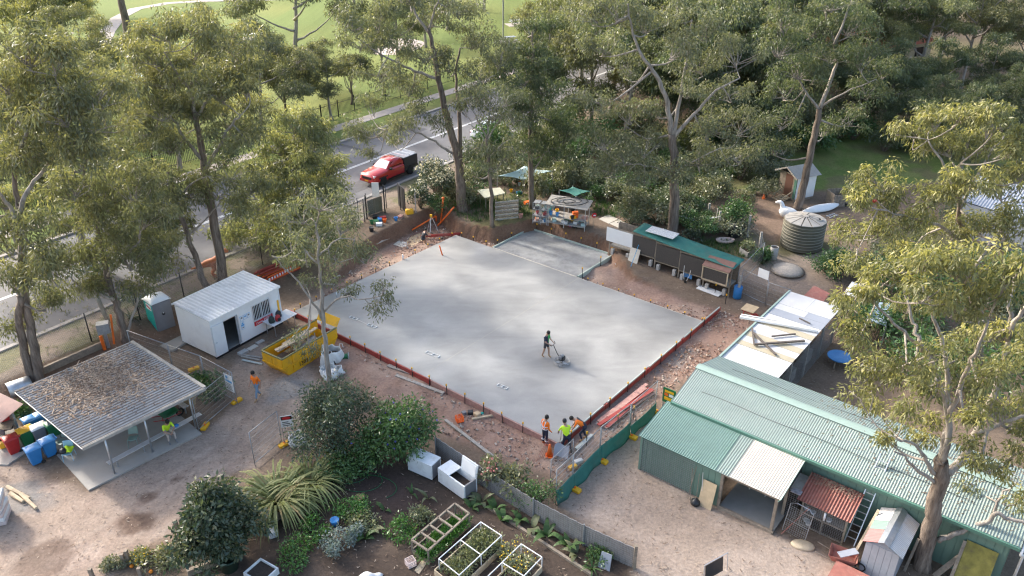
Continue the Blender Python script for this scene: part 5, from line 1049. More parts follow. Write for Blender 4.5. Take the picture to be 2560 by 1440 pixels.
for u, v in ((1545, 1070), (1583, 1050), (1466, 1115)): put_peg(G(u, v), 'yellow-capped stake standing beside the green shade cloth', 1.4)
for u, v in ((1787, 735), (1813, 760)): put_peg(G(u, v), 'tall yellow-capped peg near the white board by the gate', 1.2)
# long floats on the slab
def float_tool(u0, v0, u1, v1, label):
 a, b_ = at(u0, v0, SL_Z), at(u1, v1, SL_Z); t = thing('bull_float', label, 'float', (a + b_) / 2); d = (b_ - a).normalized(); n = Vector((-d.y, d.x, 0)) * .11
 for s in (-1, 1): MB().bar(a + n * s + gz * .03, b_ + n * s + gz * .02, .02, .03).build('rail', M['cloth_white'], t, world=True)
 for f in (0, .5, 1): q = a.lerp(b_, f) + gz * .035; MB().bar(q - n, q + n, .04, .04).build('cross_piece', M['cloth_white'], t, world=True)
 return t
float_tool(875, 793, 893, 799, 'white metal float frame on the slab near the left edge'); float_tool(920, 812, 940, 819, 'second white metal float frame near the left slab edge')
float_tool(1066, 881, 1097, 893, 'pale metal float frame on the slab left of centre'); float_tool(1244, 963, 1268, 972, 'metal float frame on the slab near the front edge')
tag(MB().tube([at(893, 799, SL_Z + .04), at(920, 812, SL_Z + .04)], .012, 5).build('float_handle', M['alu'], None), 'thin rod joining the two float frames', 'rod')
# pipe stubs
def stub(u, v, z, h, r, m, label, lean=(0, 0)):
 p = at(u, v, z); return tag(MB().tube([p, p + Vector((lean[0], lean[1], h))], r, 8).build('pipe_stub', m, None, smooth=True), label, 'pipe')
stub(1106, 638, SL_Z, .75, .05, M['orange'], 'red pipe stub leaning up from the slab', (-.18, 0)); stub(1008, 656, .1, .6, .05, M['alu'], 'white pipe stub at the back-left slab edge'); stub(842, 742, SL_Z, .35, .03, M['alu'], 'tiny white pipe at the left part of the slab')
op = M['orange']
for a, b_, lb in (((1102, 555, .3), (1108, 498, 2.3), 'upright orange pipe at the corner of the cut'), ((1094, 565, .2), (1135, 518, 1.9), 'orange pipe leaning diagonally against the cut'), ((1030, 575, .25), (1090, 540, .9), 'long orange pipe lying up the cut face')):
 tag(MB().tube([at(*a), at(*b_)], .06, 8).build('orange_pipe', op, None, smooth=True), lb, 'pipe')
tag(MB().tube([at(1090, 541, .9), at(1091, 553, .3)], .055, 8).build('orange_pipe', op, None, smooth=True), 'short orange pipe end in the corner of the cut', 'pipe')
tag(MB().lathe([(.0, 0), (.1, 0), (.12, .12), (.07, .16), (.0, .16)], 10, at(1108, 498, 2.3)).build('orange_bung', op, None, smooth=True), 'orange cap on the upright pipe', 'pipe cap')
# tripod level
tp = G(1080, 585); tr = thing('survey_tripod', 'silver surveying tripod with yellow level at the corner of the cut', 'tripod', tp)
for a in (.3, 2.4, 4.5): MB().tube([(math.cos(a) * .55, math.sin(a) * .55, 0), (math.cos(a) * .07, math.sin(a) * .07, 1.35)], .022, 6).build('leg', M['alu'], tr)
MB().lathe([(.0, 1.33), (.1, 1.33), (.1, 1.38), (.0, 1.38)], 12).build('head', M['steel_dull'], tr); bevel(MB().box(-.09, -.08, 1.38, .09, .08, 1.6).build('level', M['yellow_plastic'], tr), .02)
# sheets and litter of the excavated strip
def flat(pts, label, m, name='board', t=.025, cat='board', z=.04):
 q = [G(u, v) for u, v in pts]; zz = max(p.z for p in q) + z
 return tag(MB().plate([(p.x, p.y, p.z * .3 + zz * .7) for p in q], t).build(name, m, None), label, cat)
M['cardboard'] = mat('cardboard', (.58, .43, .27), .85, .1, 4)
flat(((1012, 608), (1030, 590), (1068, 578), (1085, 590), (1048, 606), (1030, 618)), 'large brown cardboard sheet beneath the crouching worker', M['cardboard'], 'cardboard_sheet', .02, 'cardboard')
flat(((983, 612), (998, 602), (1020, 608), (1008, 620)), 'white board on the dirt beside the cardboard', M['ply_pale']); flat(((942, 612), (955, 607), (977, 613), (963, 619)), 'grey-brown sheet left of the white board', M['timber_grey'])
tag(MB().tube([G(1012, 620, .3) + Vector((.16 * math.cos(t), 0, .16 * math.sin(t))) for t in np.linspace(0, 6.28, 17)], .04, 6, False).build('trolley_wheel', M['cloth_white'], None), 'small white wheel lying by the white board', 'wheel')
tag(MB().bar(G(1058, 572, .05), G(1110, 597, .05), .1, .05).build('timber_length', M['timber'], None), 'brown timber length lying behind the cardboard sheet', 'timber')
tag(MB().bar(G(1152, 570, .25), G(1175, 576, .25), .12, .08).build('timber_length', M['green_timber'], None), 'short greenish board in the cut right of the corner', 'timber')
flat(((1522, 678), (1540, 674), (1558, 692), (1540, 698)), 'square of chipboard on the spoil right of the patio', M['ply_pale']); tag(MB().bar(G(1605, 733, .03), G(1622, 744, .03), .22, .06).build('broken_board', M['pink_timber'], None), 'short pink board on the spoil near the right slab edge', 'board')
for i, (a, b_) in enumerate((((1542, 664), (1556, 672)), ((1538, 660), (1548, 680)))): tag(MB().bar(G(*a, .05), G(*b_, .1 + .02 * i), .05).build('metal_bar', M['alu'], None), 'one of two crossed white bars on the spoil' if i else 'white bar crossing another on the spoil', 'bar')
flat(((1740, 722), (1752, 712), (1808, 735), (1795, 745)), 'white plastic panel on the dirt by the gate', M['white'], 'plastic_sheet', .05)
pb = thing('red_barrow', 'red-wheeled barrow carrying a pale plywood square by the right slab corner', 'barrow', G(1872, 790))
bb = pb.location
MB().plate([bb + Vector(q) for q in ((-.6, -.05, .5), (.05, -.55, .5), (.6, .1, .55), (-.05, .6, .55))], .03).build('plywood_square', M['ply'], pb, world=True)
for a, b_ in (((-.4, 0, .0), (-.3, 0, .48)), ((.25, .35, 0), (.2, .3, .5)), ((-.5, -.05, .45), (.4, -.3, .15))): MB().bar(bb + Vector(a), bb + Vector(b_), .035).build('frame_bar', M['red'], pb, world=True)
MB().tube([bb + Vector((.25 + .17 * math.cos(t), -.35, .18 + .17 * math.sin(t))) for t in np.linspace(0, 6.28, 17)], .045, 6, False).build('wheel', M['red'], pb, world=True, smooth=True)
# timber lengths near the front left edge
for a, b_, w, h, k, lb in (((1113, 1052), (1240, 1150), .16, .08, 'timber_grey', 'long grey timber on the dirt in front of the slab'), ((1180, 1050), (1262, 1035), .13, .08, 'timber_pale', 'pale timber length propped on the front formwork'), ((1185, 1008), (1245, 1042), .14, .05, 'timber_pale', 'pale board beside the formwork near the orange crate'),
  ((990, 940), (1110, 985), .2, .05, 'timber_grey', 'long grey board beside the front-left formwork'), ((970, 915), (1030, 935), .25, .04, 'timber_grey', 'grey board on the dirt near the bulk bags'), ((1440, 1125), (1480, 1090), .16, .1, 'alu_edge', 'grey metal channel on the dirt at the front corner'), ((1245, 550), (1368, 568), .18, .1, 'green_timber', 'long pale greenish board lying behind the patio slab'),
  ((800, 715), (850, 690), .12, .05, 'timber_grey', 'grey board near the back-left edge of the slab'), ((750, 700), (790, 695), .1, .05, 'timber_pale', 'pale stick behind the left slab corner')):
 tag(MB().bar(G(*a, .06), G(*b_, .06), w, h).build('timber_length', M[k], None), lb, 'timber')
cr = thing('orange_crate', 'small orange plastic crate on the dirt by the front-left formwork', 'crate', G(1149, 1052), .4)
def crate(t, m, w=.34, d=.34, h=.28, n=4):
 MB().box(-w / 2, -d / 2, 0, w / 2, d / 2, .02).build('base', m, t)
 for s in (-1, 1):
  for ax in (0, 1):
   mb = MB()
   for i in range(n + 1):
    f = -.5 + i / n
    if ax == 0: mb.bar((f * w, s * d / 2, 0), (f * w, s * d / 2, h), .018)
    else: mb.bar((s * w / 2, f * d, 0), (s * w / 2, f * d, h), .018)
   for j in range(4):
    z = .03 + (h - .04) * j / 3
    if ax == 0: mb.bar((-w / 2, s * d / 2, z), (w / 2, s * d / 2, z), .02, .025)
    else: mb.bar((s * w / 2, -d / 2, z), (s * w / 2, d / 2, z), .02, .025)
   mb.build('side', m, t)
 return t
crate(cr, M['orange'])
for i, (u, v, k, s, lb) in enumerate(((1176, 1035, 'black_plastic', .28, 'dark bucket-like lump beside the orange crate'), (1193, 1040, 'cardboard', .3, 'small open cardboard box by the front formwork'), (1205, 1036, 'teal', .16, 'teal packet beside the cardboard box'), (1160, 1035, 'grey_plastic', .22, 'grey lump of set mortar near the orange crate'))):
 tag(bevel(MB().box(-s / 2, -s / 2, 0, s / 2, s / 2, s * .7).build('site_box', M[k], None, loc=G(u, v), rz=i * .7), .03), lb, 'box')
# stack of pink formwork timber by the shade-cloth fence
rngS = np.random.default_rng(9)
for i in range(9):
 a = SH(.1, 0) ; p0 = G(1503 + rngS.uniform(-8, 18), 1062 + rngS.uniform(-14, 14)); p1 = G(1622 + rngS.uniform(-20, 10), 975 + rngS.uniform(-10, 12)); zz = .05 + .055 * (i % 4)
 p0.z += zz; p1.z += zz + .01
 tag(MB().bar(p0, p1, .20, .045).build('stacked_board', M['pink_timber'] if i % 3 else M['red_timber'], None), 'dusty pink board in the stack between slab and green shade cloth', 'board', 'pink boards stacked by the shade cloth')
# pipes and timber stack behind the cabin
for i in range(14):
 z = 1.0 if i < 0 else .35 + .09 * (i // 5); p0 = G(636 + 9 * (i % 5) + (i // 5) * 4, 690 + 5 * (i % 5)); p1 = G(735 + 4 * (i % 5), 652 + 6 * (i % 5)); p0.z += z - .2; p1.z += z - .2
 if i % 3 < 2: o = MB().tube([p0, p1], .055, 7).build('stacked_pipe', M['orange'] if i % 2 else M['red_timber'], None, smooth=True); tag(o, 'orange or red pipe in the pile behind the white cabin', 'pipe', 'pipes piled behind the cabin')
 else: tag(MB().bar(p0, p1, .16, .05).build('stacked_plank', M['red_timber'], None), 'dark red plank in the pile behind the white cabin', 'plank', 'planks piled behind the cabin')
bar_ = thing('striped_barrier_board', 'red and white striped barrier board on the timber pile behind the cabin', 'barrier', G(700, 690)); a, b_ = at(672, 700, .75), at(742, 664, .75)
for i in range(22): MB().bar(a.lerp(b_, i / 22), a.lerp(b_, (i + 1) / 22), .05, .16).build('stripe', M['sign_red'] if i % 2 else M['white_clean'], bar_, world=True)
# yellow skip bin
sk0, sk1 = G(690, 932), G(812, 858); SKA = heading(sk0, sk1); skd = Vector((math.cos(SKA), math.sin(SKA), 0)); skn = Vector((-skd.y, skd.x, 0))
skip = thing('skip_bin', 'yellow steel skip bin full of scrap timber', 'skip bin', sk0 - skd * .1, SKA)
LS, HW, HT = 4.1, .82, 1.22
def skv(x, y, z): return (x, y, z)
out = [(.35, 0), (LS - .5, 0), (LS, .6), (LS, HT), (-.0, HT), (0, .55)]
def side(y, t):
 mb = MB(); n = len(out); v = [(x, y, z) for x, z in out] + [(x, y + t, z) for x, z in out]
 mb.add(v, [tuple(range(n)), tuple(reversed(range(n, 2 * n)))] + [(i, n + i, n + (i + 1) % n, (i + 1) % n) for i in range(n)]); return mb
s1 = side(-HW, .04).build('side_wall', M['yellow'], skip); s2 = side(HW - .04, .04).build('side_wall', M['yellow'], skip)
mb = MB(); mb.plate([(0, -HW + .041, .55), (0, -HW + .041, HT), (0, HW - .041, HT), (0, HW - .041, .55)], .03); mb.build('end_wall', M['yellow'], skip)
MB().plate([(.35, -HW + .041, .0), (0, -HW + .041, .55), (0, HW - .041, .55), (.35, HW - .041, 0)], .03).build('sloping_end', M['yellow'], skip)
MB().plate([(LS - .5, -HW + .041, 0), (LS - .5, HW - .041, 0), (LS, HW - .041, .6), (LS, -HW + .041, .6)], .03).build('sloping_end', M['yellow'], skip)
MB().box(.36, -HW + .042, .0, LS - .5, HW - .042, .42).build('rubble_fill', M['timber'], skip)
mb = MB().plate([(LS, -HW, HT), (LS, HW, HT), (LS + .35, HW, HT + .45), (LS + .35, -HW, HT + .45)], .03); mb.build('open_gate', M['yellow'], skip)
for a, b_ in (((0, -HW, HT), (LS, -HW, HT)), ((0, HW, HT), (LS, HW, HT)), ((0, -HW, HT), (0, HW, HT))): MB().bar(a, b_, .09, .07).build('rim', mat('skip_rim', (.20, .19, .09), .6, .2, 5), skip)
MB().bar((-.03, -HW, .6), (-.03, HW, .6), .06, .09).build('rib', M['yellow'], skip); MB().bar((-.03, 0, .6), (-.03, 0, HT - .04), .05, .05).build('rib', M['yellow'], skip)
for x in (.7, 1.9, 3.1): MB().bar((x, -HW - .02, .05), (x, -HW - .02, HT - .03), .06, .04).build('rib', M['yellow'], skip)
MB().bar((.1, -HW - .02, .55), (LS - .1, -HW - .02, .55), .04, .07).build('rib', M['yellow'], skip)
link_part('lettering', text_mesh('1300 1 1', .34, M['black']), s1, (1.65, -HW - .045, .32), (R(90), 0, 0)); link_part('lettering', text_mesh('AJ   Li', .34, M['black']), s1, (1.7, -HW - .045, .85), (R(90), 0, 0))
rngK = np.random.default_rng(14)
for i in range(11):
 x, y = rngK.uniform(.4, 1.6), rngK.uniform(-.5, .5); l = rngK.uniform(1.0, 2.0); a = rngK.normal() * .25; z = .55 + .07 * i
 p0 = sk0 - skd * .1 + skd * x + skn * y + gz * z; p1 = p0 + (skd * math.cos(a) + skn * math.sin(a)) * l + gz * rngK.uniform(-.05, .3)
 if abs((p1 - sk0).dot(skn)) > .7: p1 -= skn * (p1 - sk0).dot(skn) * .5
 tag(MB().bar(p0, p1, rngK.uniform(.12, .42), .03).build('scrap_board', M[('ply', 'timber_pale', 'cardboard', 'timber_grey')[i % 4]], None), 'scrap board among the timber thrown into the yellow skip bin', 'board', 'scrap boards in the skip')
for i, (a, b_) in enumerate((((600, 888), (655, 896)), ((606, 902), (656, 912)), ((604, 894), (650, 902)))): tag(MB().bar(G(*a, .05 + .02 * i), G(*b_, .05), .12, .05).build('timber_length', M['timber_grey' if i != 1 else 'alu_edge'], None), ('brown timber sticking out behind the skip bin', 'pale metal length beside the skip bin end', 'dark timber lying left of the skip bin')[i], 'timber')
# white bulk bags
def bulk_bag(u, v, s, seed, label, hgt=.8):
 rng = np.random.default_rng(seed); t = thing('bulk_bag', label, 'bag', G(u, v), rng.uniform(0, 1))
 ph = rng.uniform(0, 6, 6)
 def fn(a, b_):
  th = 2 * math.pi * a; rr = s * (.5 + .09 * math.sin(3 * th + ph[0]) + .05 * math.sin(7 * th + ph[1] + b_ * 5)) * (1 - .35 * abs(b_ - .45) ** 1.5) / max(abs(math.cos(th)), abs(math.sin(th))) ** .55
  return (rr * math.cos(th), rr * math.sin(th), hgt * b_ + .05 * math.sin(5 * th + ph[2] + 4 * b_))
 MB().sheet(fn, 40, 8, .02).build('sack', M['cloth_white'], t, smooth=True)
 MB().lathe([(.0, 0), (.42 * s, .0), (.40 * s, hgt * .55), (.2 * s, hgt * .66), (0, hgt * .7)], 16).build('fill', M['soil'] if hgt > .7 else M['cloth_white'], t, smooth=True)
 for k in range(3):
  a = k * 2.1 + .4; p = Vector((math.cos(a) * .45 * s, math.sin(a) * .45 * s, hgt * .95)); MB().tube([p, p + Vector((.02, .1, .2)), p + Vector((.16, .12, .17)), p + Vector((.2, .03, -.02))], .02, 5).build('loop', M['cloth_white'], t)
bulk_bag(830, 905, 1.15, 3, 'open white bulk bag right of the skip bin', .85); bulk_bag(828, 940, 1.1, 4, 'slumped white bulk bag in front of the open one', .5)
bulk_bag(745, 1108, .75, 5, 'slumped white sack behind the temporary fence gate', .5)
hr = thing('hose_reel', 'small reel of green hose on a grey frame near the bulk bags', 'hose reel', G(864, 900), .2)
MB().tube([(x, 0, .25) for x in (-.14, -.07, 0, .07, .14)], [.2, .15, .15, .15, .2], 14).build('drum', M['green_plastic'], hr, smooth=True)
for x in (-.19, .19): MB().tube([(x, -.2, 0), (x, 0, .5), (x, .2, 0)], .018, 5).build('frame', M['steel'], hr)
# temporary fence panels
tf_wire = {}
def temp_fence(p0, p1, label, h=1.95, cloth=None, sign=None, foot=(1, 1), group='temporary wire fence panels'):
 p0 = Vector(p0); p1 = Vector(p1); d = p1 - p0; L = math.hypot(d.x, d.y); a = math.atan2(d.y, d.x)
 t = thing('temporary_fence_panel', label, 'fence', p0, a, group); tilt = math.atan2(p1.z - p0.z, L)
 for x in (.03, L - .03): MB().tube([(x, 0, 0), (x, 0, h)], .02, 7).build('upright', M['steel_dull'], t, smooth=True)
 for z in (.18, h): MB().tube([(.03, 0, z + (p1.z - p0.z) * 0), (L - .03, 0, z + (p1.z - p0.z))], .02, 7).build('rail', M['steel_dull'], t, smooth=True)
 mb = MB()
 for i in range(1, int(L / .075)): mb.bar((i * .075, 0, .2), (i * .075, 0, h), .0055)
 for j in range(1, int((h - .2) / .28)): mb.bar((.03, 0, .2 + j * .28), (L - .03, 0, .2 + j * .28), .0055)
 tag(mb.build('wire_mesh', M['steel'], t), kind='stuff')
 if cloth:
  rng = np.random.default_rng(int(p0.x * 100) % 97); ph = rng.uniform(0, 6)
  MB().sheet(lambda u_, v_: (L * u_, -.05 - .05 * math.sin(9 * u_ + ph) * (1 - v_) - .12 * (1 - v_) ** 2, cloth * v_ + .03 * math.sin(5 * u_ + ph) * v_), 16, 5, .01).build('shade_cloth', M['cloth_green'], t, smooth=True)
 return t
me_foot = MB().box(-.3, -.13, 0, .3, .13, .13).mesh('block', M['yellow_plastic'])
def foot_block(p, rz, label):
 t = thing('ballast_block', label, 'fence foot', p, rz, 'yellow fence foot blocks')
 mb = MB(); mb.prism([(-.3, -.1), (-.26, -.14), (.26, -.14), (.3, -.1), (.3, .1), (.26, .14), (-.26, .14), (-.3, .1)], 0, .14); bevel(mb.build('block', M['yellow_plastic'], t), .02)
 MB().tube([(0, 0, .13), (0, 0, .2)], .05, 8).build('socket', M['orange'], t)
FP = [G(1388, 1262), G(1430, 1221), G(1498, 1150), G(1572, 1090), G(1637, 1030)]
for i in range(4): temp_fence(FP[i], FP[i + 1], 'wire fence panel with green shade cloth, number %s from the hedge' % ('one', 'two', 'three', 'four')[i], cloth=.85 if i < 3 else .6)
for i, p in enumerate(FP[1:]): foot_block(p + Vector((.12, -.12, 0)), heading(FP[0], FP[4]) + 1.57, 'yellow foot block of the shade-cloth fence, number %s from the hedge' % ('one', 'two', 'three', 'four')[i])
temp_fence(G(1375, 1215), G(1432, 1160), 'bare wire fence panel leaning behind the hedge end', h=1.5)
sp = FP[4]; sgn = thing('green_sign', 'small green sign with yellow and orange panels on the fence by the green shed', 'sign', sp + Vector((.25, -.25, 0)), TH1)
MB().box(0, 0, .9, .7, .03, 1.75).build('board', M['green_plastic'], sgn)
for i, (x, z, w, h, k) in enumerate(((.1, 1.5, .5, .13, 'yellow_plastic'), (.1, 1.3, .2, .15, 'orange'), (.35, 1.3, .25, .15, 'white_clean'), (.1, 1.05, .5, .18, 'yellow_plastic'))): MB().box(x, -.008, z, x + w, -.001, z + h).build('panel', M[k], sgn)
for x in (.05, .65): MB().bar((x, .05, 0), (x, .05, 1.7), .04).build('post', M['steel'], sgn)
A_ = [at(312, 812, 2.4), at(417, 857, 2.1), at(500, 889, 2.0), at(579, 931, 2.0)]; A_ = [Vector((p.x, p.y, hz(p.x, p.y))) for p in A_]
for i in range(3): temp_fence(A_[i], A_[i + 1], 'wire fence panel behind the shelter roof, ' + ('leftmost', 'middle', 'rightmost')[i] + ' of three', h=1.98)
temp_fence(G(497, 1081), G(588, 1003), 'wire fence panel standing at the right end of the shelter'); foot_block(G(592, 1005), .9, 'yellow fence foot at the corner by the walking worker'); foot_block(G(513, 1068), 1.5, 'upright yellow fence foot by the shelter corner post')
temp_fence(G(637, 1166), G(706, 1108), 'wire gate panel across the driveway beside the dark shrub'); foot_block(G(712, 1113), .8, 'yellow fence foot beside the dark shrub'); foot_block(G(485, 925), .7, 'orange-yellow fence foot behind the shelter roof')
def sign_board(name, pts, m, label, t=.02, post=None):
 o = thing(name, label, 'sign', G(*post) if post else Vector(pts[0])); MB().plate(pts, t).build('board', m, o, world=True); return o
p = A_[3]; sb = thing('site_sign', 'white and blue safety sign on the fence corner near the walking worker', 'sign', p + Vector((.06, -.06, 0)), heading(A_[2], A_[3])); MB().box(-.75, -.05, .75, -.1, -.03, 1.75).build('board', M['white_clean'], sb); MB().box(-.7, -.058, 1.3, -.15, -.0505, 1.42).build('print', M['notice_blue'], sb)
MB().lathe([(.0, 0), (.1, 0), (.1, .008), (0, .008)], 14).build('symbol', M['notice_blue'], sb, loc=(-.55, -.052, 1.57)).rotation_euler = (R(90), 0, 0)
for i in range(4): MB().box(-.68, -.056, .85 + i * .1, -.2 - .06 * (i % 2), -.0505, .89 + i * .1).build('print', M['grey_plastic'], sb)
g2 = G(706, 1108); ds = thing('danger_sign', 'red white and black danger sign hung on the driveway gate panel', 'sign', g2 + Vector((.05, -.05, 0)), .25); MB().box(.05, -.04, 1.0, .62, -.02, 1.65).build('board', M['white_clean'], ds); MB().box(.08, -.047, 1.42, .59, -.0405, 1.62).build('header', M['black'], ds); MB().lathe([(.0, 0), (.2, 0), (.2, .01), (0, .01)], 18).build('red_oval', M['sign_red'], ds, loc=(.335, -.046, 1.52)).rotation_euler = (R(90), 0, 0); bpy.data.objects['red_oval'].scale = (1, .42, 1)
for i in range(3): MB().box(.12, -.046, 1.07 + i * .1, .55 - .07 * i, -.0405, 1.11 + i * .1).build('print', M['black'], ds)
for x in (.08, .58): MB().bar((x, .0, 0), (x, .0, 1.0), .03).build('post', M['steel'], ds)
# fences along the road
def mesh_fence(pts, h, label, name='chain_link_fence', post_m=None, sp=.14, r=.006, post_every=1, kind='chain', pr=.035):
 f = thing(name, label, 'fence', pts[0]); pm = post_m or M['black']
 for p in pts: MB().tube([p - gz * .1, p + gz * (h + .05)], pr, 7).build('post', pm, f, world=True, smooth=True)
 mb = MB()
 for a, b_ in zip(pts[:-1], pts[1:]):
  L = (b_ - a).length; n = int(L / sp); e = (b_ - a) / L
  if kind == 'chain':
   k = int(h / sp)
   for i in range(-k, n + 1):
    for s in (0, 1):
     x0, z0_, x1, z1 = (i * sp, 0, i * sp + k * sp, k * sp) if s == 0 else (i * sp, k * sp, i * sp + k * sp, 0)
     ta = max(0, (0 - x0) / (x1 - x0)); tb = min(1, (L - x0) / (x1 - x0))
     if tb <= ta: continue
     q0 = a.lerp(b_, (x0 + (x1 - x0) * ta) / L) + gz * (z0_ + (z1 - z0_) * ta); q1 = a.lerp(b_, (x0 + (x1 - x0) * tb) / L) + gz * (z0_ + (z1 - z0_) * tb)
     mb.bar(q0, q1, r)
  else:
   for i in range(1, n): q = a + e * i * sp; mb.bar(q + gz * .02, q + gz * h, r)
   for z in (.05, h * .33, h * .66, h): mb.bar(a + gz * z, b_ + gz * z, r)
 tag(mb.build('wire_mesh', M['steel_dull'], f, world=True), kind='stuff');
 return f
def rdz(s, w): p = rd(s, w, 0); p.z = hz(p.x, p.y); return p
mesh_fence([rdz(-44 + 3.0 * i, -9.2) for i in range(14)], 1.8, 'black-posted chain-link fence along the near road verge at left')
mesh_fence([G(836, 590), G(912, 555), G(918, 540)], 1.8, 'short chain-link fence run left of the open site gate')
gp = thing('site_gate', 'open black mesh gate on dark posts by the red ute', 'gate', G(1012, 530))
for u, v in ((1002, 525), (1014, 532)): p = G(u, v); MB().bar(p, p + gz * 2.0, .06).build('post', M['black'], gp, world=True)
p0, p1 = G(997, 515), G(1014, 531); MB().plate([p0 + gz * .1, p1 + gz * .1, p1 + gz * 1.9, p0 + gz * 1.9], .02).build('mesh_panel', M['black_plastic'], gp, world=True)
for z in (.1, 1.0, 1.9): MB().bar(p0 + gz * z, p1 + gz * z, .05).build('rail', M['black'], gp, world=True)
for i, (u, v, h) in enumerate(((918, 548, 1.95), (963, 533, 2.3), (1053, 450, 1.7), (1040, 532, 1.9), (1165, 480, 2.2))): tag(MB().bar(G(u, v), G(u, v) + gz * h, .09).build('fence_post', M['black'] if i != 3 else M['steel'], None), ('black fence post left of the leaning mesh screen', 'thick black gate post with a white sign beside it', 'black post behind the gate near the ute tail', 'grey steel post at the garden edge by the gate', 'black post beside the thick gum trunk')[i], 'post')
o = thing('mesh_screen', 'dark framed mesh screen leaning between the black gate posts', 'screen', G(940, 536)); p0, p1 = G(921, 540), G(956, 528)
MB().plate([p0 + gz * .05, p1 + gz * .05, p1 + gz * 1.25, p0 + gz * 1.25], .02).build('mesh_panel', mat('olive_mesh', (.16, .15, .10), .8, .2, 12), o, world=True)
for a, b_ in ((p0 + gz * .05, p1 + gz * .05), (p0 + gz * 1.25, p1 + gz * 1.25), (p0 + gz * .05, p0 + gz * 1.25), (p1 + gz * .05, p1 + gz * 1.25), (p0.lerp(p1, .5) + gz * .05, p0.lerp(p1, .5) + gz * 1.25)): MB().bar(a, b_, .05).build('frame', M['timber'], o, world=True)
p = G(948, 520); o = thing('white_sign', 'plain white sign beside the thick black gate post', 'sign', p); MB().box(-.45, 0, .9, .1, .03, 2.1).build('board', M['white_clean'], o); MB().bar((-.1, .03, 0), (-.1, .03, 2.0), .05).build('post', M['steel'], o)
pf = thing('park_fence', 'black steel picket fence along the park side of the road', 'fence', rd(-40, 12.8, 1.1)); mbp, mbr = MB(), MB()
for i in range(int(118 / .17)): p = rd(-42 + i * .17, 12.8, 1.1); mbp.bar(p, p + gz * 1.75, .028)
tag(mbp.build('pickets', M['black'], pf, world=True), kind='stuff')
for z in (.2, 1.5): MB().bar(rd(-42, 12.8, 1.1 + z), rd(76, 12.8, 1.1 + z), .04).build('rail', M['black'], pf, world=True)
pst = MB().bar((0, 0, 0), (0, 0, 1.85), .08).mesh('post', M['black'])
for i in range(50): p = rd(-42 + i * 2.4, 12.8, 1.1) - pf.location; link_part('post', pst, pf, p)
# ================================================================== PLANTS
def shrub(name, label, p, r, h, pal='lush', seed=1, n=26, leaf=.16, n_per=70, young=.3, group=None, cat='shrub', flowers=None, base=.15, lm=None, lw=.42, droop=.2, cone=0.0):
 rng = np.random.default_rng(seed); p = Vector(p); t = thing(name, label, cat, p, 0, group); cl = []; mb = MB()
 for i in range(n):
  d = rng.normal(size=3); d /= np.linalg.norm(d); d[2] = abs(d[2]) if rng.random() < .8 else d[2] * .4
  q = np.array([d[0] * r, d[1] * r, h * (base + .42) + d[2] * h * (.5 - base * .5)]) * np.array([1, 1, 1]); q *= 1 - .3 * rng.random() * np.array([1, 1, .3]); az = math.atan2(d[1], d[0]); k_ = (1 + .28 * math.sin(2 * az + seed) + .24 * math.sin(5 * az + 3 * d[2] + seed * 2)) * (1 + cone * (.45 - q[2] / h)); q[:2] *= k_; q[2] *= 1 + .1 * math.sin(3 * az + seed)
  cl.append((*q, .28 * r * rng.uniform(.8, 1.3) + .08))
  mb.tube([(q[0] * .08, q[1] * .08, 0), (q[0] * .5, q[1] * .5, q[2] * .6), tuple(q)], [.025, .018, .006], 4, False)
 tag(mb.build('stems', BARK, t), kind='stuff')
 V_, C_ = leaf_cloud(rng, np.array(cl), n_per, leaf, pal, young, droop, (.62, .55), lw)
 link_part('foliage', leaf_mesh('foliage', V_, C_, lm or LEAF_DARK), t)
 if flowers:
  fm, k, s = flowers; mf = MB()
  for i in range(k):
   c = cl[int(rng.integers(0, n))]; d = rng.normal(size=3); d /= np.linalg.norm(d); d[2] = abs(d[2])
   q = Vector(c[:3]) + Vector(d * c[3] * 1.0); mf.obox(q, (s, s, s * .8), tuple(rng.uniform(0, 3, 3)))
  tag(mf.build('flowers', fm, t), kind='stuff')
 return t
def rosette(name, label, p, n, L, w, pal='lush', seed=1, up=.9, bend=1.1, young=.5, cat='plant', group=None, dead=0.0, rad=.1):
 rng = np.random.default_rng(seed); t = thing(name, label, cat, p, 0, group); V_, C_ = [], []
 o, m_, y_ = (np.array(q) for q in PAL[pal])
 for i in range(n):
  a = rng.uniform(0, 6.283); l = L * rng.uniform(.7, 1.15); u = up * rng.uniform(.6, 1.3); d = np.array([math.cos(a), math.sin(a), 0]); s = np.array([-d[1], d[0], 0])
  p0 = d * rad * rng.random(); c = o + (m_ - o) * rng.random(); c = c + (y_ - c) * rng.random() * young
  if rng.random() < dead: c = np.array((.32, .25, .12)) * rng.uniform(.7, 1.2)
  k = 6; prev = None; th = math.atan(u * 2.2); pos = p0.copy(); b = bend * rng.uniform(.7, 1.4)
  for j in range(k + 1):
   ww = w * (1 - (j / k) ** 2.2) * (.55 + .45 * min(1, j / 2)) * .5 + .002
   e = (pos + s * ww, pos - s * ww)
   if prev is not None: V_ += [prev[0], prev[1], e[1], e[0]]; C_ += [c * rng.uniform(.9, 1.1)] * 4
   prev = e; pos = pos + (d * math.cos(th) + np.array([0, 0, 1.]) * math.sin(th)) * l / k; th -= b * 1.9 / k
 link_part('leaves', leaf_mesh('leaves', np.array(V_), np.array(C_), BLADE), t); return t
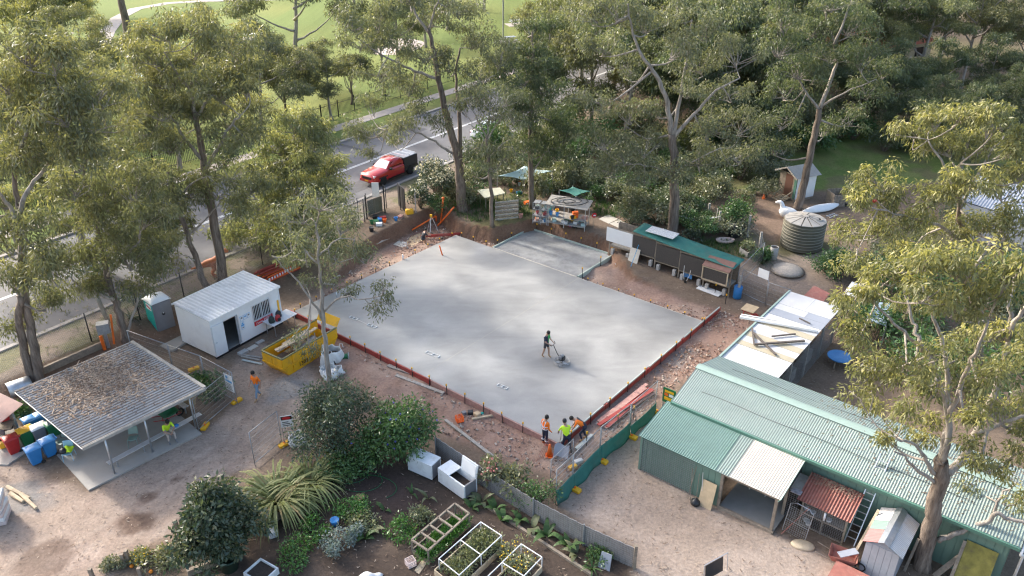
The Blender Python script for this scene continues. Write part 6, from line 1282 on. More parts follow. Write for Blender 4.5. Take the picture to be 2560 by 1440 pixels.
def tufts(name, label, polys, count, h, pal, seed, w=.02):
 """grass nobody could count: one object of real blades"""
 rng = np.random.default_rng(seed); V_, C_ = [], []; o, m_, y_ = (np.array(q) for q in PAL[pal])
 for poly, k in polys:
  P_ = [G(*q) for q in poly]; xs = [p.x for p in P_]; ys = [p.y for p in P_]
  X_ = rng.uniform(min(xs), max(xs), k * 4); Y_ = rng.uniform(min(ys), max(ys), k * 4); ok = sdist(P_, X_, Y_) > 0; X_, Y_ = X_[ok][:k], Y_[ok][:k]; Z_ = hz_np(X_, Y_)
  for x, y, z in zip(X_, Y_, Z_):
   for b in range(count):
    a = rng.uniform(0, 6.28); l = h * rng.uniform(.5, 1.3); d = np.array([math.cos(a) * .5 * l, math.sin(a) * .5 * l, l]); s = np.array([-math.sin(a), math.cos(a), 0]) * w
    q = np.array([x + rng.normal() * .1, y + rng.normal() * .1, z]); V_ += [q - s, q + s, q + d * .6 + s * .6, q + d]; c = o + (m_ - o) * rng.random(); c = c + (y_ - c) * rng.random() * .4; C_ += [c] * 4
 ob = bpy.data.objects.new(name, leaf_mesh(name, np.array(V_), np.array(C_), BLADE)); col.objects.link(ob); return tag(ob, label, 'grass', None, 'stuff')
tufts('grass', 'tufts of rough grass and weeds in the rear garden', [([(1040, 520), (1130, 500), (1330, 500), (1330, 540), (1180, 555), (1090, 515)], 420), ([(1490, 500), (1560, 510), (1570, 545), (1480, 540)], 160), ([(1740, 590), (1870, 610), (1860, 650), (1760, 620)], 130), ([(1180, 430), (1450, 400), (1480, 480), (1200, 500)], 420)], 7, .28, 'lush', 3)
tufts('verge_grass', 'thin grass and weeds on the road verge', [([(0, 760), (60, 940), (250, 850), (480, 740), (700, 640), (880, 560), (880, 520), (450, 660)], 420)], 6, .14, 'olive', 4)
WF = mat('cream_flower', (.75, .68, .45), .7, .1, 9); BF = mat('violet_flower', (.10, .09, .42), .7, .2, 9); PF = mat('pink_flower', (.55, .20, .18), .7, .2, 9); YF = mat('yellow_flower', (.70, .45, .03), .7, .2, 9); OF = mat('orange_fruit', (.80, .25, .02), .6, .1, 9)
shrub('flowering_shrub', 'cream-flowered shrub between the red ute and the thick gum', G(1095, 500), 1.5, 3.2, 'hedge', 61, 34, .18, 80, .3, flowers=(WF, 330, .10))
shrub('flowering_shrub', 'low cream-flowered bush at the garden edge near the gate', G(1052, 520), .9, 2.0, 'hedge', 62, 20, .18, 70, .3, flowers=(WF, 60, .09))
for i, (u, v, r, h, pal, lb) in enumerate(((1095, 530, .9, 1.0, 'lush', 'low green bush above the corner of the cut'), (1190, 505, 1.0, 1.3, 'lush', 'green bush behind the thin twiggy gum'), (1290, 455, 1.3, 2.0, 'olive', 'olive bush under the pale shade sail'), (1180, 420, 1.4, 2.4, 'dark', 'dark bush behind the thick gum trunk'), (1400, 450, 1.6, 2.6, 'dark', 'dark bush right of the pale shade sail'), (1290, 530, .7, 1.0, 'hedge', 'dark bush beside the slatted screen'), (1500, 470, 1.3, 1.8, 'olive', 'olive bush behind the green tarp'), (1590, 500, 1.4, 2.0, 'lush', 'green bush left of the broad old gum'), (1760, 520, 1.3, 1.7, 'olive', 'olive bush behind the white hammock cloth'), (1830, 560, .9, 1.2, 'lush', 'green bush beside the black box'), (1560, 440, 2.0, 3.2, 'grey', 'grey bush behind the garden left of the old gum'), (1700, 470, 1.6, 2.4, 'dark', 'dark bush right behind the old gum trunk'), (1850, 450, 1.8, 3.0, 'grey', 'grey bush left of the little hut'), (1905, 420, 2.0, 3.6, 'dark', 'dark bush behind the little hut'), (1905, 655, .5, .9, 'lush', 'green clump by the wire gate'), (1735, 600, .6, .7, 'hedge', 'small dark bush behind the cages'), (1450, 520, .8, 1.1, 'lush', 'green bush beside the hose-covered cart'), (1350, 400, 1.8, 3.0, 'grey', 'grey bush behind the conical tree'), (2230, 770, 2.2, 3.2, 'lush', 'dense bright green bush under the foreground gum'), (2330, 830, 2.2, 3.6, 'lush', 'dense green bush behind the foreground gum limbs'), (2180, 860, 1.6, 2.4, 'lush', 'green bush beside the blue dish table'), (2440, 1000, 2.0, 3.0, 'lush', 'green bush at the right behind the green shed'), (2480, 760, 2.2, 3.2, 'lush', 'green bush at the right picture edge'), (2280, 960, 1.8, 2.6, 'lush', 'green bush just behind the green shed roof'),
  (2140, 330, 2.6, 3.6, 'dark', 'dark bush at the edge of the back lawn'), (2330, 350, 3.0, 4.2, 'dark', 'dark bush beyond the back lawn at right'), (2230, 300, 3.2, 5, 'dark', 'dark thicket beyond the back lawn'), (820, 620, .8, 1.0, 'lush', 'green bush on the verge left of the cut'), (250, 700, 1.2, 1.6, 'lush', 'green bush on the verge behind the chain-link fence'), (410, 640, 1.3, 2.2, 'lush', 'bright green bush between the gum trunks left of the cabin'), (345, 775, .7, 1.2, 'hedge', 'dark bush behind the toilet'), (560, 420, 1.8, 2.6, 'dark', 'dark bush on the park side of the road'), (300, 470, 2.0, 2.6, 'dark', 'dark bush inside the park fence'), (540, 1000, .9, 1.2, 'lush', 'low green bush behind the wire panel by the shelter'), (515, 970, .6, .9, 'lush', 'small green bush at the shelter roof corner'), (60, 1050, .4, .8, 'lush', 'green plant between the bins and the shelter'))):
 shrub('shrub', lb, G(u, v), r, h, pal, 100 + i, max(12, int(14 * r)), .17 if r < 1.5 else .24, 62, .3)
for i, (u, v, n, L, w, lb) in enumerate(((1455, 462, 34, 1.0, .08, 'spiky grey-green rosette right of the shade sail'), (1180, 462, 28, .8, .08, 'spiky rosette beside the thick gum'), (1612, 545, 40, 1.2, .09, 'large spiky plant left of the old gum base'), (1640, 560, 36, 1.1, .08, 'spiky plant against the old gum base'), (1655, 590, 36, 1.0, .09, 'drooping spiky plant behind the cages'), (1600, 500, 30, 1.1, .08, 'upright spiky plant behind the brown sheets'), (1720, 560, 34, .9, .08, 'dark spiky plant right of the old gum'), (1905, 660, 40, 1.1, .07, 'arching strap-leaved plant at the gate'), (700, 640, 30, .9, .06, 'strap-leaved plant near the road verge'), (330, 800, 30, .9, .07, 'strap-leaved plant by the toilet'))):
 rosette('strappy_plant', lb, G(u, v), n, L, w, 'hedge' if i % 2 else 'dark', 200 + i, .9, .9, .4)
UG = 'undergrowth shrubs behind the site'; us = [shrub('undergrowth_shrub', 'undergrowth', (0, 0, 0), 1.3, 1.9, k, 90 + i, 26, .2, 66, .3, UG) for i, k in enumerate(('dark', 'olive', 'lush', 'grey'))]
rngU = np.random.default_rng(12); ui = 0
for (u0, u1, v0, v1, k) in ((1060, 1160, 480, 520, 5), (1180, 1460, 395, 470, 26), (1330, 1480, 455, 500, 8), (1460, 1700, 400, 500, 26), (1560, 1720, 500, 570, 12), (1720, 1960, 400, 500, 22), (1690, 1860, 520, 600, 10), (1950, 2560, 330, 380, 22), (2060, 2560, 560, 700, 16), (2180, 2560, 700, 950, 16), (0, 900, 545, 640, 0), (1380, 1900, 300, 400, 20)):
 for _ in range(k):
  u, v = rngU.uniform(u0, u1), rngU.uniform(v0, v1); p = G(u, v)
  if abs((p.x - RC.x) * RN.x + (p.y - RC.y) * RN.y) < 7.5: continue
  j = int(rngU.integers(0, 4)); c = us[j] if ui < 4 and ui == j else copy_tree(us[j]); ui += 1
  c.location = p; c.rotation_euler = (0, 0, rngU.uniform(0, 6)); s = rngU.uniform(.4, 1.1) * (1.5 if v < 400 else 1); c.scale = (s, s, s * rngU.uniform(.7, 1.2))
  c['label'] = ('dark', 'olive', 'bright green', 'grey-green')[j] + ' undergrowth shrub ' + ('near the potting shelf and shade sail' if u < 1480 else 'round the broad old gum' if u < 1720 and v > 400 else 'in the bush beyond the site' if v < 400 else 'between the hut and the old gum' if u < 2000 else 'behind the foreground gum')
for c in us:
 if c.location.length < 1:
  for q in list(c.children): bpy.data.objects.remove(q)
  bpy.data.objects.remove(c)
# ================================================================== REAR GARDEN
g1 = 1.1
def sail(name, label, pts, m, sag=.25, posts=True):
 t = thing(name, label, 'shade sail', Vector((sum(p.x for p in pts) / 4, sum(p.y for p in pts) / 4, hz(pts[0].x, pts[0].y))))
 a, b_, c_, d_ = pts
 MB().sheet(lambda u_, v_: a.lerp(b_, u_).lerp(d_.lerp(c_, u_), v_) - gz * sag * (16 * u_ * (1 - u_) * v_ * (1 - v_)) + ((a + b_ + c_ + d_) / 4 - a.lerp(b_, u_).lerp(d_.lerp(c_, u_), v_)) * .25 * (4 * u_ * (1 - u_) * (1 - 4 * v_ * (1 - v_)) + 4 * v_ * (1 - v_) * (1 - 4 * u_ * (1 - u_))), 10, 10, .012).build('cloth', m, t, world=True, smooth=True)
 if posts:
  for p in pts: MB().bar(Vector((p.x, p.y, hz(p.x, p.y))), p + gz * .05, .06).build('post', M['timber_grey'], t, world=True)
 return t
sail('shade_sail', 'pale green-grey shade sail stretched between the trees', [at(1243, 440, 3.0), at(1308, 452, 2.5), at(1382, 427, 3.2), at(1312, 414, 3.3)], M['cloth_pale'])
sail('green_tarp', 'dark green tarp roof behind the hose-covered cart', [at(1398, 476, 2.4), at(1440, 492, 2.3), at(1478, 478, 2.4), at(1432, 466, 2.5)], M['cloth_green'], .1)
sail('white_cloth', 'white cloth slung like a hammock right of the old gum', [at(1690, 537, 2.2), at(1742, 560, 1.7), at(1802, 541, 2.2), at(1745, 548, 1.9)], M['cloth_white'], .12)
t = thing('board_table', 'pale board laid as a table top behind the twiggy gum', 'table', G(1225, 515)); MB().plate([at(1192, 476, 2.2), at(1212, 496, 2.2), at(1263, 484, 2.2), at(1250, 470, 2.2)], .05).build('top', mat('mossy_sheet', (.42, .42, .32), .8, .12, 3), t, world=True)
for u, v in ((1200, 478), (1214, 493), (1258, 483)): p = at(u, v, 2.15); MB().bar(Vector((p.x, p.y, g1)), p, .07).build('leg', M['timber'], t, world=True)
t = thing('slatted_screen', 'timber pallet-slat screen beside the twiggy gum trunk', 'screen', G(1268, 552)); p0, p1 = G(1238, 552), G(1296, 546)
for i in range(9): MB().bar(p0 + gz * (.1 + i * .17), p1 + gz * (.1 + i * .17), .03, .12).build('slat', M['timber'] if i % 2 else M['timber_grey'], t, world=True)
for f in (.03, .5, .97): q = p0.lerp(p1, f) + Vector((.02, .06, 0)); MB().bar(q, q + gz * 1.65, .06).build('post', M['timber'], t, world=True)
ct = thing('potting_shelf', 'cluttered metal potting shelf with black hoses coiled on its board roof', 'shelf', G(1420, 565)); c0 = ct.location
ax = (G(1470, 575) - G(1375, 560)).normalized(); ay = Vector((-ax.y, ax.x, 0))
def cpt(x, y, z): return c0 + ax * x + ay * y + gz * z
for x in (-1.4, -.2, 1.4):
 for y in (-.5, .7): MB().bar(cpt(x, y, 0), cpt(x, y, 1.75), .04).build('post', M['steel'], ct, world=True)
for z in (.25, .75): MB().plate([cpt(-1.4, -.5, z), cpt(1.4, -.5, z), cpt(1.4, .7, z), cpt(-1.4, .7, z)], .03).build('shelf', M['timber_grey'], ct, world=True)
MB().plate([cpt(-1.6, -.7, 1.75), cpt(1.6, -.7, 1.75), cpt(1.6, .9, 1.9), cpt(-1.6, .9, 1.9)], .04).build('roof', M['timber_grey'], ct, world=True)
ho = thing('hose_coil', 'loose coil of black hose on the potting shelf roof', 'hose', cpt(0, .1, 1.9)); rng = np.random.default_rng(3); pts = []
for i in range(150): a = i * .33; r_ = .55 + .35 * math.sin(i * .11) + .1 * rng.random(); pts.append((r_ * 1.5 * math.cos(a), r_ * .75 * math.sin(a), .03 + .05 * rng.random() + .08 * r_ * .75 * math.sin(a)))
MB().tube(pts, .016, 5).build('coil', M['black_plastic'], ho)
for k, x in enumerate((-2.35, -1.75)):
 cg = thing('wire_trolley', 'tall silver wire trolley left of the potting shelf' if k else 'leftmost tall wire trolley by the slatted screen', 'trolley', cpt(x, -.2, 0), math.atan2(ax.y, ax.x))
 for a_ in (-.25, .25):
  for b_ in (-.3, .3): MB().bar((a_, b_, 0), (a_, b_, 1.7), .03).build('post', M['steel'], cg)
 for z in (.15, .65, 1.15, 1.65): MB().box(-.25, -.3, z, .25, .3, z + .015).build('shelf', M['steel_dull'], cg)
 mb = wire_grid(.5, 1.6, .09, .16, .007); me_ = mb.mesh('wire_side', M['steel']); link_part('wire_side', me_, cg, (-.25, -.31, .08)); link_part('wire_side', me_, cg, (-.25, .31, .08))
rng = np.random.default_rng(21); KC = ['red', 'blue', 'white_clean', 'orange', 'teal', 'blue_lid', 'black_plastic', 'pink_timber', 'grey_plastic', 'yellow_plastic', 'green_plastic', 'cloth_pale']
pot = [MB().lathe([(.09, 0), (.14, .24), (.15, .24), (.15, .27), (.12, .27), (.11, .2), (.0, .2)], 10).mesh('pot', M[k]) for k in KC]; tub = [bevel_ for bevel_ in (MB().prism([(-.2, -.13), (.2, -.13), (.22, .15), (-.22, .15)], 0, .2).mesh('tub', M[k]) for k in KC)]
NM = ['red', 'blue', 'white', 'orange', 'teal', 'pale blue', 'black', 'pink', 'grey', 'yellow', 'green', 'pale green']
def clutter(p, i, where, s=1.0):
 k = int(rng.integers(0, 12)); isp = rng.random() < .5
 o = bpy.data.objects.new('plant_pot' if isp else 'plastic_tub', (pot if isp else tub)[k]); col.objects.link(o); o.location = p; o.rotation_euler = (0, 0, rng.uniform(0, 3)); o.scale = (s,) * 3
 tag(o, NM[k] + (' plant pot ' if isp else ' plastic tub ') + where, 'pot' if isp else 'tub', 'pots and tubs cluttering the garden')
for i in range(26): z = (.02, .28, .78)[i % 3]; clutter(cpt(rng.uniform(-1.3, 1.3), rng.uniform(-.45, .6), z), i, ('on the ground under', 'on the lower shelf of', 'on the upper shelf of')[i % 3] + ' the potting shelf')
for i in range(10): clutter(cpt(-2.35 + .6 * (i % 2), -.2 + rng.uniform(-.15, .15), (.17, .67, 1.17)[i % 3]), i, 'on a wire trolley shelf', .8)
for i in range(12): clutter(G(1300 + rng.uniform(-40, 60), 470 + rng.uniform(-10, 25)), i, 'on the ground under the pale shade sail')
for i in range(14): clutter(G(1300 + rng.uniform(0, 180), 520 + rng.uniform(-12, 30)), i, 'on the ground beside the potting shelf and trolleys', 1.2)
for i in range(10): clutter(G(1560 + rng.uniform(0, 130), 600 + rng.uniform(-20, 10)), i, 'on the ground behind the bird cages', 1.1)
for i in range(8): clutter(G(1500 + rng.uniform(-30, 60), 482 + rng.uniform(-10, 14)), i, 'on the ground behind the green tarp')
for i in range(8): clutter(G(2080 + rng.uniform(-20, 120), 480 + rng.uniform(-5, 40)), i, 'on the ground right of the little hut')
for i, (u, v) in enumerate(((930, 560), (938, 545), (942, 557), (950, 552), (958, 548), (962, 556), (948, 564), (1002, 545), (990, 552))): clutter(G(u, v), i, 'among tools on the dirt above the cut', 1.1)
tag(MB().lathe([(.14, 0), (.18, .32), (.19, .32), (.17, .3), (.0, .28)], 14).build('black_bucket', M['black_plastic'], None, loc=G(929, 578)), 'black bucket at the edge of the cut by the gate', 'bucket')
tag(bevel(MB().box(-.3, -.2, 0, .3, .2, .42).build('jerry_can', M['yellow_plastic'], None, loc=G(1024, 535), rz=.3), .08), 'yellow plastic drum lying beside the black gate', 'drum')
tag(MB().lathe([(.0, 0), (.16, 0), (.17, .7), (.1, .78), (.0, .78)], 12).build('white_drum', M['cloth_white'], None, loc=G(1574, 512), smooth=True), 'upright cream plastic drum behind the brown sheets', 'drum')
sg = thing('stop_sign_bat', 'small red and white hand sign by the potting shelf', 'sign', cpt(1.9, .2, 0)); MB().bar((0, 0, 0), (0, 0, 1.0), .03).build('post', M['timber'], sg); o = MB().lathe([(0, 0), (.2, 0), (.2, .02), (0, .02)], 8).build('disc', M['sign_red'], sg, loc=(0, -.02, 1.1)); o.rotation_euler = (R(90), 0, .3); o2 = MB().box(-.12, -.06, 1.05, .12, -.045, 1.14).build('print', M['white_clean'], sg)
for i, pts in enumerate((((1497, 548), (1520, 537), (1545, 548), (1522, 560)), ((1524, 560), (1548, 549), (1570, 562), (1548, 572)))): flat(pts, ('brown sheet on the ground left of the cages', 'second brown sheet on the ground behind the white board')[i], M['ply_pale'])
# row of bird cages
av0, av1 = G(1523, 632), G(1820, 742); ad = (av1 - av0); AL = math.hypot(ad.x, ad.y); AA = math.atan2(ad.y, ad.x)
av = thing('bird_cages', 'long row of timber and mesh bird cages under green shade cloth', 'cage', Vector((av0.x, av0.y, 0)), AA)
zb = lambda x: hz(av0.x + math.cos(AA) * x, av0.y + math.sin(AA) * x)
NB = 5; HH = 2.05
for i in range(NB + 1):
 x = AL * i / NB; z = zb(x)
 for y in (0, 1.15): MB().bar((x, y, z - .2), (x, y, z + HH + .1 * (y > 0)), .08).build('post', M['timber'], av)
for i in range(NB):
 xa, xb = AL * i / NB + .05, AL * (i + 1) / NB - .05; za = (zb(xa) + zb(xb)) / 2
 for z in (.62, HH - .05): MB().bar((xa, -.02, za + z), (xb, -.02, za + z), .05, .08).build('rail', M['timber'], av)
 MB().box(xa, .02, za + .62, xb, 1.1, za + .67).build('shelf', M['timber_grey'], av); MB().box(xa, 1.1, za + .1, xb, 1.14, za + HH).build('back_panel', M['timber'], av)
 if i == 0: MB().box(xa - .3, -.10, za + .95, xb + .05, -.06, za + 1.95).build('white_board', M['white_clean'], av); MB().box(xa - .34, -.058, za + .91, xb + .09, -.04, za + 1.99).build('board_frame', M['timber_grey'], av)
 elif i < NB - 1: MB().box(xa, -.07, za + .7, xb, -.05, za + 1.9).build('mesh_front', M['mesh_dark'], av)
 else:
  MB().box(xa + .08, -.40, za + .95, xb - .08, -.385, za + 1.75).build('mesh_front', M['mesh_dark'], av)
  for a_, b_ in (((xa, -.42, za + .9), (xb, -.42, za + .9)), ((xa, -.42, za + 1.8), (xb, -.42, za + 1.8)), ((xa, -.42, za + .9), (xa, -.42, za + 1.8)), ((xb, -.42, za + .9), (xb, -.42, za + 1.8))): MB().bar(a_, b_, .07).build('front_frame', M['timber_pale'], av)
  MB().plate([(xa - .05, -.5, za + 1.86), (xb + .1, -.5, za + 1.86), (xb + .1, .5, za + 2.2), (xa - .05, .5, za + 2.2)], .03).build('brown_roof', mat('brown_sheet', (.24, .13, .10), .8, .15, 3), av)
 for x in (xa + .25, xb - .25): MB().box(x - .1, -.15, za, x + .1, .1, za + .42).build('block', M['block'], av)
MB().sheet(lambda u_, v_: (AL * (.2 + .82 * u_), -.12 + 1.55 * v_, zb(AL * (.2 + .8 * u_)) + HH + .05 + .12 * v_ - .08 * math.sin(math.pi * v_) * abs(math.sin(5 * math.pi * u_))), 30, 5, .01).build('shade_cloth_roof', M['cloth_green'], av, smooth=True)
q = AL * .30; zq = zb(q) + HH + .16; MB().plate([(q - .2, .35, zq), (q + 1.9, .35, zq), (q + 1.9, 1.25, zq + .08), (q - .2, 1.25, zq + .08)], .03).build('pale_roof_sheet', mat('speckled_sheet', (.62, .62, .61), .7, .35, 14), av)
o = thing('blue_wheelbarrow', 'blue wheelbarrow tipped on end against the cages', 'wheelbarrow', G(1718, 700), AA + .1)
MB().sheet(lambda a, b_: ((a - .5) * .62 * (1 - .2 * b_), .02 + .22 * math.sin(math.pi * a) * math.sin(math.pi * (.15 + .7 * b_)) - .1 + .25 * b_, .15 + .75 * b_), 12, 10, .02).build('tray', M['blue_lid'], o, smooth=True)
for x in (-.26, .26): MB().tube([(x * .3, -.35, .12), (x * .8, -.28, .5), (x, -.1, 1.25)], .018, 6).build('handle', M['alu'], o)
MB().tube([(0, -.36 + .17 * math.cos(a), .17 + .17 * math.sin(a)) for a in np.linspace(0, 6.28, 17)], .04, 6, False).build('wheel', M['rubber'], o)
o = thing('plywood_sheet', 'small plywood sheet leaning against the cages under the white board', 'board', G(1583, 655), AA); MB().plate([(-.38, -.12, 0), (.38, -.12, 0), (.38, .22, .95), (-.38, .22, .95)], .015).build('panel', M['ply_pale'], o)
p0 = G(1575, 672); tag(MB().tube([p0, at(1609, 578, 2.6)], .022, 6).build('blue_pole', mat('blue_pole', (.06, .32, .55), .4, .1, 3), None), 'long blue and white pole leaning on the cages', 'pole')
tag(MB().lathe([(0, -.15), (.08, -.13), (.15, 0), (.08, .13), (0, .15)], 14).build('white_ball', M['white_clean'], None, loc=Vector((at(1781, 697, .9).x, at(1781, 697, .9).y, .9)), smooth=True), 'white round float hanging below the brown-roofed cage', 'ball')
o = MB().lathe([(.22, 0), (.27, .05), (.28, .85), (.25, .88), (.2, .86), (0, .85)], 16).build('blue_barrel', M['blue'], None, loc=G(1842, 745), smooth=True); tag(o, 'blue plastic barrel behind the gate post', 'barrel')
for i, (a, b_, h, lb) in enumerate(((G(1840, 725), G(1905, 655), 1.5, 'grey wire gate panel running back from the cages'), (G(1848, 735), G(1912, 765), 1.8, 'wire gate panel with a white notice right of the cages'), (G(1912, 765), G(1968, 785), 1.7, 'wire gate panel next to the flat-roofed annex'))): temp_fence(a, b_, lb, h, group='wire gates by the tank')
a = G(1885, 752); tag(MB().box(0, -.05, .8, .75, -.03, 1.4).build('white_notice', M['white_clean'], None, loc=a + gz * 1.0, rz=heading(G(1848, 735), G(1912, 765))), 'white notice board on the wire gate right of the cages', 'notice')
for i, (u, v, h) in enumerate(((1843, 748, 1.7), (1795, 575, 1.5), (1868, 592, 1.7), (1898, 622, 1.3), (1770, 545, 1.2))): tag(MB().bar(G(u, v) - gz * .1, G(u, v) + gz * h, .14).build('timber_post', M['timber_grey'], None), ('grey timber post at the end of the cages', 'timber garden post behind the white cloth', 'thick timber post right of the black box', 'short timber post near the round tank', 'slim timber post by the white cloth')[i], 'post')
mesh_fence([G(1700, 520), G(1790, 560), G(1868, 592), G(1898, 622), G(1905, 650)], 1.2, 'low grey wire garden fence between cages and tank', 'garden_fence', M['timber_grey'], .12, .005, kind='grid', pr=.04)
tag(bevel(MB().box(-.45, -.4, 0, .45, .4, 1.0).build('compost_bin', M['black_plastic'], None, loc=G(1836, 590), rz=.4), .1), 'black plastic compost bin in the fenced garden', 'bin')
o = MB().lathe([(.2, 0), (.55, .1), (.62, .3), (.55, .28), (.45, .16), (0, .12)], 20).build('bathtub', mat('pink_enamel', (.62, .48, .42), .4, .06, 3), None, loc=G(1812, 607), smooth=True); o.scale = (1.1, .6, 1); tag(o, 'pale pink old tub lying in the fenced garden', 'tub')
def raised_bed(pts, label, h=.35, m='timber_grey', soil=True, cat='raised bed'):
 t = thing('raised_bed', label, cat, pts[0])
 for i in range(4): a, b_ = pts[i], pts[(i + 1) % 4]; e = (b_ - a).normalized() * .028; MB().bar(a + gz * h / 2 - e * (-1 if i % 2 else 1) * 0, b_ + gz * h / 2, .05, h - .01 * (i % 2)).build('side_board', M[m], t, world=True)
 c = sum(pts, Vector((0, 0, 0))) / 4
 if soil: MB().prism([(p.lerp(c, .05).x, p.lerp(c, .05).y) for p in pts], pts[0].z - .1, pts[0].z + h * .7).build('soil', M['soil'], t, world=True)
 return t
raised_bed([G(1848, 632), G(1868, 645), G(1888, 626), G(1868, 614)], 'small timber raised bed in the fenced garden corner', .4); shrub('seedlings', 'pale leafy seedlings in the small timber bed', G(1868, 632, .3), .5, .5, 'fresh', 301, 14, .14, 50, .6, cat='plant')
for i, (u, v) in enumerate(((1913, 645), (1922, 650))): tag(MB().tube([G(u, v, .3) + Vector((.28 * math.cos(a), .06 * i, .28 * math.sin(a))) for a in np.linspace(0, 6.28, 17)], .09, 8, False).build('tyre', M['rubber'], None, smooth=True), 'old black tyre by the garden fence' if i else 'black tyre nearest the garden fence corner', 'tyre')
o = thing('grey_drum', 'open grey barrel standing near the round tank', 'barrel', G(1932, 648)); MB().lathe([(.24, 0), (.27, .05), (.28, .95), (.25, .95), (.24, .9)], 18).build('body', M['tank_top'], o, smooth=True); MB().lathe([(.0, 0), (.24, .0), (.24, .01), (0, .01)], 18).build('inside', M['black'], o, loc=(0, 0, .9))
# water tank
tk = thing('water_tank', 'round olive corrugated water tank with pale segmented lid', 'water tank', G(2002, 612)); prof = []; RT, HTK = 1.42, 1.95
for i in range(53): z = HTK * i / 52; prof.append((RT + .025 * math.cos(i * math.pi / 2), z))
MB().lathe(prof, 48).build('shell', M['tank'], tk, smooth=True)
for i in range(8): MB().lathe([(RT + .02, 0), (RT + .035, .01), (RT + .035, .03), (RT + .02, .04)], 48, (0, 0, .22 + i * .22)).build('hoop', mat('tank_hoop', (.25, .23, .17), .6, .1, 3) if i == 0 else bpy.data.materials['tank_hoop'], tk, smooth=True)
for i in range(12): a0, a1 = i * math.pi / 6 + .02, (i + 1) * math.pi / 6 - .02; MB().plate([(.15 * math.cos((a0 + a1) / 2), .15 * math.sin((a0 + a1) / 2), HTK + .26), (RT * math.cos(a0), RT * math.sin(a0), HTK + .02), (RT * 1.0 * math.cos(a1), RT * math.sin(a1), HTK + .02)], .03).build('lid_segment', M['tank_top'], tk)
MB().lathe([(RT - .05, 0), (.1, .2), (0, .2)], 32, (0, 0, HTK - .02)).build('lid_base', M['tank'], tk); MB().lathe([(.0, 0), (.2, 0), (.2, .05), (0, .06)], 16, (0, 0, HTK + .24)).build('hub', M['tank_top'], tk)
MB().lathe([(.3, 0), (.3, .09), (.24, .09), (.24, .02), (0, .02)], 18, (.75, -.3, HTK + .1)).build('hatch', M['tank_top'], tk); MB().lathe([(.0, 0), (.235, 0), (.235, .01), (0, .01)], 18, (.75, -.3, HTK + .14)).build('hatch_opening', M['black'], tk)
# little hut
hp = G(1985, 505); hut = thing('garden_hut', 'little raised hut with grey gable roof and white corrugated side', 'hut', hp, .42)
MB().corr((0, 0, .2), (1.9, 0, .2), (1.9, 0, 2.1), (0, 0, 2.1), .09, .012).build('white_wall', [M['white'], M['white']], hut); MB().box(0, .03, .2, .06, 2.0, 2.1).build('side_wall', M['timber'], hut); MB().box(1.84, .03, .2, 1.9, 2.0, 2.1).build('side_wall', M['timber_grey'], hut); MB().box(.07, 1.94, .2, 1.83, 2.0, 2.1).build('rear_wall', M['timber'], hut)
MB().box(-.02, .5, .25, -.005, 1.3, 2.0).build('door', mat('red_brown_door', (.13, .06, .04), .7, .15, 3), hut); MB().box(-.03, .03, .2, -.006, .3, 2.15).build('green_trim', M['gutter'], hut); MB().box(0, 0, 0, 1.9, 2, .19).build('floor_frame', M['timber'], hut)
M['roof_grey'] = mat('grey_hut_roof', (.25, .27, .28), .6, .15, 1.5)
MB().corr((-.35, -.25, 2.05), (2.15, -.25, 2.05), (2.15, 1.0, 2.65), (-.35, 1.0, 2.65), .12, .015).build('roof_slope', [M['roof_grey']] * 2, hut); MB().corr((2.15, 2.25, 2.05), (-.35, 2.25, 2.05), (-.35, 1.0, 2.65), (2.15, 1.0, 2.65), .12, .015).build('roof_slope', [M['roof_grey']] * 2, hut)
for s in (0, 1): MB().bar((-.37, -.28 if s == 0 else 2.28, 2.0), (-.37, 1.0, 2.62), .04, .12).build('barge_board', M['timber_grey'], hut)
for i in range(4): MB().box(-1.0 + i * .25, .4, .0 + i * .06, -.78 + i * .25, 1.4, .05 + i * .06).build('step', M['timber_pale'], hut)
for y in (.35, 1.45): MB().bar((-1.05, y, .25), (-.05, y, .75), .05, .08).build('handrail', M['timber_pale'], hut); MB().bar((-1.0, y, 0), (-1.0, y, .3), .05).build('rail_post', M['timber'], hut)
# white boats behind the tank
o = thing('white_canoe', 'weathered white canoe lying upside down behind the tank', 'canoe', G(2050, 527), .35)
MB().sheet(lambda a, b_: ((a - .5) * 3.4, (b_ - .5) * .95 * math.sin(math.pi * min(max(a, .02), .98)) ** .6, .12 + .42 * math.sin(math.pi * b_) * math.sin(math.pi * min(max(a, .02), .98)) ** .5 + .5 * max(0, a - .6) ** 1.3), 20, 10, .03).build('hull', M['white'], o, smooth=True); MB().bar((-1.5, 0, .34), (1.4, 0, .52), .03).build('keel', M['timber_grey'], o)
o = thing('white_bird_boat', 'white fibreglass bird-headed pedal boat behind the tank', 'boat', G(1970, 545), 2.6); o.scale = (.75, .75, .85)
MB().tube(smooth_line([(-1.0, 0, .45), (-.4, 0, .5), (.3, 0, .5), (.65, 0, .8), (.8, 0, 1.15), (1.0, 0, 1.35), (1.25, 0, 1.3), (1.45, 0, 1.22)], 4), [.15 + .4 * math.sin(math.pi * min(1, i / 16)) ** 1 if i < 13 else .25 - .011 * (i - 13) for i in range(29)], 14).build('body', M['white'], o, smooth=True)
tag(MB().lathe([(.0, 0), (.14, 0), (.13, .05), (.03, .45), (0, .46)], 12).build('traffic_cone', M['orange'], None, loc=G(1909, 497), smooth=True), 'orange traffic cone on the mulch left of the hut', 'cone')
o = thing('short_ladder', 'short aluminium ladder lying on the grass behind the tank', 'ladder', G(2080, 540), .55); [MB().bar((-.5, y, .04), (.5, y, .04), .04).build('stile', M['alu'], o) for y in (-.17, .17)]; [MB().bar((x, -.17, .04), (x, .17, .04), .03).build('rung', M['alu'], o) for x in (-.4, -.13, .13, .4)]
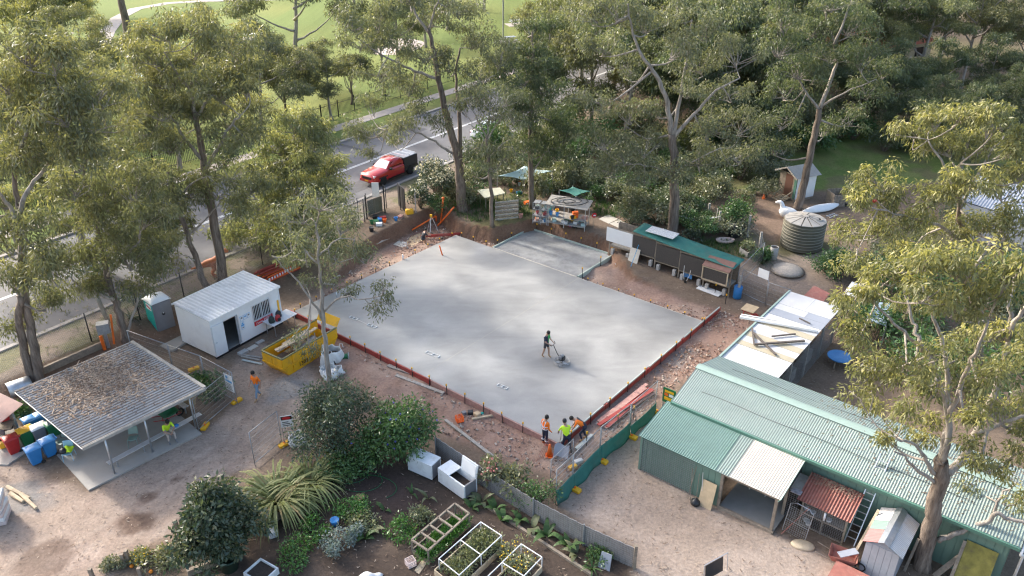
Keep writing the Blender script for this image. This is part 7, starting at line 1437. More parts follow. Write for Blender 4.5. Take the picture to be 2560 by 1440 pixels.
o = thing('timber_compost_box', 'grey timber compost box right of the hut', 'box', G(2095, 510), .15)
for i in range(6): MB().box(-.75 + i * .25, -.6, 0, -.53 + i * .25, -.56, 1.0).build('board', M['timber'], o); MB().box(-.75 + i * .25, .56, 0, -.53 + i * .25, .6, 1.1).build('board', M['timber'], o)
for x in (-.78, .78): MB().box(x - .02, -.6, 0, x + .02, .6, 1.05).build('side_panel', M['timber'], o)
def wheelie(p, rz, body, lid, label, s=1.0):
 t = thing('wheelie_bin', label, 'bin', p, rz, 'wheelie bins'); t.scale = (s,) * 3
 mb = MB(); b0 = [(-.22, -.22), (.22, -.22), (.22, .24), (-.22, .24)]; t0 = [(-.29, -.30), (.29, -.30), (.29, .34), (-.29, .34)]
 mb.add([(x, y, .06) for x, y in b0] + [(x, y, .95) for x, y in t0], [(3, 2, 1, 0), (4, 5, 6, 7), (0, 1, 5, 4), (1, 2, 6, 5), (2, 3, 7, 6), (3, 0, 4, 7)]); bevel(mb.build('body', body, t), .04)
 MB().sheet(lambda u_, v_: (-.32 + .64 * u_, -.34 + .74 * v_, .97 + .09 * math.sin(math.pi * u_) ** .5 * math.sin(math.pi * min(1, v_ * 1.1 + .02)) ** .5), 8, 8, .02).build('lid', lid, t, smooth=True); MB().bar((-.26, .42, .97), (.26, .42, .97), .04).build('handle', body, t)
 for x in (-.24, .24): o = MB().lathe([(0, -.03), (.1, -.03), (.1, .03), (0, .03)], 12).build('wheel', M['rubber'], t, loc=(x, .26, .1)); o.rotation_euler = (0, R(90), 0)
wheelie(G(2140, 492), .5, M['green_plastic'], M['green_plastic'], 'green wheelie bin right of the compost box'); wheelie(G(2168, 488), .5, M['green_plastic'], M['yellow_plastic'], 'yellow-lidded wheelie bin half hidden by the golden gum')
# pen behind the sheds: blue dish table, kennel, gravel heap
o = thing('blue_dish_table', 'round blue plastic dish on a low dark table behind the annex', 'table', G(2094, 912)); MB().lathe([(.0, .46), (.45, .47), (.6, .56), (.66, .6), (.66, .56), (.55, .46), (.3, .4), (0, .4)], 28).build('dish', M['blue_lid'], o, smooth=True); [MB().bar((x, y, 0), (x, y, .42), .07).build('leg', M['timber'], o) for x in (-.35, .35) for y in (-.35, .35)]
o = thing('dog_kennel', 'kennel with pale blue flat gable roof behind the green shed', 'kennel', SH(6.0, 6.3), TH1 + .2); MB().box(-.5, -.4, 0, .5, .4, .6).build('body', M['timber_pale'], o); MB().box(-.2, -.42, .05, .2, -.405, .5).build('opening', M['black'], o); M['pale_blue'] = mat('pale_blue_sheet', (.42, .52, .60), .5, .1, 3); MB().plate([(-.75, -.6, .55), (0, -.6, .85), (0, .6, .85), (-.75, .6, .55)], .03).build('roof_slope', M['pale_blue'], o); MB().plate([(0, -.6, .85), (.75, -.6, .55), (.75, .6, .55), (0, .6, .85)], .03).build('roof_slope', M['pale_blue'], o)
mb = MB().lathe([(1.15, 0), (.9, .15), (.5, .32), (.15, .4), (0, .41)], 24); o = mb.build('gravel_heap', mat('pale_gravel', (.52, .44, .36), .95, .25, 8, bump=.5), None, loc=G(1968, 675), smooth=True); tag(o, 'pale gravel heap in front of the round tank', 'heap')
for i, (pts, k, lb) in enumerate(((((2005, 745), (2035, 715), (2075, 735), (2050, 765)), 'rust', 'low brown roof sheet behind the annex'), (((2108, 735), (2130, 705), (2175, 725), (2160, 750)), 'cloth_white', 'white tarp on the pen behind the annex'), (((2165, 800), (2185, 755), (2225, 760), (2215, 815)), 'pale_blue', 'pale blue-grey sheet roof under the foreground gum'))):
 o = thing('low_pen_roof', lb, 'roof', G(*pts[0])); q = [at(u, v, 1.5 + .1 * i) for u, v in pts]; MB().plate(list(reversed(q)), .04).build('sheet', M[k], o, world=True); [MB().bar(Vector((p.x, p.y, 0)), p, .06).build('post', M['timber_grey'], o, world=True) for p in q]
o = thing('grey_roofed_shed', 'grey corrugated roof of a shed at the right edge beyond the golden gum', 'shed', G(2480, 560)); q = [at(2400, 500, 3.4), at(2600, 560, 3.4), at(2640, 480, 4.0), at(2450, 440, 4.0)]; MB().corr(*q, .2, .025).build('roof', [M['sheet_grey']] * 2, o, world=True); MB().prism([(p.x, p.y) for p in q], .9, 3.3).build('walls', M['sheet_grey'], o, world=True)
for i, (u, v, s, rc, lb) in enumerate(((2185, 150, 1.0, 'rust', 'red-roofed house half hidden behind the bush at upper right'), (1955, 60, .9, 'sheet_white', 'white-roofed house glimpsed through the bush at the top'), (2260, 50, 1.0, 'rust', 'brick-red roofed house at the top right'), (1860, 190, .0, 'rust', ''))):
 if not s: continue
 o = thing('house', lb, 'house', at(u, v, 1.1), .5 + i); MB().box(-6, -4, 0, 6, 4, 2.8).build('walls', M['timber_pale'], o); rr = MB().add([(-6.6, -4.6, 2.7), (6.6, -4.6, 2.7), (6.6, 4.6, 2.7), (-6.6, 4.6, 2.7), (-2.5, 0, 4.9), (2.5, 0, 4.9)], [(0, 1, 5, 4), (2, 3, 4, 5), (1, 2, 5), (3, 0, 4), (3, 2, 1, 0)]).build('roof', mat('orange_roof_tile', (.45, .14, .08), .8, .15, 3) if rc == 'rust' else M[rc], o)
 for x in (-3.5, 0, 3.5): w_ = MB().box(x - .8, -4.03, .9, x + .8, -4.005, 2.1).build('window', M['glass_dark'], o)
# park furniture
def picnic(u, v, rz, lb):
 o = thing('picnic_table', lb, 'picnic table', at(u, v, 1.1), rz)
 for y in (-.3, 0, .3): MB().box(-1.0, y - .13, .74, 1.0, y + .13, .79).build('top_plank', M['alu'], o)
 for y in (-.85, .85): MB().box(-1.0, y - .15, .44, 1.0, y + .15, .48).build('seat', M['alu'], o)
 for x in (-.7, .7): MB().bar((x, -.8, .42), (x, .8, .42), .06).build('crossbar', M['steel'], o); MB().bar((x, -.3, 0), (x, -.2, .74), .06).build('leg', M['steel'], o); MB().bar((x, .3, 0), (x, .2, .74), .06).build('leg', M['steel'], o)
 MB().box(-1.6, -1.5, -.05, 1.6, 1.5, .04).build('pad', M['path'], o)
picnic(1290, 62, .3, 'silver picnic table on the park lawn at top centre'); picnic(1272, 105, .35, 'second silver picnic table nearer the road'); picnic(628, 97, .2, 'silver picnic table on the lawn right of the golden gum'); picnic(1100, 30, .6, 'picnic table at the top of the park')
o = thing('play_canopy', 'pale blue-green fabric canopy half hidden behind the golden gum', 'canopy', at(335, 215, 1.1)); q = [at(310, 200, 3.6), at(330, 235, 3.4), at(372, 205, 3.6), at(350, 178, 3.9)]; MB().plate(q, .03).build('fabric', M['cloth_pale'], o, world=True); [MB().bar(Vector((p.x, p.y, 1.1)), p, .1).build('post', M['steel'], o, world=True) for p in q]
tag(MB().tube([at(1258, 118, 1.1), onY(1258, -40, at(1258, 118, 1.1).y)], .12, 8).build('lamp_pole', M['steel'], None), 'tall pale pole on the lawn between the picnic tables', 'pole')
# tinny dinosaur figure by the fence
dn = thing('dinosaur_figure', 'rusty orange dinosaur figure standing behind the white cabin by the fence', 'statue', G(535, 692), .3); DM = mat('rusty_orange', (.50, .17, .07), .7, .25, 5)
MB().tube(smooth_line([(-1.3, 0, .75), (-.8, 0, .85), (-.3, 0, 1.0), (.2, 0, 1.1), (.5, 0, 1.4), (.65, 0, 1.7), (.95, 0, 1.75), (1.15, 0, 1.65)], 3), [.03, .06, .09, .13, .16, .2, .24, .26, .27, .27, .25, .22, .18, .15, .13, .13, .14, .15, .15, .12, .09, .06], 10).build('body', DM, dn, smooth=True)
for y in (-.14, .14): MB().tube([(.0, y, 1.0), (.18, y * 1.1, .6), (-.08, y * 1.1, .32), (.05, y * 1.1, .05), (.25, y * 1.1, .03)], [.17, .12, .06, .05, .03], 8).build('leg', DM, dn, smooth=True); MB().tube([(.5, y * .8, 1.3), (.68, y, 1.15), (.75, y, 1.2)], .035, 6).build('arm', DM, dn, smooth=True)
PAL['cress'] = ((.05, .14, .03), (.09, .22, .045), (.16, .28, .07))
# ================================================================== FRONT GARDEN AND SHELTER THINGS
shrub('olive_shrub', 'large dark grey-green shrub beside the slim gum at the driveway', G(845, 1135), 1.7, 3.7, 'hedge', 401, 80, .15, 110, .35, base=.05)
shrub('flowering_shrub', 'round green shrub with violet-blue flowers above the white freezers', G(1000, 1140), 1.6, 2.7, 'lush', 402, 70, .17, 100, .35, flowers=(BF, 45, .06), base=.05)
shrub('creeper', 'low green creeper at the foot of the dark shrub', G(880, 1175), 1.2, 1.0, 'lush', 403, 34, .16, 80, .2); shrub('creeper', 'low green creeper between the two big shrubs', G(935, 1150), .9, 1.2, 'lush', 404, 22, .16, 80, .3)
shrub('potted_tree', 'dense dark evergreen tree growing in a green pot at bottom left', G(562, 1402), 1.2, 4.2, 'hedge', 408, 100, .21, 120, .5, cat='tree', base=-.08, cone=.7)
o = thing('green_pot', 'big dark green pot at the foot of the dense evergreen', 'pot', G(575, 1420)); MB().lathe([(.33, 0), (.4, .55), (.44, .55), (.44, .62), (.38, .62), (.36, .5), (0, .48)], 20).build('shell', mat('dark_pot', (.02, .05, .035), .6, .2, 4), o, smooth=True)
rosette('giant_grass', 'fountain-like clump of long pale green blades beside the evergreen', G(695, 1265), 300, 2.7, .10, 'lemon', 406, 1.2, 1.5, .6, dead=.1, rad=.5); rosette('giant_grass', 'second clump of long arching blades nearer the dark shrub', G(775, 1225), 170, 2.5, .10, 'lemon', 407, 1.3, 1.4, .6, dead=.1, rad=.3)
def logbar(a, b_, w, h, m, lb, dz=.1): return tag(MB().bar(G(*a, dz), G(*b_, dz), w, h).build('garden_edging', M[m], None), lb, 'edging')
logbar((655, 1335), (838, 1170), .12, .35, 'timber', 'weathered sleeper edging between driveway and vegetable garden'); logbar((470, 1440), (600, 1385), .16, .4, 'timber', 'old sleeper retaining the sandy heap at bottom left'); logbar((1220, 1270), (1480, 1440), .12, .14, 'timber', 'thin timber edging along the foot of the grey fence bed', .05)
for i, (u, v, h, l) in enumerate(((455, 1350, 1.1, .1), (312, 1412, .6, 0), (326, 1408, .7, .05), (352, 1440, .45, 0), (230, 1440, .4, 0))): p = G(u, v); tag(MB().bar(p - gz * .1, p + Vector((-l, 0, h)), .13).build('rotting_post', M['timber'], None), ('tall leaning old post left of the evergreen', 'short old post at the bottom left, left of a pair', 'short old post at the bottom left, right of a pair', 'stump-like old post at the bottom edge', 'low old post at the bottom edge near the stained dirt')[i], 'post')
o = crate(thing('milk_crate', 'grey-white milk crate upside down on the soil', 'crate', G(683, 1338), .5), M['cloth_white']); MB().box(-.17, -.17, .27, .17, .17, .285).build('bottom_panel', M['cloth_white'], o)
crate(thing('milk_crate', 'pinkish milk crate by the timber bed frame', 'crate', G(1027, 1412), .6), mat('pale_pink_plastic', (.66, .55, .52), .5, .08, 4))
o = thing('white_planter_tub', 'white tub full of dark soil at the bottom edge', 'planter', G(655, 1440), -.55); MB().box(-.45, -.4, .0, .45, .4, .22).build('soil', M['soil'], o)
for a in ((-.5, -.45, -.45, .45), (.45, -.45, .5, .45), (-.449, -.45, .449, -.4), (-.449, .4, .449, .45)): MB().box(a[0], a[1], 0, a[2], a[3], .32).build('wall', M['fridge'], o)
def freezer(p0, p1, depth, label, opened, h=.85):
 d = (p1 - p0); L = math.hypot(d.x, d.y); t = thing('chest_freezer', label, 'freezer', Vector((p0.x, p0.y, 0)), math.atan2(d.y, d.x)); T_ = .07
 for x0, x1, y0, y1, k in ((0, L, 0, T_, 'fridge'), (0, L, depth - T_, depth, 'fridge'), (0, T_, T_ + .001, depth - T_ - .001, 'fridge'), (L - T_, L, T_ + .001, depth - T_ - .001, 'grey_plastic')): MB().box(x0, y0, .1, x1, y1, h).build('wall', M[k], t)
 MB().box(.04, .04, 0, L - .04, depth - .04, .12).build('plinth', M['black'], t)
 if opened:
  MB().box(T_, T_, .12, L - T_, depth - T_, .5).build('soil', M['soil'], t); MB().box(0, 0, h + .002, L * .42, depth, h + .04).build('fixed_lid', M['fridge'], t)
  l = MB().plate([(L * .44, depth, h), (L, depth, h), (L, depth + .12, h + .68), (L * .44, depth + .12, h + .68)], .07).build('open_lid', M['fridge'], t); MB().plate([(L * .44 + .06, depth - .075, h + .06), (L - .06, depth - .075, h + .06), (L - .06, depth + .03, h + .6), (L * .44 + .06, depth + .03, h + .6)], .012).build('lid_liner', M['white_clean'], l)
 else: bevel(MB().box(-.01, -.01, h + .002, L + .01, depth + .01, h + .07).build('lid', M['fridge'], t), .015)
freezer(at(1094, 1171, .85), at(1160, 1218, .85), .78, 'open white chest freezer holding soil beside the grey fence', True); freezer(at(1018, 1142, .85), at(1078, 1168, .85), .72, 'closed white chest freezer half under the violet-flowered shrub', False)
FT = [at(u, v, 1.12) for u, v in ((1090, 1092), (1190, 1158), (1335, 1247), (1462, 1312), (1590, 1370))]; FT = [Vector((p.x, p.y, 0)) for p in FT]
gf = thing('grey_board_fence', 'weathered grey board fence with wire mesh along the vegetable garden', 'fence', FT[0]); M['fence_grey'] = mat('grey_fence_board', (.30, .28, .265), .85, .2, 5, dirt=(.22, .19, .17), dirt_amt=.5); fb = MB().box(-.058, -.012, 0, .058, .012, 1.08).mesh('fence_board', M['fence_grey']); mbw = MB()
for a, b_ in zip(FT[:-1], FT[1:]):
 L = (b_ - a).length; n = int(L / .125); hd = heading(a, b_); nr = Vector((math.sin(hd), -math.cos(hd), 0))
 for i in range(n): link_part('fence_board', fb, gf, a.lerp(b_, (i + .5) / n) - FT[0] + gz * (.02 * math.sin(i * 1.7)), (0, 0, hd))
 for z in (.3, .85): MB().bar(a + gz * z - nr * .04, b_ + gz * z - nr * .04, .04, .07).build('rail', M['timber'], gf, world=True)
 for i in range(int(L / .12)): q = a.lerp(b_, i * .12 / L) + nr * .03; mbw.bar(q, q + gz * 1.1, .005)
 for j in range(10): mbw.bar(a + nr * .03 + gz * .11 * (j + 1), b_ + nr * .03 + gz * .11 * (j + 1), .005)
 MB().bar(a + nr * .05, a + nr * .05 + gz * 1.2, .06).build('post', M['steel_dull'], gf, world=True)
tag(mbw.build('wire_mesh', M['steel'], gf, world=True), kind='stuff'); MB().bar(FT[-1], FT[-1] + gz * 1.25, .13).build('end_post', M['timber'], gf, world=True)
for i, (u, v, r, h, pal, fl, lb) in enumerate(((1235, 1215, .7, 1.5, 'olive', (PF, 40, .07), 'scraggy olive bush with pinkish heads beside the open freezer'), (1285, 1235, .75, 1.5, 'olive', None, 'olive creeper over the middle of the grey fence'), (1340, 1265, .8, 1.45, 'lush', None, 'bright green creeper at the fence end by the shade cloth'), (870, 1285, .75, .6, 'cress', None, 'green herb patch in the soil near the creeper'), (905, 1310, .6, .45, 'fresh', None, 'yellow-green patch beside the big leaves'), (790, 1335, .6, .5, 'cress', None, 'bright green clump behind the grey lavender'), (735, 1395, .7, .5, 'cress', None, 'low green herbs in the blue-rimmed bed'), (840, 1372, .62, .75, 'silver', None, 'silvery grey lavender bush in the vegetable garden'), (880, 1350, .4, .6, 'silver', None, 'smaller silvery bush right of the lavender'), (1010, 1335, .65, .5, 'cress', None, 'green vegetable patch right of the bare soil'), (1050, 1300, .5, .5, 'fresh', None, 'leafy green patch near the timber frame'), (1290, 1420, .75, .8, 'fresh', (YF, 60, .04), 'pale yellow-flowered crop under the white pipe frame'), (350, 1400, .35, .4, 'fresh', (YF, 25, .05), 'yellow-flowered weeds between the old posts'), (285, 1420, .4, .35, 'grey', None, 'grey weeds at the bottom left'), (415, 1400, .6, .35, 'olive', None, 'weedy clump before the evergreen'), (1500, 1400, .45, .5, 'lush', None, 'green clump at the far end of the fence bed'))):
 shrub('garden_plant', lb, G(u, v), r, h, pal, 420 + i, max(12, int(22 * r)), .12 if pal != 'olive' else .16, 70, .4, cat='plant', flowers=fl, base=.02)
for i, (u, v, n, L, w) in enumerate(((1205, 1255, 6, .8, .30), (1238, 1275, 5, .75, .28), (1255, 1300, 6, .7, .3), (1330, 1320, 5, .8, .3), (1365, 1340, 6, .85, .3), (1420, 1365, 6, .8, .28), (1440, 1385, 5, .8, .28), (1180, 1270, 5, .6, .25), (1300, 1300, 5, .6, .28), (925, 1325, 7, .7, .35), (910, 1345, 6, .6, .32), (1030, 1235, 3, .7, .12), (1070, 1245, 4, .8, .16), (960, 1275, 3, .5, .2), (1480, 1425, 24, .6, .05), (850, 1225, 20, .4, .05))): rosette('broad_leaf_plant', 'broad-leaved plant in the garden bed, ' + ('first below the open freezer', 'second below the open freezer', 'third along the grey fence', 'fourth along the grey fence', 'fifth along the grey fence', 'sixth along the grey fence', 'seventh along the grey fence', 'nearest the freezer corner', 'near the fence middle', 'largest beside the silvery bush', 'low beside the silvery bush', 'tall pale one on bare soil', 'upright one near the freezers', 'small one on bare soil', 'grassy one at the fence end', 'small grassy one by the terracotta pot')[i], G(u, v), n, L, w, 'lush' if i % 3 else 'fresh', 450 + i, 1.2, .9, .35)
tag(MB().lathe([(.14, 0), (.2, .22), (.22, .22), (.19, .2), (0, .18)], 16).build('terracotta_pot', mat('terracotta', (.42, .24, .15), .8, .1, 5), None, loc=G(899, 1252), smooth=True), 'terracotta pot on the bare soil', 'pot'); tag(MB().lathe([(.14, 0), (.2, .3), (.18, .3), (0, .25)], 14).build('blue_pot', M['blue'], None, loc=G(838, 1312), smooth=True), 'blue pot behind the lavender bush', 'pot')
for i, (u, v) in enumerate(((480, 1368), (476, 1372), (345, 1415), (330, 1418), (378, 1432))): tag(MB().lathe([(0, 0), (.06, .02), (.085, .07), (.06, .12), (0, .13)], 10).build('orange_fruit', OF, None, loc=G(u, v), smooth=True), ('orange fruit at the foot of the tall old post', 'second orange fruit by the tall old post', 'orange fruit between the old posts', 'orange fruit left of another by the posts', 'orange fruit at the bottom edge')[i], 'fruit')
def frame(corners, h, m, w, label, name, cross=4, round_=False, bed=None):
 t = thing(name, label, 'frame', corners[0] - gz * 0); B = [Vector((c.x, c.y, 0)) for c in corners]; Tt = [b + gz * h for b in B]
 f = (lambda a, b_: MB().tube([a, b_], w / 2, 7)) if round_ else (lambda a, b_: MB().bar(a, b_, w))
 for i in range(4): f(Tt[i], Tt[(i + 1) % 4]).build('top_rail', m, t, world=True); f(B[i], Tt[i] - gz * w * .5).build('post', m, t, world=True)
 for k in range(1, cross + 1): q = k / (cross + 1); f(Tt[0].lerp(Tt[1], q), Tt[3].lerp(Tt[2], q)).build('crossbar', m, t, world=True)
 if round_: [f(B[0].lerp(B[1], .5), Tt[0].lerp(Tt[1], .5)).build('post', m, t, world=True), f(B[3].lerp(B[2], .5), Tt[3].lerp(Tt[2], .5)).build('post', m, t, world=True)]
 return B
B = frame([at(u, v, .75) for u, v in ((1029, 1350), (1137, 1259), (1173, 1284), (1070, 1377))], .75, M['timber'], .075, 'weathered timber frame standing over a green bed', 'timber_bed_frame')
raised_bed([b.copy() for b in B], 'timber-edged bed of low greens inside the weathered frame', .25, 'timber');
def bed_crop(B, label, pal, seed, n, h, s=.5):
 rng = np.random.default_rng(seed); c = sum(B, Vector((0, 0, 0))) / 4; cl = []
 for i in range(n): a, b_ = rng.random(), rng.random(); q = B[0].lerp(B[1], a).lerp(B[3].lerp(B[2], a), .1 + .8 * b_); cl.append((q.x - c.x, q.y - c.y, .22 + h * .3, .16))
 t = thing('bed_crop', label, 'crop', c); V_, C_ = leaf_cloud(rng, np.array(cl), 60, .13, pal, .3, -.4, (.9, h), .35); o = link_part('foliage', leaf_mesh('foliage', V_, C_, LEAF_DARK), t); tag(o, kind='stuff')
bed_crop([B[0].lerp(B[3], .35), B[1].lerp(B[2], .35), B[2], B[3]], 'low bright green crop filling the framed bed', 'cress', 5, 80, .3)
B = frame([at(u, v, .8) for u, v in ((1097, 1397), (1202, 1305), (1254, 1339), (1148, 1438))], .8, M['white_clean'], .045, 'white pipe frame over a leafy timber bed', 'netting_support', 1, True); c = sum(B, Vector((0, 0, 0))) / 4
B2 = [c + (b - c) * 1.15 for b in B]; raised_bed(B2, 'pale timber bed under the white pipe frame', .3, 'timber_pale'); bed_crop(B, 'straggly onion-green crop under the white pipe frame', 'fresh', 6, 75, .8)
B = frame([at(u, v, .8) for u, v in ((1205, 1455), (1303, 1360), (1355, 1393), (1262, 1490))], .8, M['white_clean'], .045, 'second white pipe frame running off the bottom edge', 'netting_support', 1, True); raised_bed([b.copy() for b in B], 'timber bed at the bottom edge under the second pipe frame', .3, 'timber_pale')
flat(((1035, 1428), (1068, 1385), (1078, 1392), (1048, 1436)), 'loose plank leaning by the pinkish crate', M['timber_pale'], 'plank'); o = thing('white_sack', 'crumpled white sack at the bottom edge', 'sack', G(925, 1448)); MB().sheet(lambda a, b_: (-.5 + 1.0 * a, -.25 + .5 * b_, .02 + .28 * math.sin(3.14 * a) ** .6 * math.sin(3.14 * b_) ** .6 + .06 * math.sin(11 * a + 5 * b_)), 12, 8, .02).build('sack_body', M['cloth_white'], o, smooth=True)
tag(MB().tube([G(860 + 60 * math.cos(a * .35) + a * 2, 1180 + 26 * math.sin(a * .35) + a * 1.1, .03) for a in range(40)], .014, 5).build('garden_hose', M['green_plastic'], None), 'loops of green hose on the soil beside the shrubs', 'hose')
o = thing('slate_slab', 'blue-grey slab leaning on the end of the grey fence', 'slab', G(1512, 1418), -.5); MB().plate([(-.25, -.1, 0), (.25, -.1, 0), (.22, .15, .65), (-.22, .15, .65)], .03).build('panel', M['sheet_grey'], o)
o = thing('dark_mesh_panel', 'dark cloth on a thin metal frame at the bottom edge of the gravel', 'panel', G(1790, 1440), .55); MB().plate([(-.6, 0, .1), (.35, 0, .1), (.35, .1, .8), (-.6, .1, .8)], .01).build('cloth', M['black_plastic'], o); [MB().bar(a, b_, .025).build('frame_bar', M['steel'], o) for a, b_ in (((-.65, 0, 0), (-.65, .1, .85)), ((.6, 0, 0), (.6, .1, .85)), ((-.65, .1, .85), (.6, .1, .85)))]
# bins, chairs and packs at the shelter
for u, v, bd, ld, lb in ((37, 1132, 'red', 'red', 'red wheelie bin at the left end of the row'), (92, 1158, 'blue', 'blue_lid', 'front blue wheelie bin nearest the driveway'), (128, 1138, 'blue', 'blue_lid', 'second blue wheelie bin beside the green chair'), (72, 1112, 'green_plastic', 'yellow_plastic', 'green bin with faded yellow lid behind the blue ones'), (104, 1104, 'grey_plastic', 'white_clean', 'bin with a pale lid in the middle of the cluster'), (140, 1095, 'green_plastic', 'green_plastic', 'dark green bin under the shelter roof edge'), (84, 1084, 'blue', 'blue_lid', 'blue bin at the back of the cluster'), (112, 1072, 'blue', 'blue_lid', 'rearmost blue bin beside the shelter roof')): wheelie(G(u, v), -.75, M[bd], M[ld], lb, .95)
def chair(p, rz, m, lb):
 t = thing('plastic_chair', lb, 'chair', p, rz); MB().sheet(lambda a, b_: (-.22 + .44 * a, -.22 + .42 * b_, .44 + .02 * math.cos(6.28 * a) - .02 * b_), 6, 6, .015).build('seat', m, t, smooth=True); MB().sheet(lambda a, b_: (-.22 + .44 * a, .19 + .1 * b_ + .04 * math.sin(3.14 * a), .5 + .38 * b_), 6, 6, .015).build('backrest', m, t, smooth=True)
 for x in (-.2, .2):
  for y in (-.2, .2): MB().tube([(x, y, .43), (x * 1.15, y * 1.2, 0)], .015, 6).build('leg', m, t)
 return t
CH = mat('grey_green_plastic', (.24, .34, .30), .5, .06, 3); CB = mat('sky_blue_plastic', (.34, .56, .68), .5, .06, 3)
chair(at(337, 1112, .07), .2, CH, 'grey-green plastic chair alone inside the shelter'); chair(G(160, 1122), -.4, CH, 'grey-green plastic chair beside the blue bins'); pc = G(176, 1148); chair(pc, .2, CB, 'sky-blue plastic chair holding a jacket in front of the bins')
HV = mat('hi_vis_yellow', (.62, .90, .03), .7, .06, 5); HO = mat('hi_vis_orange', (.95, .20, .01), .7, .06, 5)
o = thing('hi_vis_jacket', 'yellow jacket and black bag piled on the sky-blue chair', 'jacket', pc + gz * .46); MB().sheet(lambda a, b_: (-.25 + .5 * a, -.2 + .45 * b_, .12 + .16 * math.sin(3.14 * a) * math.sin(3.14 * b_) + .04 * math.sin(9 * a + 7 * b_)), 8, 8, .03).build('jacket_cloth', HV, o, smooth=True); MB().lathe([(.1, 0), (.2, .08), (.17, .2), (.05, .26), (0, .26)], 10).build('black_bag', M['black_plastic'], o, loc=(-.12, -.12, .02), smooth=True)
rng = np.random.default_rng(2)
for k in range(6):
 o = thing('wrapped_pallet', 'plastic-wrapped bale at the left edge, layer %s from the ground' % ('one', 'two', 'three', 'four', 'five', 'six')[k], 'bale', G(-12, 1300) + gz * k * .21, .3 + rng.normal() * .05, 'wrapped bales at the left edge'); bevel(MB().box(-.55, -.5, 0, .55, .5, .205).build('bale', M['cloth_white'] if k % 2 else mat('wrapped_pink', (.60, .50, .47), .35, .1, 4), o), .05, 3)
for i, (a, b_) in enumerate((((20, 1222), (75, 1250)), ((28, 1238), (60, 1258)), ((55, 1240), (92, 1275)))): tag(MB().tube([G(*a, .12), G(*b_, .1)], [.1, .07], 7).build('log', M['timber_pale'], None), ('thick pale log by the wrapped bales', 'second short log by the wrapped bales', 'crooked branch by the wrapped bales')[i], 'log')
o = thing('red_wheelbarrow', 'red-framed wheelbarrow with green tray parked in the shelter', 'wheelbarrow', at(425, 1052, .07), .9); MB().sheet(lambda a, b_: (-.4 + .85 * a, -.3 + .6 * b_, .55 - .22 * math.sin(3.14 * a) ** .6 * math.sin(3.14 * b_) ** .6), 8, 8, .015).build('tray', M['green_plastic'], o, smooth=True); [MB().tube([(.6, y * .3, .2), (-.3, y, .35), (-.9, y, .6)], .02, 6).build('handle', M['red'], o) for y in (-.25, .25)]; MB().tube([(.6 + .18 * math.cos(a), 0, .2 + .18 * math.sin(a)) for a in np.linspace(0, 6.28, 17)], .04, 6, False).build('wheel', M['rubber'], o); [MB().bar((-.25, y, 0), (-.2, y, .4), .03).build('leg', M['red'], o) for y in (-.22, .22)]
o = thing('meter_box', 'grey metal box on a post with an orange pipe beside the shelter', 'box', G(272, 868), .4); MB().box(-.32, -.25, 1.0, .32, .25, 1.6).build('cabinet', M['steel_dull'], o); MB().bar((0, 0, 0), (0, 0, 1.0), .16).build('post', M['steel_dull'], o); MB().tube([(-.2, -.2, 0), (-.22, -.2, .9)], .09, 8).build('orange_pipe', M['orange'], o); MB().bar((.3, .1, .1), (.5, .2, 1.9), .1).build('orange_strap', M['orange'], o)
tag(MB().tube([G(268, 800), G(268, 800) + Vector((-.55, .1, 3.4))], .13, 9).build('leaning_pole', M['timber_grey'], None, smooth=True), 'grey leaning pole behind the meter box', 'pole'); tag(MB().bar(G(80, 950, .25), G(265, 868, .25), .15, .4).build('sleeper_wall', M['timber'], None), 'low sleeper wall behind the shelter along the fence', 'edging')
# front corner of the slab: cone, bag, hand tools
o = thing('traffic_cone', 'orange traffic cone at the feet of the workers', 'cone', G(1374, 1140)); MB().lathe([(.0, .04), (.15, .04), (.05, .68), (.0, .7)], 16).build('cone_body', M['orange'], o, smooth=True); MB().box(-.2, -.2, 0, .2, .2, .045).build('base', M['orange'], o)
o = thing('grey_sheet_bag', 'grey crumpled sheet leaning on the slab corner', 'sheet', G(1395, 1140)); MB().sheet(lambda a, b_: (-.25 + .7 * a + .1 * b_, -.15 + .1 * math.sin(5 * a) + .45 * b_, .02 + .42 * b_ + .05 * math.sin(7 * a)), 8, 6, .02).build('cloth', M['sheet_grey'], o)
for i in range(4): tag(MB().tube([G(1340 + 6 * i, 1155 - 3 * i, .03), G(1368 + 3 * i, 1118, .5)], .012, 5).build('steel_rod', M['rust'], None), 'thin steel rod in the bundle leaning left of the cone', 'rod', 'rods left of the cone')
for i, (u, v) in enumerate(((1432, 1172), (1446, 1158))): tag(bevel(MB().box(-.22, -.12, 0, .22, .12, .2).build('cement_bag', M['yellow_plastic'] if i == 0 else M['cloth_white'], None, loc=G(u, v), rz=.5), .05), ('yellow bag behind the green shade cloth', 'white bag behind the green shade cloth')[i], 'bag')
rng = np.random.default_rng(70); k = 5200; X_ = rng.uniform(-17, 18, k * 8); Y_ = rng.uniform(26, 58, k * 8); u_ = (X_ - SA.x) * E1.x + (Y_ - SA.y) * E1.y; v_ = (X_ - SA.x) * E2.x + (Y_ - SA.y) * E2.y
ok = (sdist(PAD, X_, Y_) > .1) & ~((u_ > -.3) & (u_ < SL_U + .3) & (v_ > -.3) & (v_ < SL_V + .2)) & ~((u_ > PU0 - .2) & (u_ < PU1 + .2) & (v_ > SL_V) & (v_ < PV1 + .2)) & (vnoise(X_, Y_, 1.3, 71) > .35 * rng.random(k * 8) + .2); X_, Y_ = X_[ok][:k], Y_[ok][:k]; mb = MB()
for x, y, z in zip(X_, Y_, hz_np(X_, Y_)): s = .035 + .07 * rng.random() ** 2.5; mb.m(int(rng.random() < .4)).obox((x, y, z + s * .35), (s * rng.uniform(.7, 1.6), s * rng.uniform(.7, 1.4), s * rng.uniform(.5, 1)), tuple(rng.uniform(0, 3, 3)))
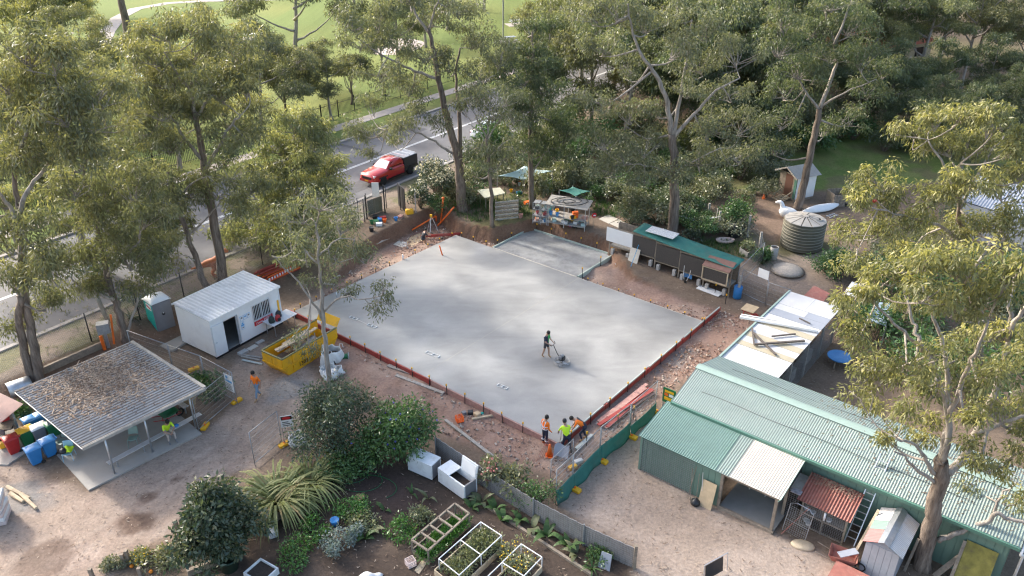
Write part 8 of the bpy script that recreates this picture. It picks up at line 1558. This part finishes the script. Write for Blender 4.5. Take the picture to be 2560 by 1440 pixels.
ob = mb.build('rubble', [mat('clay_lump', (.34, .22, .16), .95, .3, 9), mat('pale_stone', (.50, .42, .35), .9, .25, 9)], None); tag(ob, 'loose stones and clay lumps on the dirt round the slab', 'rubble', None, 'stuff')
mb = MB(); k = 6500; X_ = rng.uniform(-27, 19, k); Y_ = rng.uniform(22, 47, k); ok = sdist(PAD, X_, Y_) < 0; X_, Y_ = X_[ok], Y_[ok]
for x, y, z in zip(X_, Y_, hz_np(X_, Y_)): a = rng.uniform(0, 6.28); l = rng.uniform(.04, .16); mb.m(int(rng.random() < .5)).bar((x, y, z + .045), (x + l * math.cos(a), y + l * math.sin(a), z + .055), .025, .008)
tag(mb.build('fallen_leaves', [M['litter'], M['litter2']], None), 'dry gum leaves and bark chips scattered on the ground', 'leaf litter', None, 'stuff')
# ================================================================== PEOPLE AND VEHICLES
SKIN = mat('skin', (.40, .24, .17), .6, .06, 8); HAIR = mat('dark_hair', (.015, .012, .010), .7, .2, 20); NAVY = mat('navy_cloth', (.022, .028, .055), .8, .15, 12); JEAN = mat('jeans', (.20, .30, .42), .8, .12, 12); BEIGE = mat('beige_cloth', (.50, .42, .36), .8, .1, 12); DARK = mat('charcoal_cloth', (.045, .047, .055), .8, .15, 12); GREEN = mat('green_shirt', (.03, .34, .08), .8, .08, 8); REFL = mat('reflective_tape', (.72, .74, .76), .4, .05, 9); ORB = mat('orange_boot', (.62, .16, .06), .7, .1, 9)
def person(label, loc, rz, J, top, legs, boots, sleeve='short', shorts=False, hat=None, side_top=None, hair=True):
 """J: joints (x right, y forward, z up) of pelvis, chest, neck, head, and per side shoulder, elbow, wrist, hip, knee, ankle"""
 t = thing('person', label, 'person', loc, rz); V_, E_, Rr, tagv = [], [], [], []
 def v(p, r, k): V_.append(Vector(p)); Rr.append(r); tagv.append(k); return len(V_) - 1
 def e(a, b): E_.append((a, b))
 P = {k: Vector(q) for k, q in J.items()}
 pel = v(P['pelvis'], .135, 'hip'); ab = v(P['pelvis'].lerp(P['chest'], .5), .135, 'top'); ch = v(P['chest'], .155, 'top'); nk = v(P['neck'], .058, 'skin'); hd = P['head']; up = (hd - P['neck']).normalized(); h1 = v(hd - up * .02, .085, 'skin'); h2 = v(hd + up * .10, .088, 'skin')
 e(pel, ab); e(ab, ch); e(ch, nk); e(nk, h1); e(h1, h2)
 for s in 'LR':
  sh = v(P['sh' + s], .07, 'top'); m1 = v(P['sh' + s].lerp(P['el' + s], .55), .052, 'top'); el = v(P['el' + s], .043, 'arm'); wr = v(P['wr' + s], .029, 'arm'); d = (P['wr' + s] - P['el' + s]).normalized(); pm = v(P['wr' + s] + d * .07, .032, 'skin')
  e(ch, sh); e(sh, m1); e(m1, el); e(el, wr); e(wr, pm)
  sx = d.cross(Vector((0, 1, .3))).normalized(); ny = d.cross(sx).normalized() * (-.5)
  for f in range(4): o_ = sx * (.022 * (f - 1.5)); k1 = v(P['wr' + s] + d * .105 + o_, .0095, 'skin'); k2 = v(P['wr' + s] + d * (.14 - .006 * abs(f - 1.3)) + o_ + ny * .03, .0085, 'skin'); e(pm, k1); e(k1, k2)
  th = v(P['wr' + s] + d * .06 + sx * .05, .0105, 'skin'); th2 = v(P['wr' + s] + d * .10 + sx * .06 + ny * .02, .009, 'skin'); e(pm, th); e(th, th2)
  hp = v(P['hi' + s], .095, 'leg'); kn = v(P['kn' + s], .062, 'shin' if shorts else 'leg'); an = v(P['an' + s], .045, 'boot' if not shorts else 'boot'); f_ = Vector(J.get('ft' + s, (0, .16, -.05))); to = v(P['an' + s] + f_, .042, 'boot'); mid = v(P['kn' + s].lerp(P['an' + s], .4), .055, 'shin' if shorts else 'leg')
  e(pel, hp); e(hp, kn); e(kn, mid); e(mid, an); e(an, to)
 me = bpy.data.meshes.new('body'); me.from_pydata([tuple(p) for p in V_], E_, []); ob = bpy.data.objects.new('body', me); col.objects.link(ob)
 sk = ob.modifiers.new('skin', 'SKIN'); sk.use_smooth_shade = True; sl = me.skin_vertices[0].data
 for i, r in enumerate(Rr): sl[i].radius = (r, r)
 sl[0].use_root = True; ss = ob.modifiers.new('sub', 'SUBSURF'); ss.levels = 1; ss.render_levels = 1
 m2 = bpy.data.meshes.new_from_object(ob.evaluated_get(bpy.context.evaluated_depsgraph_get())); bpy.data.objects.remove(ob)
 arm = top if sleeve == 'long' else SKIN; mats = {'top': top, 'hip': legs, 'leg': legs, 'shin': SKIN, 'boot': boots, 'arm': arm, 'skin': SKIN, 'side': side_top or top}; keys = list(mats); m2.materials.clear()
 for k in keys: m2.materials.append(mats[k])
 A = np.array([tuple(p) for p in V_]);
 seg = [(A[a], A[b], tagv[a], tagv[b]) for a, b in E_]
 for f in m2.polygons:
  c = np.array(f.center); best = 9; kk = 'top'
  for a, b, ka, kb in seg:
   d = b - a; q = min(1, max(0, float((c - a) @ d / (d @ d + 1e-9)))); w = float(np.linalg.norm(c - a - d * q))
   if w < best: best = w; kk = ka if q < .5 else kb
  if kk == 'top' and side_top is not None and f.center.x * 1.0 < J['chest'][0] - .02: kk = 'side'
  f.material_index = keys.index(kk); f.use_smooth = True
 link_part('body', m2, t)
 fw = (Vector(J.get('face', (0, 1, 0)))).normalized(); c = hd + up * .04; rt = fw.cross(up).normalized()
 mb = MB(); mb.obox(c + fw * .105 - up * .005, (.025, .03, .035)); fc = mb.build('nose', SKIN, t)
 for s in (-1, 1): MB().obox(c + fw * .094 + rt * s * .032 + up * .02, (.018, .01, .01)).build('eye', HAIR, t); MB().obox(c + rt * s * .092, (.018, .03, .05)).build('ear', SKIN, t)
 MB().obox(c + fw * .095 - up * .045, (.035, .008, .009)).build('mouth', ORB, t)
 Mx = Matrix((rt, fw, up)).transposed()
 hm = MB().lathe([(.09, -.05), (.104, .0), (.104, .05), (.09, .1), (.055, .135), (0, .148)], 14); o = hm.build('hair' if not hat else 'cap', hat or HAIR, t, smooth=True); o.matrix_local = Matrix.Translation(c - fw * .022 + up * .012) @ Mx.to_4x4() @ Matrix.Rotation(R(14), 4, 'X')
 return t
def J_stand(**kw):
 j = dict(pelvis=(0, 0, .95), chest=(0, .02, 1.32), neck=(0, .02, 1.5), head=(0, .05, 1.62), shL=(-.2, .02, 1.42), shR=(.2, .02, 1.42), elL=(-.27, .0, 1.14), elR=(.27, .0, 1.14), wrL=(-.26, .1, .9), wrR=(.26, .1, .9), hiL=(-.1, 0, .88), hiR=(.1, 0, .88), knL=(-.11, .02, .5), knR=(.11, .02, .5), anL=(-.11, -.02, .09), anR=(.11, -.02, .09)); j.update(kw); return j
def band(t, z, r, c=(0, 0), m=None, tilt=0.0):
 o = MB().tube([(c[0] + r * 1.02 * math.cos(a), c[1] + r * .98 * math.sin(a), z + tilt * math.sin(a)) for a in np.linspace(0, 2 * math.pi, 25)], .022, 6, False).build('reflective_band', m or REFL, t, smooth=True); return o
tpos = at(1365, 893, SL_Z); rp = at(1404, 908, SL_Z); dirr = (rp - tpos); rz1 = math.atan2(dirr.y, dirr.x) - math.pi / 2
person('worker in green and navy shirt and shorts pushing the power trowel on the slab', tpos, rz1, J_stand(head=(0, .1, 1.6), elL=(-.25, .08, 1.14), elR=(.25, .08, 1.14), wrL=(-.17, .33, 1.05), wrR=(.17, .33, 1.05), knL=(-.11, .1, .5), anL=(-.11, .12, .09), knR=(.1, -.06, .5), anR=(.1, -.2, .1), face=(0, 1, -.5)), NAVY, DARK, M['leather'], shorts=True, side_top=GREEN)
pt = thing('power_trowel', 'walk-behind power trowel with ring guard and engine on the slab', 'power trowel', rp, rz1)
for r_, z in ((.43, .06), (.43, .16)): MB().tube([(r_ * math.cos(a), r_ * math.sin(a), z) for a in np.linspace(0, 2 * math.pi, 33)], .016, 6, False).build('guard_ring', M['steel_dull'], pt, smooth=True)
for i in range(8): a = i * math.pi / 4; MB().bar((.1 * math.cos(a), .1 * math.sin(a), .2), (.46 * math.cos(a), .46 * math.sin(a), .14), .02).build('spoke', M['steel_dull'], pt)
for i in range(4): a = i * math.pi / 2 + .3; MB().obox((.26 * math.cos(a), .26 * math.sin(a), .025), (.36, .14, .012), (0, .06, a)).build('blade', M['steel'], pt)
bevel(MB().box(-.14, -.14, .22, .14, .16, .48).build('engine', M['black_plastic'], pt), .03); MB().lathe([(0, 0), (.1, 0), (.1, .1), (0, .12)], 12, (0, .02, .47)).build('recoil_cover', M['steel_dull'], pt); MB().box(.1, -.08, .36, .22, .08, .52).build('fuel_tank', M['grey_plastic'], pt)
dl = (tpos - rp).length; MB().tube([(0, -.1, .25), (0, -.35, .6), (0, -dl + .48, .98)], .022, 7).build('handle_shaft', M['black'], pt); MB().tube([(-.24, -dl + .36, 1.07), (-.2, -dl + .46, 1.0), (.2, -dl + .46, 1.0), (.24, -dl + .36, 1.07)], .017, 6).build('handlebar', M['black'], pt)
pp = person('worker in striped orange hi-vis jacket standing at the slab corner', G(1362, 1114), -.9, J_stand(head=(.02, .06, 1.62), wrL=(-.2, .15, .95), wrR=(.24, .16, .92), anL=(-.15, 0, .09), anR=(.13, .0, .09), face=(.3, 1, -.5)), HO, NAVY, ORB, sleeve='long')
band(pp, 1.06, .158, (0, .01)); band(pp, 1.2, .165, (0, .015)); MB().tube([(-.09, -.14, 1.08), (-.1, -.15, 1.3), (-.09, -.05, 1.49), (-.09, .1, 1.45), (-.08, .17, 1.2)], .02, 6).build('reflective_brace', REFL, pp); MB().tube([(.09, -.14, 1.08), (.1, -.15, 1.3), (.09, -.05, 1.49), (.09, .1, 1.45), (.08, .17, 1.2)], .02, 6).build('reflective_brace', REFL, pp)
for x in (-.13, .12): o = band(pp, .36, .066, (x, .0))
person('worker in yellow hi-vis vest and black beanie shovelling at the slab corner', G(1416, 1130), .15, J_stand(chest=(-.05, .16, 1.28), neck=(-.06, .24, 1.44), head=(-.07, .31, 1.54), shL=(-.25, .17, 1.36), shR=(.14, .2, 1.37), elL=(-.36, .25, 1.1), elR=(.2, .3, 1.1), wrL=(-.33, .42, .88), wrR=(.05, .45, .95), knL=(-.14, .14, .5), anL=(-.18, .1, .09), knR=(.14, 0, .5), anR=(.22, -.18, .09), face=(-.3, 1, -.7)), HV, NAVY, M['black'], hat=M['black'])
tag(MB().tube([G(1398, 1118, .05), G(1404, 1112, 1.05)], .017, 6).build('shovel_shaft', M['timber_pale'], None), 'shovel shaft held by the worker in yellow', 'shovel')
person('worker in grey and orange shirt bending over the red formwork', G(1456, 1100), 1.35, J_stand(pelvis=(0, -.1, .88), chest=(0, .24, 1.08), neck=(0, .4, 1.16), head=(0, .53, 1.19), shL=(-.2, .3, 1.14), shR=(.2, .3, 1.14), elL=(-.25, .42, .86), elR=(.25, .42, .86), wrL=(-.18, .55, .62), wrR=(.18, .55, .62), hiL=(-.1, -.1, .82), hiR=(.1, -.1, .82), knL=(-.14, .12, .48), knR=(.14, .0, .48), anL=(-.14, .0, .09), anR=(.15, -.16, .09), face=(0, .6, -.8)), DARK, NAVY, M['leather'], side_top=HO)
person('worker in orange shirt and light jeans walking past the skip bin', G(647, 998), 2.6, J_stand(head=(.03, .06, 1.62), elL=(-.28, -.08, 1.15), wrL=(-.27, -.02, .9), elR=(.29, .05, 1.15), wrR=(.27, .2, .95), knL=(-.09, .16, .52), anL=(-.09, .22, .1), knR=(.1, -.05, .5), anR=(.1, -.28, .12), face=(.5, 1, -.4)), HO, JEAN, M['leather'])
SQ = dict(pelvis=(0, -.18, .36), chest=(0, .06, .70), neck=(0, .14, .87), head=(0, .2, .98), shL=(-.2, .08, .8), shR=(.2, .08, .8), elL=(-.26, .28, .62), elR=(.26, .28, .62), wrL=(-.12, .46, .62), wrR=(.1, .46, .55), hiL=(-.12, -.14, .34), hiR=(.12, -.14, .34), knL=(-.2, .26, .5), knR=(.2, .24, .48), anL=(-.18, .0, .09), anR=(.18, -.02, .09), face=(0, 1, -.5))
person('worker in dark clothes crouching on the cardboard at the far slab edge', G(1060, 607), -1.1, SQ, DARK, DARK, M['leather'], shorts=True)
ST = dict(pelvis=(0, 0, .56), chest=(0, .18, .9), neck=(0, .27, 1.06), head=(0, .34, 1.17), shL=(-.2, .2, .99), shR=(.2, .2, .99), elL=(-.26, .36, .76), elR=(.26, .36, .76), wrL=(-.06, .52, .66), wrR=(.08, .52, .64), hiL=(-.11, .04, .54), hiR=(.11, .04, .54), knL=(-.16, .46, .52), knR=(.16, .46, .52), anL=(-.15, .48, .09), anR=(.17, .4, .09), face=(0, .8, -.6))
person('worker in yellow hi-vis shirt and pale trousers seated on the shelter bench', at(425, 1100, .07) + nn * .12, math.atan2(-nn.y, -nn.x) - math.pi / 2, ST, HV, BEIGE, M['grey_plastic'])
o = thing('hard_hat', 'blue and white cap lying on the bench beside the seated worker', 'hat', at(441, 1066, .5)); MB().lathe([(.17, 0), (.13, .02), (.12, .08), (.07, .13), (0, .14)], 14).build('crown', M['blue'], o, smooth=True)
# vehicles
def loft(secs):
 mb = MB(); n = len(secs[0][1]);
 for x, ring in secs: mb.v += [(x, y, z) for y, z in ring]
 for i in range(len(secs) - 1):
  for j in range(n): a = i * n + j; b = i * n + (j + 1) % n; mb.f.append((a, a + n, b + n, b)); mb.mi.append(0)
 mb.f.append(tuple(range(n))); mb.f.append(tuple(reversed(range((len(secs) - 1) * n, len(secs) * n)))); mb.mi += [0, 0]; return mb
def ring(w, z0, z1, r=.12, tw=None):
 tw = tw or w; return [(-w + r * .4, z0), (w - r * .4, z0), (w, z0 + r), (w, z0 + (z1 - z0) * .55), (tw, z1 - r), (tw - r * 1.2, z1), (-tw + r * 1.2, z1), (-tw, z1 - r), (-w, z0 + (z1 - z0) * .55), (-w, z0 + r)]
def wheels(t, xs, hw, r=.38):
 for x in xs:
  for s in (-1, 1):
   w = MB().lathe([(r * .6, -.12), (r * .93, -.12), (r, -.08), (r, .08), (r * .93, .12), (r * .6, .12)], 24).build('wheel', M['rubber'], t, loc=(x, s * (hw - .1), r), smooth=True); w.rotation_euler = (R(90), 0, 0)
   MB().lathe([(0, -.09), (r * .5, -.1), (r * .62, -.12), (r * .62, .12), (r * .5, .1), (0, .09)], 12).build('rim', M['steel_dull'], w)
up_ = Vector((-10.55, 64.9, 1.075)); ute = thing('red_ute', 'red dual-cab ute with black canopy parked on the road', 'car', up_, math.atan2(-RD.y, -RD.x))
b = loft([(2.62, ring(.74, .5, .86)), (2.5, ring(.86, .42, 1.0)), (2.3, ring(.91, .38, 1.08)), (1.35, ring(.93, .36, 1.18)), (1.0, ring(.93, .36, 1.2)), (-.95, ring(.93, .36, 1.2)), (-1.0, ring(.92, .38, 1.15))]).build('body', M['red_gloss'], ute, smooth=True); bevel(b, .03)
MB().prism([(-2.75, -.9), (-1.02, -.9), (-1.02, .9), (-2.75, .9)], .5, .78).build('tray', M['black_plastic'], ute); MB().box(-2.85, -.85, .42, -2.7, .85, .6).build('rear_bumper', M['black'], ute)
cb = loft([(1.05, ring(.80, 1.15, 1.2, .03)), (.35, ring(.80, 1.15, 1.74, .08, .66)), (-.2, ring(.80, 1.15, 1.8, .08, .68)), (-.75, ring(.80, 1.15, 1.77, .08, .66)), (-1.0, ring(.80, 1.15, 1.6, .06, .66))]).build('cab', M['red_gloss'], ute, smooth=True); bevel(cb, .02)
MB().plate([(1.02, -.70, 1.22), (1.02, .70, 1.22), (.40, .58, 1.70), (.40, -.58, 1.70)], .012).build('windscreen', mat('pale_glass', (.55, .60, .64), .1, .05, 2, spec=.8), ute)
for s in (-1, 1):
 for x0, x1, x2, x3 in ((.72, .02, .0, .38), (-.05, -.80, -.70, -.05)):
  q = [(x0, s * .815, 1.24), (x1, s * .815, 1.24), (x2, s * .70, 1.66), (x3, s * .70, 1.66)]; MB().plate(q if s < 0 else list(reversed(q)), .012).build('side_window', M['glass_dark'], ute)
 bevel(MB().box(.62, s * .92 - .06, 1.12, .82, s * .92 + .12 * s + .06, 1.3).build('mirror', M['black_plastic'], ute), .03); MB().obox((2.42, s * .66, .92), (.2, .36, .16), (0, -.2, -s * .25)).build('headlight', M['white_clean'], ute); MB().obox((1.6, s * .9, .72), (1.0, .14, .1), (0, 0, 0)).build('wheel_arch', M['black_plastic'], ute); MB().box(-.9, s * .92 - .06, .34, 1.0, s * .92 + .06, .44).build('side_step', M['black'], ute)
 for x in (.35, -.5): MB().box(x - .1, s * .935 - .01, 1.02, x + .08, s * .935 + .012, 1.06).build('door_handle', M['black'], ute)
MB().box(2.52, -.52, .66, 2.64, .52, .88).build('grille', M['black'], ute); MB().box(2.5, -.8, .42, 2.66, .8, .62).build('front_bumper', M['red_gloss'], ute); MB().box(2.662, -.2, .5, 2.675, .2, .6).build('number_plate', M['yellow_plastic'], ute)
bevel(MB().box(-2.75, -.88, .79, -1.05, .88, 1.62).build('canopy', mat('black_canopy', (.03, .034, .04), .55, .15, 4), ute), .04); bevel(MB().box(-2.7, -.84, 1.622, -1.1, .84, 1.66).build('canopy_top', M['sheet_grey'], ute), .02)
for x in (-2.5, -1.9, -1.3): MB().bar((x, -.8, 1.78), (x, .8, 1.78), .05).build('rack_bar', M['alu'], ute); [MB().bar((x, y, 1.65), (x, y, 1.78), .04).build('rack_foot', M['alu'], ute) for y in (-.75, .75)]
for y in (-.55, .55): MB().bar((-.7, y, 1.86), (.2, y, 1.86), .04).build('roof_rail', M['alu'], ute); MB().bar((-.6, y, 1.77), (-.6, y, 1.86), .03).build('rack_foot', M['alu'], ute)
wheels(ute, (1.6, -1.75), .93, .4)
def hatch(loc, rz, label, paint):
 t = thing('parked_car', label, 'car', loc, rz, 'parked cars'); bevel(loft([(2.15, ring(.66, .38, .72)), (2.0, ring(.82, .3, .86)), (1.2, ring(.88, .26, .98)), (-1.6, ring(.88, .26, 1.02)), (-2.05, ring(.82, .3, .98)), (-2.15, ring(.7, .4, .8))]).build('body', paint, t, smooth=True), .03)
 bevel(loft([(1.15, ring(.76, .92, .97, .03)), (.4, ring(.76, .92, 1.42, .08, .6)), (-.9, ring(.76, .92, 1.44, .08, .6)), (-1.95, ring(.76, .92, 1.0, .03))]).build('cabin', M['glass_dark'], t, smooth=True), .02); bevel(loft([(.35, ring(.58, 1.40, 1.46, .03)), (-.95, ring(.58, 1.42, 1.47, .03))]).build('roof', paint, t), .02)
 for s in (-1, 1): MB().obox((2.0, s * .6, .66), (.2, .3, .12)).build('headlight', M['white_clean'], t); MB().obox((-2.08, s * .65, .78), (.1, .25, .14)).build('tail_light', M['red'], t)
 wheels(t, (1.35, -1.35), .86, .32)
hatch(rd(14.8, -4.3, 1.075), math.atan2(RD.y, RD.x), 'white car parked on the road half hidden behind the twiggy gum', mat('white_car_paint', (.72, .75, .78), .25, .03, 2, coat=.8))
